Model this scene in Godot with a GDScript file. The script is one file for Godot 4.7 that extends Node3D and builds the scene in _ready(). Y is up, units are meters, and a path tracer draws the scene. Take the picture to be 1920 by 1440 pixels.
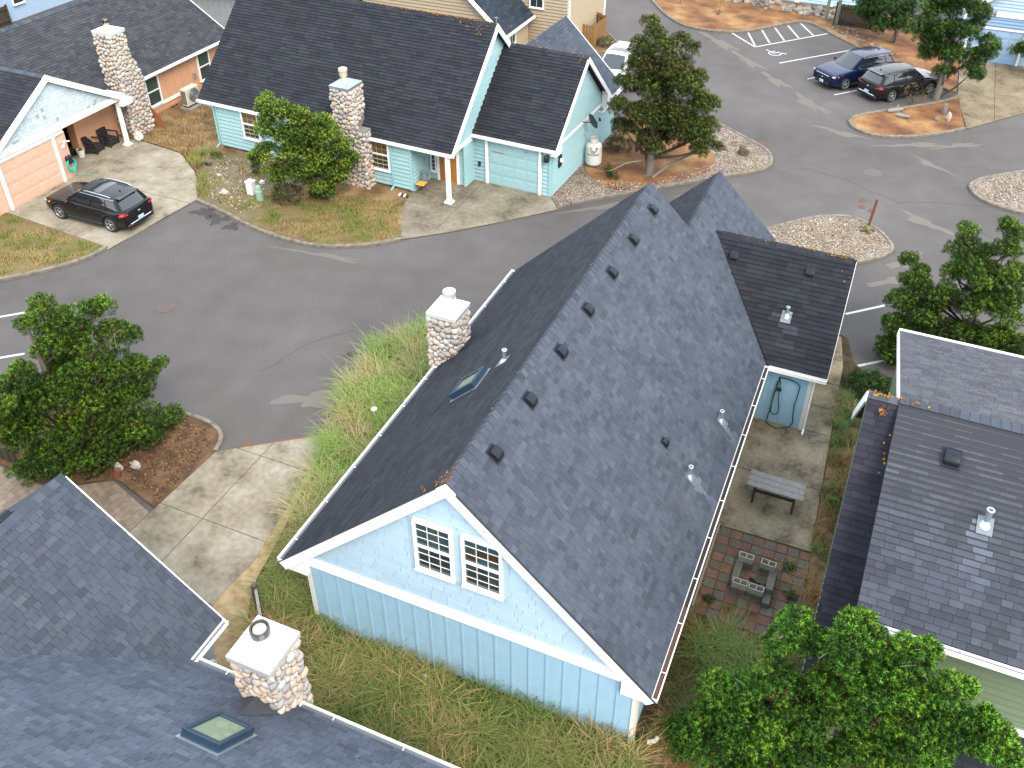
extends Node3D
# A street of beach cottages seen from a drone. World axes follow the blue house: x to its right, -z along its ridge, y up, metres.

const CAM := Vector3(0, 19.5, 0)
const CR := Vector3(0.92335639, 0.0123593, -0.383745)
const CU := Vector3(-0.22965479, 0.8187502, -0.52621933)
const CB := Vector3(0.30768759, 0.57401686, 0.75883661)
const UP := Vector3.UP
var rng := RandomNumberGenerator.new()
var org := {}
var counts := {}
var M := {}
var blot := FastNoiseLite.new()
var streaks := [] # paler zinc-washed shingles below metal flashings: [from, down the slope, half width, length, gain]

class MB:
	var v := PackedVector3Array()
	var n := PackedVector3Array()
	var c := PackedColorArray()
	var col := Color.WHITE
	func tri(a: Vector3, b: Vector3, d: Vector3) -> void:
		var q := (b - a).cross(d - a)
		if q.length_squared() < 1e-16: return
		q = q.normalized()
		v.append(a); v.append(d); v.append(b)
		for i in 3:
			n.append(q); c.append(col)
	func tris(a: Vector3, b: Vector3, d: Vector3, na: Vector3, nb: Vector3, nd: Vector3) -> void:
		v.append(a); v.append(d); v.append(b)
		n.append(na); n.append(nd); n.append(nb)
		for i in 3: c.append(col)
	func quad(a: Vector3, b: Vector3, d: Vector3, e: Vector3) -> void:
		tri(a, b, d); tri(a, d, e)
	func box(ctr: Vector3, s: Vector3, bs := Basis.IDENTITY) -> void:
		var x := bs.x * s.x * 0.5
		var y := bs.y * s.y * 0.5
		var z := bs.z * s.z * 0.5
		for k in [[x, y, z], [y, z, x], [z, x, y]]:
			var p: Vector3 = k[0]
			var q: Vector3 = k[1]
			var r: Vector3 = k[2]
			quad(ctr + r - p - q, ctr + r + p - q, ctr + r + p + q, ctr + r - p + q)
			quad(ctr - r - p - q, ctr - r - p + q, ctr - r + p + q, ctr - r + p - q)
	func cbox(ctr: Vector3, s: Vector3, b: float, bs := Basis.IDENTITY) -> void: # chamfered box
		var ax := [bs.x, bs.y, bs.z]
		var hs := [s.x * 0.5, s.y * 0.5, s.z * 0.5]
		for i in 3:
			var j := (i + 1) % 3
			var k := (i + 2) % 3
			for sg in [1.0, -1.0]:
				var cc: Vector3 = ctr + ax[i] * hs[i] * sg
				var u: Vector3 = ax[j] * (hs[j] - b)
				var w: Vector3 = ax[k] * (hs[k] - b)
				if sg > 0: quad(cc - u - w, cc + u - w, cc + u + w, cc - u + w)
				else: quad(cc - u - w, cc - u + w, cc + u + w, cc + u - w)
		for i in 3:
			var j := (i + 1) % 3
			var k := (i + 2) % 3
			for sj in [1.0, -1.0]:
				for sk in [1.0, -1.0]:
					var e: Vector3 = ax[i] * (hs[i] - b)
					var a1: Vector3 = ctr + ax[j] * hs[j] * sj + ax[k] * (hs[k] - b) * sk
					var a2: Vector3 = ctr + ax[j] * (hs[j] - b) * sj + ax[k] * hs[k] * sk
					if sj * sk < 0: quad(a1 - e, a1 + e, a2 + e, a2 - e)
					else: quad(a1 - e, a2 - e, a2 + e, a1 + e)
		for sx in [1.0, -1.0]:
			for sy in [1.0, -1.0]:
				for sz in [1.0, -1.0]:
					var bx: Vector3 = ctr + ax[0] * hs[0] * sx + ax[1] * (hs[1] - b) * sy + ax[2] * (hs[2] - b) * sz
					var by: Vector3 = ctr + ax[0] * (hs[0] - b) * sx + ax[1] * hs[1] * sy + ax[2] * (hs[2] - b) * sz
					var bz: Vector3 = ctr + ax[0] * (hs[0] - b) * sx + ax[1] * (hs[1] - b) * sy + ax[2] * hs[2] * sz
					if sx * sy * sz > 0: tri(bx, by, bz)
					else: tri(bx, bz, by)
	func bar(p: Vector3, q: Vector3, w: float, h: float, up := Vector3.UP) -> void: # box from p to q, w across, h along up
		var d := (q - p)
		var l := d.length()
		d /= l
		var s := up.cross(d).normalized()
		var u := d.cross(s)
		box((p + q) * 0.5, Vector3(w, h, l), Basis(s, u, d))
	func tube(path: Array, rad, sides := 8, cap := true) -> void:
		var rows := []
		var nn := path.size()
		var side := Vector3.ZERO
		for i in nn:
			var d: Vector3 = (path[mini(i + 1, nn - 1)] - path[maxi(i - 1, 0)]).normalized()
			if side == Vector3.ZERO: side = (Vector3.UP if absf(d.y) < 0.9 else Vector3.RIGHT).cross(d).normalized()
			side = (side - d * side.dot(d)).normalized()
			var up := d.cross(side)
			var r: float = rad[i] if rad is Array else rad
			var row := []
			for k in sides + 1:
				var t := TAU * k / sides
				row.append(path[i] + (side * cos(t) + up * sin(t)) * r)
			rows.append(row)
		grid(rows, true)
		if cap:
			for k in sides:
				tri(path[0], rows[0][k + 1], rows[0][k])
				tri(path[nn - 1], rows[nn - 1][k], rows[nn - 1][k + 1])
	func lathe(o: Vector3, prof: Array, sides := 16, bs := Basis.IDENTITY, smooth := true) -> void: # profile of (radius, height), upwards
		var rows := []
		for p in prof:
			var row := []
			for k in sides + 1:
				var t := -TAU * k / sides
				row.append(o + bs * Vector3(cos(t) * p.x, p.y, sin(t) * p.x))
			rows.append(row)
		grid(rows, smooth)
	func ball(o: Vector3, r: Vector3, bs := Basis.IDENTITY, sides := 10, rings := 6) -> void:
		for i in rings:
			for k in sides:
				var q := []
				for e in [[i, k], [i, k + 1], [i + 1, k + 1], [i + 1, k]]:
					var a: float = PI * e[0] / rings - PI / 2
					var t: float = -TAU * e[1] / sides
					var s := Vector3(cos(a) * cos(t), sin(a), cos(a) * sin(t))
					q.append([o + bs * (s * r), (bs * (s / r)).normalized()])
				tris(q[0][0], q[1][0], q[2][0], q[0][1], q[1][1], q[2][1])
				tris(q[0][0], q[2][0], q[3][0], q[0][1], q[2][1], q[3][1])
	func grid(rows: Array, smooth := true) -> void: # outside where (next column) x (next row) points
		var a := rows.size()
		var b: int = rows[0].size()
		if not smooth:
			for i in a - 1:
				for j in b - 1: quad(rows[i][j], rows[i][j + 1], rows[i + 1][j + 1], rows[i + 1][j])
			return
		var nr := []
		var closed: bool = b > 2 and rows[a / 2][0].distance_to(rows[a / 2][b - 1]) < 1e-5
		for i in a:
			var row := []
			for j in b:
				var j0 := j - 1
				var j1 := j + 1
				if j0 < 0: j0 = b - 2 if closed else 0
				if j1 >= b: j1 = 1 if closed else b - 1
				var q: Vector3 = (rows[i][j1] - rows[i][j0]).cross(rows[mini(i + 1, a - 1)][j] - rows[maxi(i - 1, 0)][j])
				if q.length_squared() < 1e-14: q = (rows[maxi(i - 1, 0)][j1] - rows[maxi(i - 1, 0)][j0] + rows[mini(i + 1, a - 1)][j1] - rows[mini(i + 1, a - 1)][j0]).cross(rows[mini(i + 1, a - 1)][j] - rows[maxi(i - 1, 0)][j])
				row.append(q.normalized())
			nr.append(row)
		for i in a - 1:
			for j in b - 1:
				tris(rows[i][j], rows[i][j + 1], rows[i + 1][j + 1], nr[i][j], nr[i][j + 1], nr[i + 1][j + 1])
				tris(rows[i][j], rows[i + 1][j + 1], rows[i + 1][j], nr[i][j], nr[i + 1][j + 1], nr[i + 1][j])
	func slab(poly: Array, off: Vector3) -> void: # a flat polygon (counter-clockwise from outside) thickened by -off
		var m := poly.size()
		for i in range(1, m - 1):
			tri(poly[0], poly[i], poly[i + 1])
			tri(poly[0] - off, poly[i + 1] - off, poly[i] - off)
		for i in m:
			var p: Vector3 = poly[i]
			var q: Vector3 = poly[(i + 1) % m]
			quad(p - off, q - off, q, p)
	func flat(poly: PackedVector2Array, h0: float, h1: float) -> void: # ground polygon of (u, v), any outline, from h0 up to h1
		var pg := poly
		if Geometry2D.is_polygon_clockwise(pg):
			pg = poly.duplicate()
			pg.reverse()
		var ix := Geometry2D.triangulate_polygon(pg)
		for i in range(0, ix.size(), 3):
			var a := pg[ix[i]]
			var b := pg[ix[i + 1]]
			var d := pg[ix[i + 2]]
			var va := Vector3(a.x, h1, -a.y)
			var vb := Vector3(b.x, h1, -b.y)
			var vd := Vector3(d.x, h1, -d.y)
			if (vb - va).cross(vd - va).y > 0: tri(va, vb, vd)
			else: tri(va, vd, vb)
		if h1 > h0:
			for i in pg.size():
				var a := pg[i]
				var b := pg[(i + 1) % pg.size()]
				var pa := Vector3(a.x, h0, -a.y)
				var pb := Vector3(b.x, h0, -b.y)
				var e := Vector3(0, h1 - h0, 0)
				quad(pa, pb, pb + e, pa + e)
	func mesh(mat: Material, o := Vector3.ZERO) -> ArrayMesh:
		var arr := []
		arr.resize(Mesh.ARRAY_MAX)
		arr[Mesh.ARRAY_VERTEX] = Transform3D(Basis.IDENTITY, -o) * v
		arr[Mesh.ARRAY_NORMAL] = n
		arr[Mesh.ARRAY_COLOR] = c
		var m := ArrayMesh.new()
		m.add_surface_from_arrays(Mesh.PRIMITIVE_TRIANGLES, arr)
		m.surface_set_material(0, mat)
		return m

func V(u: float, v: float, h := 0.0) -> Vector3: return Vector3(u, h, -v)

func L(r: float, g: float, b: float, k := 1.0) -> Color: # picture colour to linear base colour
	var c := Color(r / 255.0, g / 255.0, b / 255.0).srgb_to_linear()
	return Color(c.r * k, c.g * k, c.b * k)

func mk(lin: Color, rough := 0.8, metal := 0.0, tex: Texture2D = null, sc := 1.0, vc := false, world := true) -> StandardMaterial3D:
	var m := StandardMaterial3D.new()
	m.albedo_color = lin.linear_to_srgb()
	m.roughness = rough
	m.metallic = metal
	m.vertex_color_use_as_albedo = vc
	if tex:
		m.albedo_texture = tex
		m.uv1_triplanar = true
		m.uv1_world_triplanar = world
		m.uv1_scale = Vector3.ONE * sc
	return m

func ntex(size: int, stops: Array, layers: Array, sd: int, contrast := 1.5) -> ImageTexture: # stops: [position, linear colour]; layers: [cycles, octaves, weight, cellular?]
	var acc := PackedFloat32Array()
	acc.resize(size * size)
	var sum := 0.0
	for l in layers:
		var f := FastNoiseLite.new()
		f.seed = sd
		sd += 7
		f.noise_type = FastNoiseLite.TYPE_CELLULAR if l.size() > 3 else FastNoiseLite.TYPE_SIMPLEX_SMOOTH
		if l.size() > 3: f.cellular_return_type = FastNoiseLite.RETURN_CELL_VALUE
		f.frequency = float(l[0]) / size
		f.fractal_octaves = l[1]
		if l.size() > 3: f.fractal_type = FastNoiseLite.FRACTAL_NONE
		var d := f.get_seamless_image(size, size).get_data()
		var w: float = l[2] / 255.0
		sum += l[2]
		for i in d.size(): acc[i] += d[i] * w
	var gr := Gradient.new()
	var offs := PackedFloat32Array()
	var cols := PackedColorArray()
	for s in stops:
		offs.append(s[0])
		cols.append(s[1].linear_to_srgb())
	gr.offsets = offs
	gr.colors = cols
	var lut := PackedByteArray()
	for i in 256:
		var c := gr.sample(i / 255.0)
		lut.append(clampi(roundi(c.r * 255), 0, 255)); lut.append(clampi(roundi(c.g * 255), 0, 255)); lut.append(clampi(roundi(c.b * 255), 0, 255))
	var px := PackedByteArray()
	px.resize(size * size * 3)
	for i in acc.size():
		var k := clampi(int(((acc[i] / sum - 0.5) * contrast + 0.5) * 255), 0, 255) * 3
		px[i * 3] = lut[k]; px[i * 3 + 1] = lut[k + 1]; px[i * 3 + 2] = lut[k + 2]
	return ImageTexture.create_from_image(Image.create_from_data(size, size, false, Image.FORMAT_RGB8, px))

func grey(a: float) -> Color: return Color(a, a, a)

# ---- naming -------------------------------------------------------------------------------
func numbered(parent: Node, called: String) -> String:
	var key := "%d/%s" % [parent.get_instance_id(), called]
	var k: int = counts.get(key, -1) + 1
	counts[key] = k
	return called if k == 0 else "%s_%03d" % [called, k]

func tag(o: Node, label: String, category: String, group := "") -> void:
	o.set_meta("label", label)
	o.set_meta("category", category)
	if group: o.set_meta("group", group)

func thing(called: String, label: String, category: String, at := Vector3.ZERO, group := "") -> Node3D:
	var o := Node3D.new()
	o.name = numbered(self, called)
	o.position = at
	add_child(o)
	org[o] = at
	tag(o, label, category, group)
	return o

func put(called: String, mesh: Mesh, parent: Node, o: Vector3) -> MeshInstance3D:
	var m := MeshInstance3D.new()
	m.mesh = mesh
	m.name = numbered(parent, called)
	parent.add_child(m)
	org[m] = o
	return m

func part(root: Node, called: String, b: MB, mat: Material) -> MeshInstance3D: # b is in the same space as the root's origin
	return put(called, b.mesh(mat, org[root]), root, org[root])

func struct(called: String, b: MB, mat: Material, kind := "structure") -> MeshInstance3D:
	var m := put(called, b.mesh(mat), self, Vector3.ZERO)
	m.set_meta("kind", kind)
	return m

func single(called: String, b: MB, mat: Material, at: Vector3, label: String, category: String, group := "") -> MeshInstance3D:
	var m := put(called, b.mesh(mat, at), self, at)
	m.position = at
	tag(m, label, category, group)
	return m

func copy(o: Node3D, at: Vector3, turn: float, label: String, group := "") -> Node3D:
	var c: Node3D = o.duplicate()
	c.name = numbered(self, o.name)
	add_child(c)
	c.position = at
	c.rotation.y = turn
	c.set_meta("label", label)
	if group: c.set_meta("group", group)
	return c

func seen(p: Vector3) -> bool: # does the photograph's frame hold this point
	var d := p - CAM
	var z := -d.dot(CB)
	if z < 1: return false
	var x := 1005.3 + 1733.6 * d.dot(CR) / z
	var y := 575.9 - 1733.6 * d.dot(CU) / z
	return x > -15 and x < 1935 and y > -15 and y < 1455

# ---- courses of shingles, boards and shakes -----------------------------------------------
# poly: flat outline; xd: along the courses; outn: outwards; ex: exposure; wr: least and most width; tb/tt: thickness at the lower/upper edge
func courses(poly: Array, xd: Vector3, outn: Vector3, ex: float, wr: Vector2, tb: float, tt: float, pal: Array, out: Array, hide := [], gap := 0.005, vary := 0.1) -> void:
	var o: Vector3 = poly[0]
	var yd := outn.cross(xd)
	if yd.y < 0:
		xd = -xd
		yd = -yd
	var pg := PackedVector2Array()
	for p in poly: pg.append(Vector2((p - o).dot(xd), (p - o).dot(yd)))
	var hp := []
	for q in hide:
		var h := PackedVector2Array()
		for p in q: h.append(Vector2((p - o).dot(xd), (p - o).dot(yd)))
		hp.append(h)
	var lo := pg[0]
	var hi := pg[0]
	for p in pg:
		lo = lo.min(p)
		hi = hi.max(p)
	var k := 0
	while lo.y + k * ex < hi.y - 0.01:
		var y0 := lo.y + k * ex
		var y1 := y0 + ex
		var x := lo.x - rng.randf() * wr.x
		while x < hi.x:
			var w := rng.randf_range(wr.x, wr.y)
			var a := PackedVector2Array([Vector2(x + gap, y0), Vector2(x + w - gap, y0), Vector2(x + w - gap, y1), Vector2(x + gap, y1)])
			x += w
			var inside := true
			for p in a:
				if not Geometry2D.is_point_in_polygon(p, pg):
					inside = false
					break
			var got: Array = [a] if inside else Geometry2D.intersect_polygons(a, pg)
			for g in got:
				if g.size() < 3: continue
				var pp: PackedVector2Array = g
				var ar := 0.0
				var cc := Vector2.ZERO
				for i in pp.size():
					ar += pp[i].cross(pp[(i + 1) % pp.size()])
					cc += pp[i]
				if absf(ar) < 0.002: continue
				if ar < 0: pp.reverse()
				cc /= pp.size()
				var hid := false
				for h in hp:
					if Geometry2D.is_point_in_polygon(cc, h):
						hid = true
						break
				if hid: continue
				var top := PackedVector3Array()
				var bot := PackedVector3Array()
				for p in pp:
					var q := o + xd * p.x + yd * p.y
					bot.append(q)
					top.append(q + outn * lerpf(tb, tt, clampf((p.y - y0) / ex, 0, 1)))
				var cw := o + xd * cc.x + yd * cc.y
				var col: Color = pal[rng.randi() % pal.size()]
				var kk := 1.0 + vary * (blot.get_noise_3dv(cw * 3.0) * 1.6 + rng.randf_range(-0.6, 0.6))
				for z in streaks:
					var dz: Vector3 = cw - z[0]
					var al: float = dz.dot(z[1])
					if al > -0.05 and al < z[3] and dz.cross(z[1]).length() < z[2] * (1.0 + al * 0.3): kk *= 1.0 + z[4] * (1.0 - al / z[3])
				out.append([top, bot, Color(col.r * kk, col.g * kk, col.b * kk), cw, outn, absf(ar)])
		k += 1

func add_tab(b: MB, t: Array) -> void:
	b.col = t[2]
	var top: PackedVector3Array = t[0]
	var bot: PackedVector3Array = t[1]
	var m := top.size()
	for i in range(1, m - 1): b.tri(top[0], top[i], top[i + 1])
	for i in m:
		var j := (i + 1) % m
		if top[i].distance_squared_to(bot[i]) < 4e-5 and top[j].distance_squared_to(bot[j]) < 4e-5: continue
		b.quad(bot[i], bot[j], top[j], top[i])

func lay(parent: Node, tabs: Array, called: String, rest: String, mat: Material, most := 300) -> void: # the nearest in view each a part, the others one part
	var near := []
	for i in tabs.size():
		var t: Array = tabs[i]
		var d: Vector3 = CAM - t[3]
		if seen(t[3]) and d.dot(t[4]) > 0: near.append([d.length_squared() / maxf(0.02, t[5] * d.normalized().dot(t[4])), i])
	near.sort_custom(func(p, q): return p[0] < q[0])
	var own := {}
	for i in mini(most, near.size()): own[near[i][1]] = true
	var b := MB.new()
	for i in tabs.size():
		if own.has(i):
			var e := MB.new()
			add_tab(e, tabs[i])
			part(parent, called, e, mat)
		else: add_tab(b, tabs[i])
	if b.v.size() > 0:
		var r := part(parent, rest, b, mat)
		r.set_meta("kind", "stuff")

# ---- house pieces ---------------------------------------------------------------------------
func deck(root: Node, called: String, poly: Array, outn: Vector3, mat: Material, th := 0.12) -> MeshInstance3D:
	var b := MB.new()
	var p := poly.duplicate()
	if (p[1] - p[0]).cross(p[2] - p[0]).dot(outn) < 0: p.reverse()
	b.slab(p, outn * th)
	return part(root, called, b, mat)

func board(root: Node, called: String, p: Vector3, q: Vector3, w: float, h: float, mat: Material, up := UP) -> MeshInstance3D:
	var b := MB.new()
	b.bar(p, q, w, h, up)
	return part(root, called, b, mat)

func gutter(root: Node, p: Vector3, q: Vector3, outd: Vector3, litter: Material = null) -> void: # open trough hung at an eave, outd away from the house; litter: tone of the inside
	var b := MB.new()
	var e := outd.normalized()
	b.bar(p + e * 0.055 + UP * -0.10, q + e * 0.055 + UP * -0.10, 0.11, 0.012)
	b.bar(p + e * 0.115 + UP * -0.05, q + e * 0.115 + UP * -0.05, 0.012, 0.112)
	b.bar(p + e * 0.120 + UP * 0.008, q + e * 0.120 + UP * 0.008, 0.026, 0.012)
	b.bar(p + e * 0.003 + UP * -0.05, q + e * 0.003 + UP * -0.05, 0.010, 0.112)
	for s in [p, q]:
		var dd: Vector3 = (q - p).normalized() * (0.006 if s == p else -0.006)
		b.box(s + dd + e * 0.06 + UP * -0.05, Vector3(0.1, 0.1, 0.012), Basis(e, UP, e.cross(UP)))
	var g := part(root, "gutter", b, M.white)
	var nh := int((q - p).length() / 1.3)
	var hb := MB.new()
	for i in nh:
		var c := p.lerp(q, (i + 0.5) / nh)
		hb.box(c + e * 0.06 + UP * 0.004, Vector3(0.12, 0.010, 0.018), Basis(e, UP, e.cross(UP)))
	if nh > 0: part(g, "hanger", hb, M.white)
	var lb := MB.new()
	lb.bar(p + e * 0.06 + UP * -0.078, q + e * 0.06 + UP * -0.078, 0.095, 0.03)
	part(g, "trough_floor", lb, litter if litter else M.gutter_light)  # trough floor; reflected light is put into the paler default colour

func downspout(root: Node, path: Array, mat: Material) -> void:
	var b := MB.new()
	for i in path.size() - 1: b.bar(path[i], path[i + 1], 0.075, 0.055, Vector3.RIGHT if absf((path[i + 1] - path[i]).normalized().x) < 0.9 else Vector3.BACK)
	part(root, "downspout", b, mat)

func window(root: Node, c: Vector3, rt: Vector3, outn: Vector3, w: float, h: float, cols: int, rows: int, lites: bool, o := {}) -> MeshInstance3D: # double-hung, c at its middle on the wall
	var b := MB.new()
	var fw: float = o.get("fw", 0.062)
	var bs := Basis(rt, UP, outn)
	for s in [-1, 1]:
		b.box(c + rt * s * (w - fw) * 0.5 + outn * 0.03, Vector3(fw, h, 0.1), bs)
		b.box(c + UP * s * (h - fw) * 0.5 + outn * 0.031, Vector3(w - 2 * fw + 0.004, fw, 0.096), bs)
	b.box(c + UP * -(h * 0.5 + 0.012) + outn * 0.035, Vector3(w + 0.05, 0.03, 0.13), bs)
	var f := part(root, "window", b, o.get("mat", M.white))
	var iw := w - 2 * fw
	var ih := (h - 2 * fw) * 0.5
	var double: bool = o.get("double", true)
	if double:
		var rb := MB.new()
		rb.box(c + outn * 0.045, Vector3(iw, 0.05, 0.05), bs)
		part(f, "meeting_rail", rb, M.white)
	else: ih *= 2
	for s in ([1, -1] if double else [0]):
		var cc: Vector3 = c + UP * s * (ih * 0.5 + 0.012)
		var dz: float = 0.03 if s >= 0 else 0.022
		var mb := MB.new()
		for i in range(1, cols): mb.box(cc + rt * (iw * (float(i) / cols - 0.5)) + outn * (dz + 0.004), Vector3(0.012, ih - 0.02, 0.012), bs)
		for j in range(1, rows): mb.box(cc + UP * (ih * (float(j) / rows - 0.5)) + outn * (dz + 0.0045), Vector3(iw, 0.012, 0.011), bs)
		if cols > 1: part(f, "muntin", mb, o.get("bars", M.white))
		var gm: Array = o.get("glass", [M.glass])
		if lites:
			for i in cols:
				for j in rows:
					var gb := MB.new()
					gb.box(cc + rt * iw * ((i + 0.5) / cols - 0.5) + UP * ih * ((j + 0.5) / rows - 0.5) + outn * (dz - 0.008), Vector3(iw / cols - 0.008, ih / rows - 0.008, 0.012), bs)
					var gl: Array = o.get("upper", gm) if s > 0 else gm
					part(f, "pane", gb, gl[rng.randi() % gl.size()])
		else:
			var gb := MB.new()
			gb.box(cc + outn * (dz - 0.008), Vector3(iw, ih, 0.012), bs)
			part(f, "pane", gb, gm[(0 if s >= 0 else 1) % gm.size()])
	return f

func vent_hood(root: Node, at: Vector3, down: Vector3, outn: Vector3, mat: Material, s := 1.0, called := "roof_vent") -> MeshInstance3D: # down: down the slope
	var y := outn
	var x := down
	var z := x.cross(y)
	var bs := Basis(x, y, z)
	var b := MB.new()
	b.cbox(at + y * 0.025, Vector3(0.5, 0.03, 0.40) * s, 0.008, bs)
	var rows := []
	for e in [[-0.17, 1.0], [-0.13, 1.0], [0.13, 1.0], [0.17, 1.0]]:
		var row := []
		for k in 9:
			var t := PI * k / 8.0
			var px := -cos(t) * 0.2
			var py := pow(sin(t), 0.55) * 0.17
			var inn: float = 0.86 if absf(e[0]) > 0.15 else 1.0
			row.append(at + (x * px * inn + y * (0.03 + py * inn) + z * e[0]) * s)
		rows.append(row)
	b.grid(rows, true)
	for i in 8:
		b.tri(rows[0][i + 1], rows[0][i], at + (y * 0.03 + z * -0.17) * s)
		b.tri(rows[3][i], rows[3][i + 1], at + (y * 0.03 + z * 0.17) * s)
	return part(root, called, b, mat)

func vent_pipe(root: Node, at: Vector3, down: Vector3, outn: Vector3, h := 0.35, r := 0.045) -> MeshInstance3D:
	var b := MB.new()
	b.tube([at - UP * 0.05, at + UP * h], r, 10, false)
	b.lathe(at + UP * h, [Vector2(r, -0.04), Vector2(r + 0.02, -0.02), Vector2(r + 0.02, 0.005), Vector2(r * 0.6, 0.006), Vector2(r * 0.6, -0.15)], 12)
	b.lathe(at, [Vector2(r + 0.09, -0.05), Vector2(r + 0.03, 0.06), Vector2(r, 0.09)], 12)
	var p := part(root, "vent_pipe", b, M.galv)
	var f := MB.new()
	var bs := Basis(down, outn, down.cross(outn))
	f.box(at + outn * 0.022 + down * 0.05, Vector3(0.38, 0.008, 0.3), bs)
	part(p, "flashing", f, M.flashing)
	return p

func stones(parent: Node, o: Vector3, xd: Vector3, yd: Vector3, outn: Vector3, poly: PackedVector2Array, big: float, least: float, budget: int) -> int: # river stones set into one face
	var lo := poly[0]
	var hi := poly[0]
	for p in poly:
		lo = lo.min(p)
		hi = hi.max(p)
	var put_ := []
	var r := big
	while r > least:
		var tries := int((hi.x - lo.x) * (hi.y - lo.y) / (r * r) * 5.0)
		for k in tries:
			var p := Vector2(rng.randf_range(lo.x, hi.x), rng.randf_range(lo.y, hi.y))
			if not Geometry2D.is_point_in_polygon(p, poly): continue
			var ok := true
			for q in put_:
				if p.distance_squared_to(q[0]) < pow((r + q[1]) * 0.9, 2):
					ok = false
					break
			if ok: put_.append([p, r * rng.randf_range(0.92, 1.08)])
		r *= 0.86
	var done := 0
	for q in put_:
		var w: Vector3 = o + xd * q[0].x + yd * q[0].y
		var ang := rng.randfn(0.0, 0.45)
		var ex := xd * cos(ang) + yd * sin(ang)
		var ey := outn.cross(ex)
		var asp := rng.randf_range(1.0, 1.3)
		var rr: float = q[1]
		var t := Transform3D(Basis(ex * rr * asp, ey * rr / sqrt(asp) * 1.02, outn * rng.randf_range(0.055, 0.085) * (0.6 + rr * 4.0)), w - org[parent] + outn * 0.01)
		var mi := MeshInstance3D.new()
		mi.mesh = M.stone_mesh[rng.randi() % 3]
		mi.material_override = M.stones[rng.randi() % M.stones.size()]
		mi.name = numbered(parent, "stone")
		mi.transform = t
		parent.add_child(mi)
		done += 1
		if done >= budget: break
	return done

func chimney(root: Node, u0: float, u1: float, v0: float, v1: float, h0: float, h1: float) -> MeshInstance3D:
	var b := MB.new()
	b.box(V((u0 + u1) / 2, (v0 + v1) / 2, (h0 + h1) / 2), Vector3(u1 - u0, h1 - h0, v1 - v0))
	return part(root, "chimney", b, M.mortar)

func cap(root: Node, u: float, v: float, su: float, sv: float, h: float, mat: Material) -> MeshInstance3D: # sheet-metal chimney cap
	var b := MB.new()
	b.cbox(V(u, v, h - 0.07), Vector3(su, 0.15, sv), 0.012)
	return part(root, "chimney_cap", b, mat)

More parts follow.
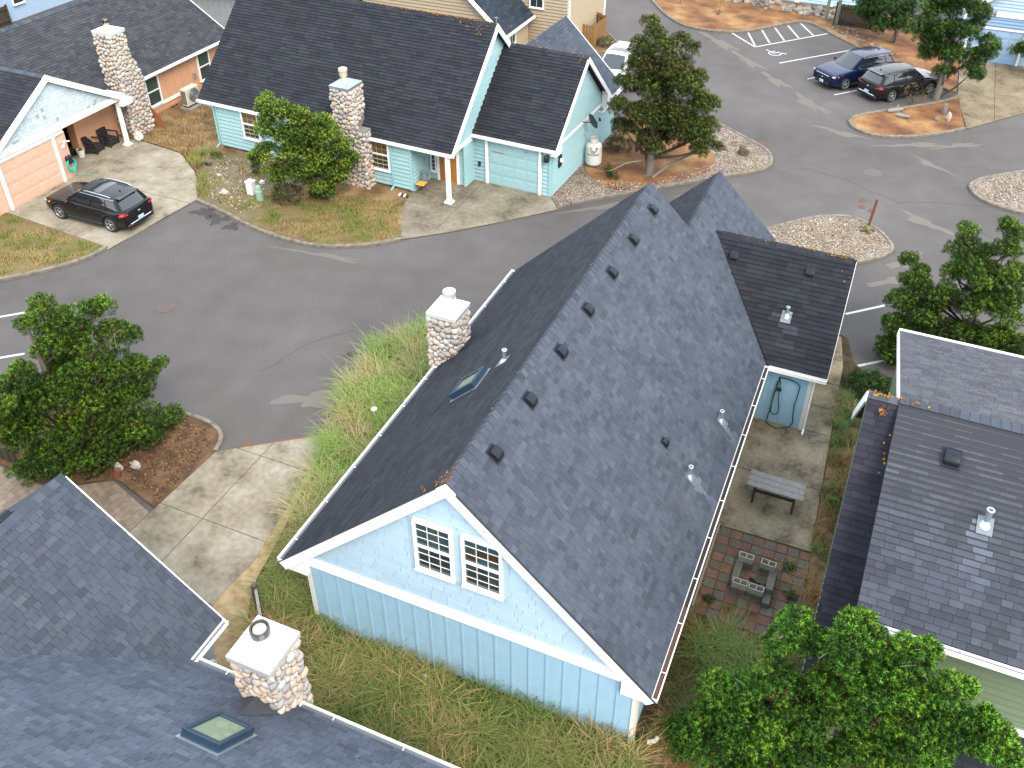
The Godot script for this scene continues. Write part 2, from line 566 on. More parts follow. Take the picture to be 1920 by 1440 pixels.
# ---- materials ------------------------------------------------------------------------------
func materials() -> void:
	rng.seed = 20250
	blot.seed = 5
	blot.frequency = 0.35
	blot.fractal_octaves = 3
	var fine := ntex(512, [[0.0, grey(0.62)], [0.5, grey(0.86)], [1.0, grey(1.1)]], [[180, 2, 1.0], [24, 3, 0.7], [3, 2, 0.5]], 11, 1.7)
	var soft := ntex(512, [[0.0, grey(0.90)], [0.5, grey(0.97)], [1.0, grey(1.0)]], [[6, 4, 1.0], [60, 2, 0.6]], 21, 1.5)
	var wood := ntex(256, [[0.0, grey(0.6)], [0.5, grey(0.85)], [1.0, grey(1.0)]], [[40, 3, 1.0], [4, 2, 0.6]], 31, 1.6)
	M.shingle = mk(grey(1.0), 0.82, 0, fine, 0.9, true)
	M.shingle.metallic_specular = 0.25
	M.siding = mk(grey(1.0), 0.6, 0, soft, 0.5, true)
	M.white = mk(grey(0.86), 0.45, 0, soft, 0.7)
	M.white_dull = mk(L(226, 224, 215, 0.85), 0.6, 0, soft, 0.8)
	M.flashing = mk(L(150, 158, 168, 0.5), 0.5, 0.4)
	M.gutter_light = mk(L(130, 138, 146, 0.5), 0.6)  # inside of a trough, reflected light painted into the grey
	M.gutter_dark = mk(L(84, 70, 60, 0.35), 0.9, 0, fine, 2.0)
	M.needles_litter = mk(L(150, 110, 88, 0.32), 0.95, 0, fine, 3.0)
	M.deck = mk(L(60, 62, 68, 0.5), 0.9)
	M.soffit = mk(L(215, 220, 222, 0.8), 0.7)
	M.glass = mk(Color(0.022, 0.032, 0.036), 0.06)
	M.glass.metallic_specular = 0.7
	M.glass_sky = mk(L(70, 98, 108, 0.5), 0.06)  # pane colour with the sky's reflection painted in
	M.glass_green = mk(Color(0.035, 0.055, 0.05), 0.07)
	M.glass_brown = mk(Color(0.045, 0.032, 0.02), 0.07)
	M.glass_blind = mk(L(70, 90, 84, 0.7), 0.12)
	M.glass_tan = mk(L(105, 85, 62, 0.7), 0.15)
	M.bars_tan = mk(L(190, 170, 120, 0.8), 0.5)
	M.mortar = mk(L(160, 154, 146, 0.6), 0.95, 0, fine, 1.5)
	M.galv = mk(L(185, 195, 205, 0.9), 0.38, 0.75)
	M.cap_bright = mk(L(240, 242, 245, 0.95), 0.3, 0.55)
	M.flue = mk(L(225, 212, 185, 0.85), 0.4, 0.35)
	M.iron = mk(Color(0.02, 0.02, 0.022), 0.5, 0.3)
	M.black = mk(Color(0.012, 0.014, 0.018), 0.33)
	M.vent = mk(Color(0.010, 0.013, 0.020), 0.42)
	M.vent.metallic_specular = 0.35
	M.rubber = mk(Color(0.012, 0.012, 0.013), 0.85)
	M.lichen = mk(grey(1.0), 0.95, 0, fine, 5.0, true)
	M.found = mk(L(165, 160, 148, 0.6), 0.92, 0, soft, 1.2)
	M.block = mk(L(206, 205, 188, 0.5), 0.95, 0, fine, 2.2)
	M.block_old = mk(L(150, 147, 135, 0.45), 0.95, 0, fine, 2.2)
	M.stones = []
	for c in [[214, 202, 188], [204, 190, 176], [186, 181, 176], [168, 166, 165], [220, 194, 172], [210, 207, 202], [184, 174, 168], [200, 182, 166]]:
		M.stones.append(mk(L(c[0], c[1], c[2], 0.74), 0.75, 0, soft, 2.5))
	M.stone_mesh = []
	for i in 3:
		var b := MB.new()
		b.ball(Vector3.ZERO, Vector3.ONE, Basis.IDENTITY, 8, 4)
		for k in b.v.size():
			var p := b.v[k]
			b.v[k] = p * (1.0 + 0.10 * sin(p.x * 2.3 + i * 2.0) * cos(p.y * 2.9 + i) + 0.05 * sin(p.y * 4.0 - i))
		M.stone_mesh.append(b.mesh(M.stones[0]))
	# ground surfaces
	M.ground = mk(grey(1.0), 0.95, 0, ntex(512, [[0.0, L(92, 78, 52, 0.45)], [0.35, L(146, 122, 84, 0.45)], [0.6, L(168, 142, 104, 0.45)], [0.75, L(128, 118, 66, 0.45)], [1.0, L(100, 104, 44, 0.45)]], [[5, 4, 1.0], [60, 3, 0.7]], 41, 1.9), 0.14)
	M.asphalt = mk(grey(1.0), 0.85, 0, ntex(1024, [[0.0, L(98, 92, 90, 0.375)], [0.35, L(118, 112, 110, 0.375)], [0.6, L(128, 122, 120, 0.375)], [0.8, L(136, 132, 131, 0.375)], [1.0, L(156, 148, 142, 0.375)]], [[3, 4, 0.8], [14, 3, 0.4], [300, 2, 0.7]], 51, 1.35), 0.04)
	M.concrete = mk(grey(1.0), 0.88, 0, ntex(1024, [[0.0, L(118, 108, 90, 0.46)], [0.3, L(160, 148, 126, 0.46)], [0.55, L(180, 168, 146, 0.46)], [0.75, L(193, 182, 162, 0.46)], [1.0, L(212, 204, 188, 0.46)]], [[5, 5, 1.0], [30, 3, 0.5], [300, 2, 0.4]], 61, 1.7), 0.13)
	M.concrete_cream = mk(grey(1.0), 0.9, 0, ntex(512, [[0.0, L(140, 128, 106, 0.43)], [0.3, L(184, 172, 148, 0.43)], [0.6, L(200, 189, 166, 0.43)], [1.0, L(222, 214, 196, 0.43)]], [[4, 5, 1.0], [24, 3, 0.5], [200, 2, 0.4]], 66, 1.7), 0.16)
	M.concrete_dirty = mk(grey(1.0), 0.9, 0, ntex(512, [[0.0, L(112, 102, 85, 0.55)], [0.3, L(152, 138, 114, 0.55)], [0.6, L(170, 155, 128, 0.55)], [1.0, L(190, 176, 148, 0.55)]], [[4, 5, 1.0], [24, 3, 0.5], [160, 2, 0.3]], 71, 2.0), 0.22)
	M.kerb = mk(grey(1.0), 0.9, 0, ntex(256, [[0.0, L(120, 112, 100, 0.46)], [0.5, L(160, 150, 134, 0.46)], [1.0, L(186, 176, 160, 0.46)]], [[6, 4, 1.0], [80, 2, 0.6]], 81, 1.8), 0.5)
	M.gravel = mk(grey(1.0), 0.95, 0, ntex(1024, [[0.0, L(90, 78, 68, 0.45)], [0.3, L(140, 122, 108, 0.45)], [0.6, L(168, 152, 136, 0.45)], [0.85, L(190, 176, 160, 0.45)], [1.0, L(222, 214, 202, 0.45)]], [[130, 1, 1.0, 1], [6, 3, 0.4]], 91, 1.3), 0.16)
	M.straw = mk(grey(1.0), 0.95, 0, ntex(512, [[0.0, L(120, 76, 46, 0.38)], [0.4, L(170, 112, 66, 0.38)], [0.7, L(200, 146, 92, 0.38)], [1.0, L(226, 184, 124, 0.38)]], [[3, 4, 1.0], [70, 3, 0.7]], 101, 1.9), 0.15)
	M.mulch = mk(grey(1.0), 0.95, 0, ntex(512, [[0.0, L(70, 48, 32, 0.45)], [0.5, L(122, 88, 58, 0.45)], [1.0, L(160, 126, 88, 0.45)]], [[5, 4, 1.0], [90, 3, 0.9]], 111, 1.9), 0.3)
	M.lawn = mk(grey(1.0), 0.95, 0, ntex(512, [[0.0, L(128, 104, 72, 0.45)], [0.35, L(158, 130, 88, 0.45)], [0.55, L(150, 134, 78, 0.45)], [0.75, L(118, 118, 50, 0.45)], [1.0, L(92, 108, 36, 0.45)]], [[4, 4, 1.0], [50, 3, 0.7]], 121, 1.9), 0.16)
	M.weeds = mk(grey(1.0), 0.95, 0, ntex(512, [[0.0, L(98, 84, 66, 0.45)], [0.3, L(136, 118, 94, 0.45)], [0.55, L(150, 134, 100, 0.45)], [0.75, L(134, 128, 72, 0.45)], [1.0, L(176, 164, 146, 0.45)]], [[5, 4, 0.8], [90, 2, 1.0]], 131, 1.9), 0.2)
	M.dry = mk(grey(1.0), 0.95, 0, ntex(512, [[0.0, L(104, 76, 52, 0.45)], [0.4, L(156, 122, 78, 0.45)], [0.7, L(182, 148, 100, 0.45)], [1.0, L(198, 168, 120, 0.45)]], [[4, 4, 0.8], [70, 3, 0.9]], 141, 1.9), 0.2)
	M.soil = mk(grey(1.0), 0.95, 0, ntex(512, [[0.0, L(54, 42, 26, 0.45)], [0.5, L(88, 72, 42, 0.45)], [1.0, L(128, 108, 66, 0.45)]], [[6, 4, 1.0], [80, 3, 0.7]], 151, 1.9), 0.3)
	M.paint = mk(L(226, 226, 224, 0.7), 0.7, 0, fine, 1.5)
	M.bark = mk(L(150, 140, 128, 0.6), 0.95, 0, wood, 1.5)
	M.bark_dark = mk(L(98, 84, 72, 0.55), 0.95, 0, wood, 1.5)
	M.twig = mk(L(168, 156, 138, 0.6), 0.95)
	M.fence = mk(L(176, 132, 80, 0.62), 0.85, 0, wood, 1.3)
	M.grey_wood = mk(L(172, 170, 166, 0.6), 0.9, 0, wood, 2.0)
	M.old_wood = mk(L(110, 98, 84, 0.6), 0.9, 0, wood, 2.0)
	M.dark_wood = mk(L(84, 74, 62, 0.6), 0.9, 0, wood, 2.0)
	M.leaf = mk(grey(1.0), 0.7, 0, null, 1.0, true)
	M.leaf.backlight = Color(0.42, 0.46, 0.2)
	M.blade = mk(grey(1.0), 0.75, 0, null, 1.0, true)
	M.blade.backlight = Color(0.30, 0.32, 0.2)
	M.pebble = mk(grey(1.0), 0.9, 0, null, 1.0, true)
	M.hose_green = mk(L(24, 82, 60, 0.8), 0.45)
	M.hose_teal = mk(L(40, 196, 176, 0.8), 0.45)
	M.brass = mk(L(200, 160, 70, 0.8), 0.35, 0.7)

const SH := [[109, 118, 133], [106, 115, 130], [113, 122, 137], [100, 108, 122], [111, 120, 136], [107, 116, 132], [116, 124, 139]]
const SD := [[79, 83, 92], [75, 79, 88], [84, 88, 97], [72, 76, 84], [81, 85, 95]]  # darker copy of SH: shade of near and left slopes put into colour

func pal(src: Array, k: float) -> Array:
	var o := []
	for c in src: o.append(L(c[0], c[1], c[2], k))
	return o

func ridge_caps(root: Node, p: Vector3, q: Vector3, na: Vector3, nb: Vector3, src: Array, ex := 0.19, w := 0.16) -> void: # bent shingles along a ridge, na/nb: the slopes' normals
	var d := (q - p).normalized()
	var n := int((q - p).length() / ex)
	var da := d.cross(na)
	if da.y > 0: da = -da
	var db := d.cross(nb)
	if db.y > 0: db = -db
	for i in n:
		var b := MB.new()
		var c: Array = src[rng.randi() % src.size()]
		b.col = L(c[0], c[1], c[2], rng.randf_range(0.38, 0.5))
		var a0 := p + d * ex * i
		var a1 := a0 + d * (ex + 0.05)
		var up := UP * 0.022
		var lift := UP * 0.045
		for s in [[da, na, 1], [db, nb, -1]]:
			var e: Vector3 = s[0]
			var w0: Vector3 = a0 + lift
			var w1: Vector3 = a1 + up
			var f0: Vector3 = a0 + e * w + UP * 0.005 + s[1] * 0.022
			var f1: Vector3 = a1 + e * w + s[1] * 0.012
			var good: bool = (w1 - w0).cross(f0 - w0).dot(s[1]) > 0
			if good:
				b.quad(w0, w1, f1, f0)
				b.quad(w0, f0, f0 - s[1] * 0.03, w0 - UP * 0.04)
				b.quad(f0, f1, f1 - s[1] * 0.03, f0 - s[1] * 0.03)
			else:
				b.quad(w0, f0, f1, w1)
				b.quad(w0, w0 - UP * 0.04, f0 - s[1] * 0.03, f0)
				b.quad(f0, f0 - s[1] * 0.03, f1 - s[1] * 0.03, f1)
		part(root, "ridge_cap", b, M.shingle)

func lichen(root: Node, spots: Array, outn: Vector3, sd: int) -> void: # crusts: [centre, spread, how many]
	var r := RandomNumberGenerator.new()
	r.seed = sd
	var b := MB.new()
	for s in spots:
		for i in s[2]:
			var c: Vector3 = s[0] + Vector3(r.randfn(0, s[1].x), 0, r.randfn(0, s[1].z))
			c.y += r.randfn(0, s[1].y)
			b.col = [L(214, 152, 34, 0.42), L(196, 124, 34, 0.42), L(222, 172, 60, 0.42), L(170, 104, 50, 0.42)][r.randi() % 4]
			b.ball(c, Vector3(r.randf_range(0.012, 0.042), r.randf_range(0.006, 0.012), r.randf_range(0.012, 0.042)), Basis(outn.cross(Vector3(0.1, 0.2, 1)).normalized(), outn, Vector3.UP.cross(outn).normalized()).orthonormalized().rotated(outn, r.randf() * TAU), 6, 3)
	part(root, "lichen", b, M.lichen)

func skylight(root: Node, c: Vector3, along: Vector3, outn: Vector3, su: float, sv: float, frame: Material) -> void: # su along the eave, sv up the slope
	var y := outn
	var x := along
	var z := x.cross(y)
	var bs := Basis(x, y, z)
	var b := MB.new()
	for s in [-1, 1]:
		b.cbox(c + x * s * (su - 0.09) * 0.5 + y * 0.08, Vector3(0.09, 0.2, sv), 0.012, bs)
		b.cbox(c + z * s * (sv - 0.11) * 0.5 + y * 0.079, Vector3(su - 0.18, 0.19, 0.11), 0.012, bs)
	var f := part(root, "skylight", b, frame)
	var g := MB.new()
	g.box(c + y * 0.13, Vector3(su - 0.17, 0.02, sv - 0.2), bs)
	part(f, "pane", g, M.sky_glass)
	var e := MB.new()
	e.box(c + y * 0.02, Vector3(su + 0.1, 0.014, sv + 0.12), bs)
	part(f, "flashing", e, M.galv)

func prism_uh(poly: Array, v0: float, v1: float) -> MB: # outline of (u, h) drawn out along v
	var b := MB.new()
	var a := []
	for p in poly: a.append(V(p[0], v0, p[1]))
	if (a[1] - a[0]).cross(a[2] - a[0]).z < 0: a.reverse()
	b.slab(a, Vector3(0, 0, v1 - v0))
	return b

func prism_vh(poly: Array, u0: float, u1: float) -> MB: # outline of (v, h) drawn out from u0 to u1 (u1 the outside)
	var b := MB.new()
	var a := []
	for p in poly: a.append(V(u1, p[0], p[1]))
	if (a[1] - a[0]).cross(a[2] - a[0]).x < 0: a.reverse()
	b.slab(a, Vector3(u1 - u0, 0, 0))
	return b

func peak_v(root: Node, v: float, hc: float, sl: float, hb: float, u0: float, u1: float) -> void: # mitred board at a gable's peak
	var t := hb * sqrt(1.0 + sl * sl)
	part(root, "rake_board", prism_vh([[v, hc + t], [v + 0.2, hc + t - 0.2 * sl], [v + 0.2, hc - t - 0.2 * sl], [v, hc - t], [v - 0.2, hc - t - 0.2 * sl], [v - 0.2, hc + t - 0.2 * sl]], u0, u1), M.white)

# ---- the blue house -------------------------------------------------------------------------
func blue_house() -> void:
	var h := thing("cottage", "light blue cottage in the middle with steep grey shingle roof and twin gable windows", "house", V(-6.2, 17, 0))
	var nr := Vector3(0.695, 0.719, 0).normalized()
	var nl := Vector3(-0.695, 0.719, 0).normalized()
	var s := 0.966
	var wall: Material = M.wall_blue
	part(h, "wall", prism_uh([[-10.12, 0.18], [-2.12, 0.18], [-2.12, 2.45], [-6.25, 6.4], [-10.12, 2.7]], 11.11, 24.2), wall)
	part(h, "wall", prism_uh([[-8.0, 0.18], [-2.12, 0.18], [-2.12, 2.45], [-4.95, 5.2], [-8.0, 2.3]], 24.2, 28.4), wall)
	part(h, "wall", prism_vh([[22.9, 0.08], [28.3, 0.08], [28.3, 2.2], [25.71, 4.55], [22.9, 2.3]], -2.2, -0.37), wall)
	var f := MB.new()
	f.box(V(-6.12, 17.65, 0.09), Vector3(7.94, 0.24, 13.0))
	f.box(V(-1.3, 25.6, 0.04), Vector3(1.8, 0.12, 5.3))
	part(h, "foundation", f, M.found)
	# front gable: shingle siding above, panels and battens below
	var dr := Vector3(0.719, -0.695, 0).normalized()
	var dwn := Vector3(0, -0.636, 0.772)
	streaks = [[V(-2.36, 19.1, 6.6 - 3.89 * s), dr, 0.14, 1.3, 0.8], [V(-2.56, 16.55, 6.6 - 3.69 * s), dr, 0.14, 1.5, 0.8], [V(-1.55, 24.0, 2.3 + 1.25 * 0.824), dwn, 0.2, 1.4, 0.9]]
	var tabs := []
	courses([V(-10.12, 11.105, 2.5), V(-2.12, 11.105, 2.5), V(-6.25, 11.105, 6.38)], Vector3.RIGHT, Vector3.BACK, 0.15, Vector2(0.3, 0.7), 0.021, 0.003, [L(190, 219, 238, 0.74), L(188, 217, 237, 0.74), L(192, 221, 240, 0.74)], tabs, [], 0.004, 0.02)
	lay(h, tabs, "siding_shingle", "siding_shingles", M.siding)
	for i in 21:
		var u := -10.12 + 8.0 * i / 20.0
		var b := MB.new()
		if i > 0:
			b.box(V(u - 0.2, 11.095, 1.25), Vector3(0.398, 2.12, 0.03))
			part(h, "panel", b, M.panel_blue)
		var t := MB.new()
		if i > 0 and i < 20:
			t.box(V(u, 11.073, 1.25), Vector3(0.05, 2.12, 0.04))
			part(h, "batten", t, M.panel_blue)
	for u in [-10.1, -2.14]:
		board(h, "corner_board", V(u, 11.08, 0.16), V(u, 11.08, 2.32), 0.10, 0.05, M.white_dull, Vector3.BACK)
	board(h, "corner_board", V(-2.1, 11.2, 0.16), V(-2.1, 11.2, 2.3), 0.05, 0.11, M.white_dull, Vector3.BACK)
	board(h, "band_board", V(-10.14, 11.07, 2.43), V(-2.1, 11.07, 2.43), 0.07, 0.25, M.white)
	# window trim in the wall's own blue, then the windows
	var tr := MB.new()
	for c in [[-6.68, 5.24], [-5.57, 5.24], [-6.68, 3.55], [-5.57, 3.55]]: tr.box(V(c[0], 11.085, c[1]), Vector3(1.1, 0.10, 0.03))
	for u in [-7.19, -6.125, -5.06]: tr.box(V(u, 11.086, 4.4), Vector3(0.12 if u != -6.125 else 0.22, 1.6, 0.03))
	part(h, "window_trim", tr, M.siding_blue)
	for u in [-6.68, -5.57]:
		window(h, V(u, 11.08, 4.4), Vector3.RIGHT, Vector3.BACK, 0.9, 1.52, 3, 3, true, {"glass": [M.glass, M.glass_green, M.glass], "upper": [M.glass_sky, M.glass_green, M.glass_sky, M.glass_brown if u > -6 else M.glass_blind]})  # upper panes are paler, a reflection put into their colour
	# roof
	var rp := [V(-1.8, 10.95, 2.3), V(-1.8, 28.6, 2.3), V(-4.95, 28.6, 5.344), V(-4.95, 24.5, 5.344), V(-6.25, 24.5, 6.6), V(-6.25, 10.95, 6.6)]
	var lp := [V(-10.7, 24.5, 2.3), V(-10.7, 10.95, 2.3), V(-6.25, 10.95, 6.6), V(-6.25, 24.5, 6.6)]
	var l2 := [V(-8.1, 28.6, 2.3), V(-8.1, 24.5, 2.3), V(-4.95, 24.5, 5.344), V(-4.95, 28.6, 5.344)]
	var r1 := deck(h, "roof", [rp[0], V(-1.8, 24.5, 2.3), rp[4], rp[5]], nr, M.deck)
	deck(h, "roof", [V(-1.8, 24.5, 2.3), rp[1], rp[2], rp[3]], nr, M.deck)
	deck(h, "roof", lp, nl, M.deck)
	deck(h, "roof", l2, nl, M.deck)
	var nw := Vector3(0, 2.96, 2.44).normalized()
	var nw2 := Vector3(0, 2.96, -2.44).normalized()
	var wp := [V(-1.72, 22.75, 2.3), V(0.03, 22.75, 2.3), V(0.03, 25.71, 4.74), V(-4.32, 25.71, 4.74)]
	deck(h, "roof", wp, nw, M.deck)
	deck(h, "roof", [V(-1.75, 28.67, 2.3), V(0.03, 28.67, 2.3), V(0.03, 25.71, 4.74), V(-4.32, 25.71, 4.74)], nw2, M.deck)
	tabs = []
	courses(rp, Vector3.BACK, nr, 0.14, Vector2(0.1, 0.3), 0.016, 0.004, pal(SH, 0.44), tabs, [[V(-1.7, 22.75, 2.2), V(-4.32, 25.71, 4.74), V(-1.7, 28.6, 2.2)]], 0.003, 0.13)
	courses(wp, Vector3.RIGHT, nw, 0.15, Vector2(0.3, 0.6), 0.028, 0.004, pal(SD, 0.31), tabs, [], 0.003, 0.10)  # wing's near slope, its shade painted in by the darker palette
	courses(lp, Vector3.BACK, nl, 0.145, Vector2(0.2, 0.5), 0.022, 0.004, pal(SD, 0.42), tabs, [], 0.003, 0.12)  # left slope takes the darkened copy, shade in its colour
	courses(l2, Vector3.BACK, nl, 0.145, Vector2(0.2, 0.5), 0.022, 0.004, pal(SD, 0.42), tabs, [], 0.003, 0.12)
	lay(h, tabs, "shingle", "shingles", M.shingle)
	ridge_caps(h, V(-6.25, 10.96, 6.6), V(-6.25, 24.5, 6.6), nl, nr, SH)
	ridge_caps(h, V(-4.95, 24.6, 5.34), V(-4.95, 28.6, 5.34), nl, nr, SH)
	ridge_caps(h, V(-4.1, 25.71, 4.74), V(0.03, 25.71, 4.74), nw, nw2, SD)
	streaks = []
	# rakes, returns, gutters
	for e in [[V(-6.25, 10.93, 6.42), V(-10.7, 10.93, 2.12), nl], [V(-6.25, 10.93, 6.42), V(-1.8, 10.93, 2.12), nr]]:
		board(h, "rake_board", e[0] + (e[0] - e[1]).normalized() * 0.02, e[1], 0.045, 0.24, M.white, e[2])
		board(h, "drip_edge", e[0].lerp(e[1], 0.03) + e[2] * 0.128, e[1] + e[2] * 0.128, 0.05, 0.016, M.deck, e[2])
	part(h, "rake_board", prism_uh([[-6.25, 6.59], [-6.45, 6.397], [-6.45, 6.065], [-6.25, 6.255], [-6.05, 6.065], [-6.05, 6.397]], 10.903, 10.955), M.white)
	for e in [[-10.7, -10.06, 1], [-1.8, -2.44, -1]]:
		part(h, "eave_return", prism_uh([[e[0], 2.24], [e[0], 2.02], [e[1], 2.02], [e[1], 2.86]], 10.955, 11.09), M.white)
	for e in [[-10.7, -10.12, 24.5], [-1.8, -2.12, 22.7]]:
		board(h, "fascia", V(e[0], 10.96, 2.18), V(e[0], e[2], 2.18), 0.03, 0.17, M.white)
		board(h, "soffit", V((e[0] + e[1]) / 2, 10.98, 2.1), V((e[0] + e[1]) / 2, e[2], 2.1), absf(e[0] - e[1]), 0.02, M.soffit)
	gutter(h, V(-10.72, 10.94, 2.29), V(-10.72, 18.75, 2.29), Vector3.LEFT)
	gutter(h, V(-10.72, 19.75, 2.29), V(-10.72, 24.5, 2.29), Vector3.LEFT)
	gutter(h, V(-1.78, 10.94, 2.29), V(-1.78, 22.68, 2.29), Vector3.RIGHT, M.gutter_dark)
	board(h, "needle_litter", V(-1.72, 10.97, 2.24), V(-1.72, 13.4, 2.235), 0.085, 0.03, M.needles_litter)
	gutter(h, V(-1.66, 22.73, 2.29), V(0.03, 22.73, 2.29), Vector3.BACK)
	board(h, "rake_board", V(0.02, 22.8, 2.2), V(0.02, 25.71, 4.6), 0.045, 0.2, M.white, nw)
	# side wall of the garage wing with its grooves, corner board, hose
	for i in 3:
		var g := MB.new()
		g.box(V(-1.96 + i * 0.42 + 0.21, 22.885, 1.1), Vector3(0.412, 2.06, 0.03))
		part(h, "panel", g, M.panel_blue)
	var g2 := MB.new()
	g2.box(V(-0.58, 22.885, 1.1), Vector3(0.25, 2.06, 0.03))
	part(h, "panel", g2, M.panel_blue)
	board(h, "corner_board", V(-0.40, 22.86, 0.08), V(-0.40, 22.86, 2.15), 0.12, 0.05, M.white_dull, Vector3.BACK)
	downspout(h, [V(-0.3, 22.84, 2.2), V(-0.3, 22.84, 0.15), V(-0.3, 22.62, 0.08)], M.white)
	downspout(h, [V(-10.2, 11.3, 2.1), V(-10.2, 11.3, 0.2)], M.panel_blue)
	# roof fittings
	var dn := Vector3(0.719, -0.695, 0).normalized()
	for v in [12.37, 14.18, 16.05, 17.9, 19.75, 21.59, 23.47]: vent_hood(h, V(-5.88, v, 6.6 - 0.37 * s), dn, nr, M.vent, 0.78)
	vent_hood(h, V(-3.32, 16.69, 6.6 - 2.93 * s), dn, nr, M.vent, 0.55, "exhaust_vent")
	for p in [[-2.36, 19.1], [-2.56, 16.55]]: vent_pipe(h, V(p[0], p[1], 6.6 - (p[0] + 6.25) * s), dn, nr)
	vent_pipe(h, V(-7.27, 15.95, 6.6 - 1.02 * s), Vector3(-0.719, -0.695, 0), nl)
	vent_pipe(h, V(-1.55, 24.0, 2.3 + 1.25 * 0.824), Vector3(0, -0.636, 0.772), nw, 0.32)
	for u in [-3.55, -1.2]: vent_hood(h, V(u, 25.15, 4.74 - 0.56 * 0.824), Vector3(0, -0.636, 0.772), nw, M.vent, 0.75)
	skylight(h, V(-8.0, 15.55, 6.6 - 1.75 * s), Vector3.BACK, nl, 0.72, 0.9, M.sky_frame)
	# streaks of zinc-washed roof below the pipes are paler shingles, lichen where the ridge meets the gable
	lichen(h, [[V(-6.25, 11.1, 6.66), Vector3(0.05, 0.01, 0.12), 26], [V(-6.5, 11.02, 6.43), Vector3(0.02, 0.02, 0.04), 8], [V(-6.8, 11.02, 6.15), Vector3(0.04, 0.04, 0.03), 6], [V(-6.36, 13.0, 6.55), Vector3(0.02, 0.01, 0.5), 6], [V(-6.36, 20.5, 6.55), Vector3(0.02, 0.01, 1.0), 7]], nl, 3)
	lichen(h, [[V(-0.5, 25.68, 4.76), Vector3(0.35, 0.01, 0.05), 26], [V(-0.15, 25.2, 4.36), Vector3(0.08, 0.1, 0.12), 12], [V(-2.6, 25.7, 4.77), Vector3(0.8, 0.01, 0.04), 12]], nw, 4)
	# chimney
	var ch := chimney(h, -10.98, -10.14, 18.85, 19.7, 0, 4.0)
	var n := stones(ch, V(-10.98, 18.85, 0), Vector3.RIGHT, UP, Vector3.BACK, PackedVector2Array([Vector2(0, 1.2), Vector2(0.4, 2.0), Vector2(0.84, 2.6), Vector2(0.84, 3.92), Vector2(0, 3.92)]), 0.115, 0.035, 150)
	n = stones(ch, V(-10.14, 18.85, 0), Vector3.FORWARD, UP, Vector3.RIGHT, PackedVector2Array([Vector2(0, 2.6), Vector2(0.85, 2.6), Vector2(0.85, 3.92), Vector2(0, 3.92)]), 0.11, 0.035, 90)
	n = stones(ch, V(-10.98, 19.7, 0), Vector3.BACK, UP, Vector3.LEFT, PackedVector2Array([Vector2(0, 0.6), Vector2(0.85, 0.6), Vector2(0.85, 3.92), Vector2(0, 3.92)]), 0.12, 0.05, 60)
	var cp := cap(h, -10.56, 19.28, 0.96, 0.97, 4.14, M.cap_bright)
	var fl := MB.new()
	fl.lathe(V(-10.5, 19.28, 4.13), [Vector2(0.11, 0), Vector2(0.11, 0.30), Vector2(0.13, 0.31), Vector2(0.13, 0.34), Vector2(0.19, 0.37), Vector2(0.19, 0.60), Vector2(0.165, 0.60), Vector2(0.165, 0.52)], 20)
	fl.lathe(V(-10.5, 19.28, 4.13), [Vector2(0.165, 0.54), Vector2(0.0, 0.57)], 20)
	part(cp, "flue", fl, M.cap_bright)
	var sd := MB.new()
	for i in 5: sd.box(V(-9.95 + 0.02 * i, 19.0 + i * 0.16, 6.6 - 3.70 * s + 0.05), Vector3(0.3, 0.012, 0.14), Basis(Vector3(0.719, 0.695, 0), nl, Vector3.BACK))
	part(h, "cricket", sd, M.deck)

# ---- the aqua house -------------------------------------------------------------------------
func lap_wall(root: Node, poly: Array, xd: Vector3, outn: Vector3, src: Array, called := "siding_board", most := 300) -> void:
	var tabs := []
	courses(poly, xd, outn, 0.19, Vector2(3.0, 4.6), 0.055, 0.002, src, tabs, [], 0.001, 0.03)
	lay(root, tabs, called, "siding_boards", M.siding, most)

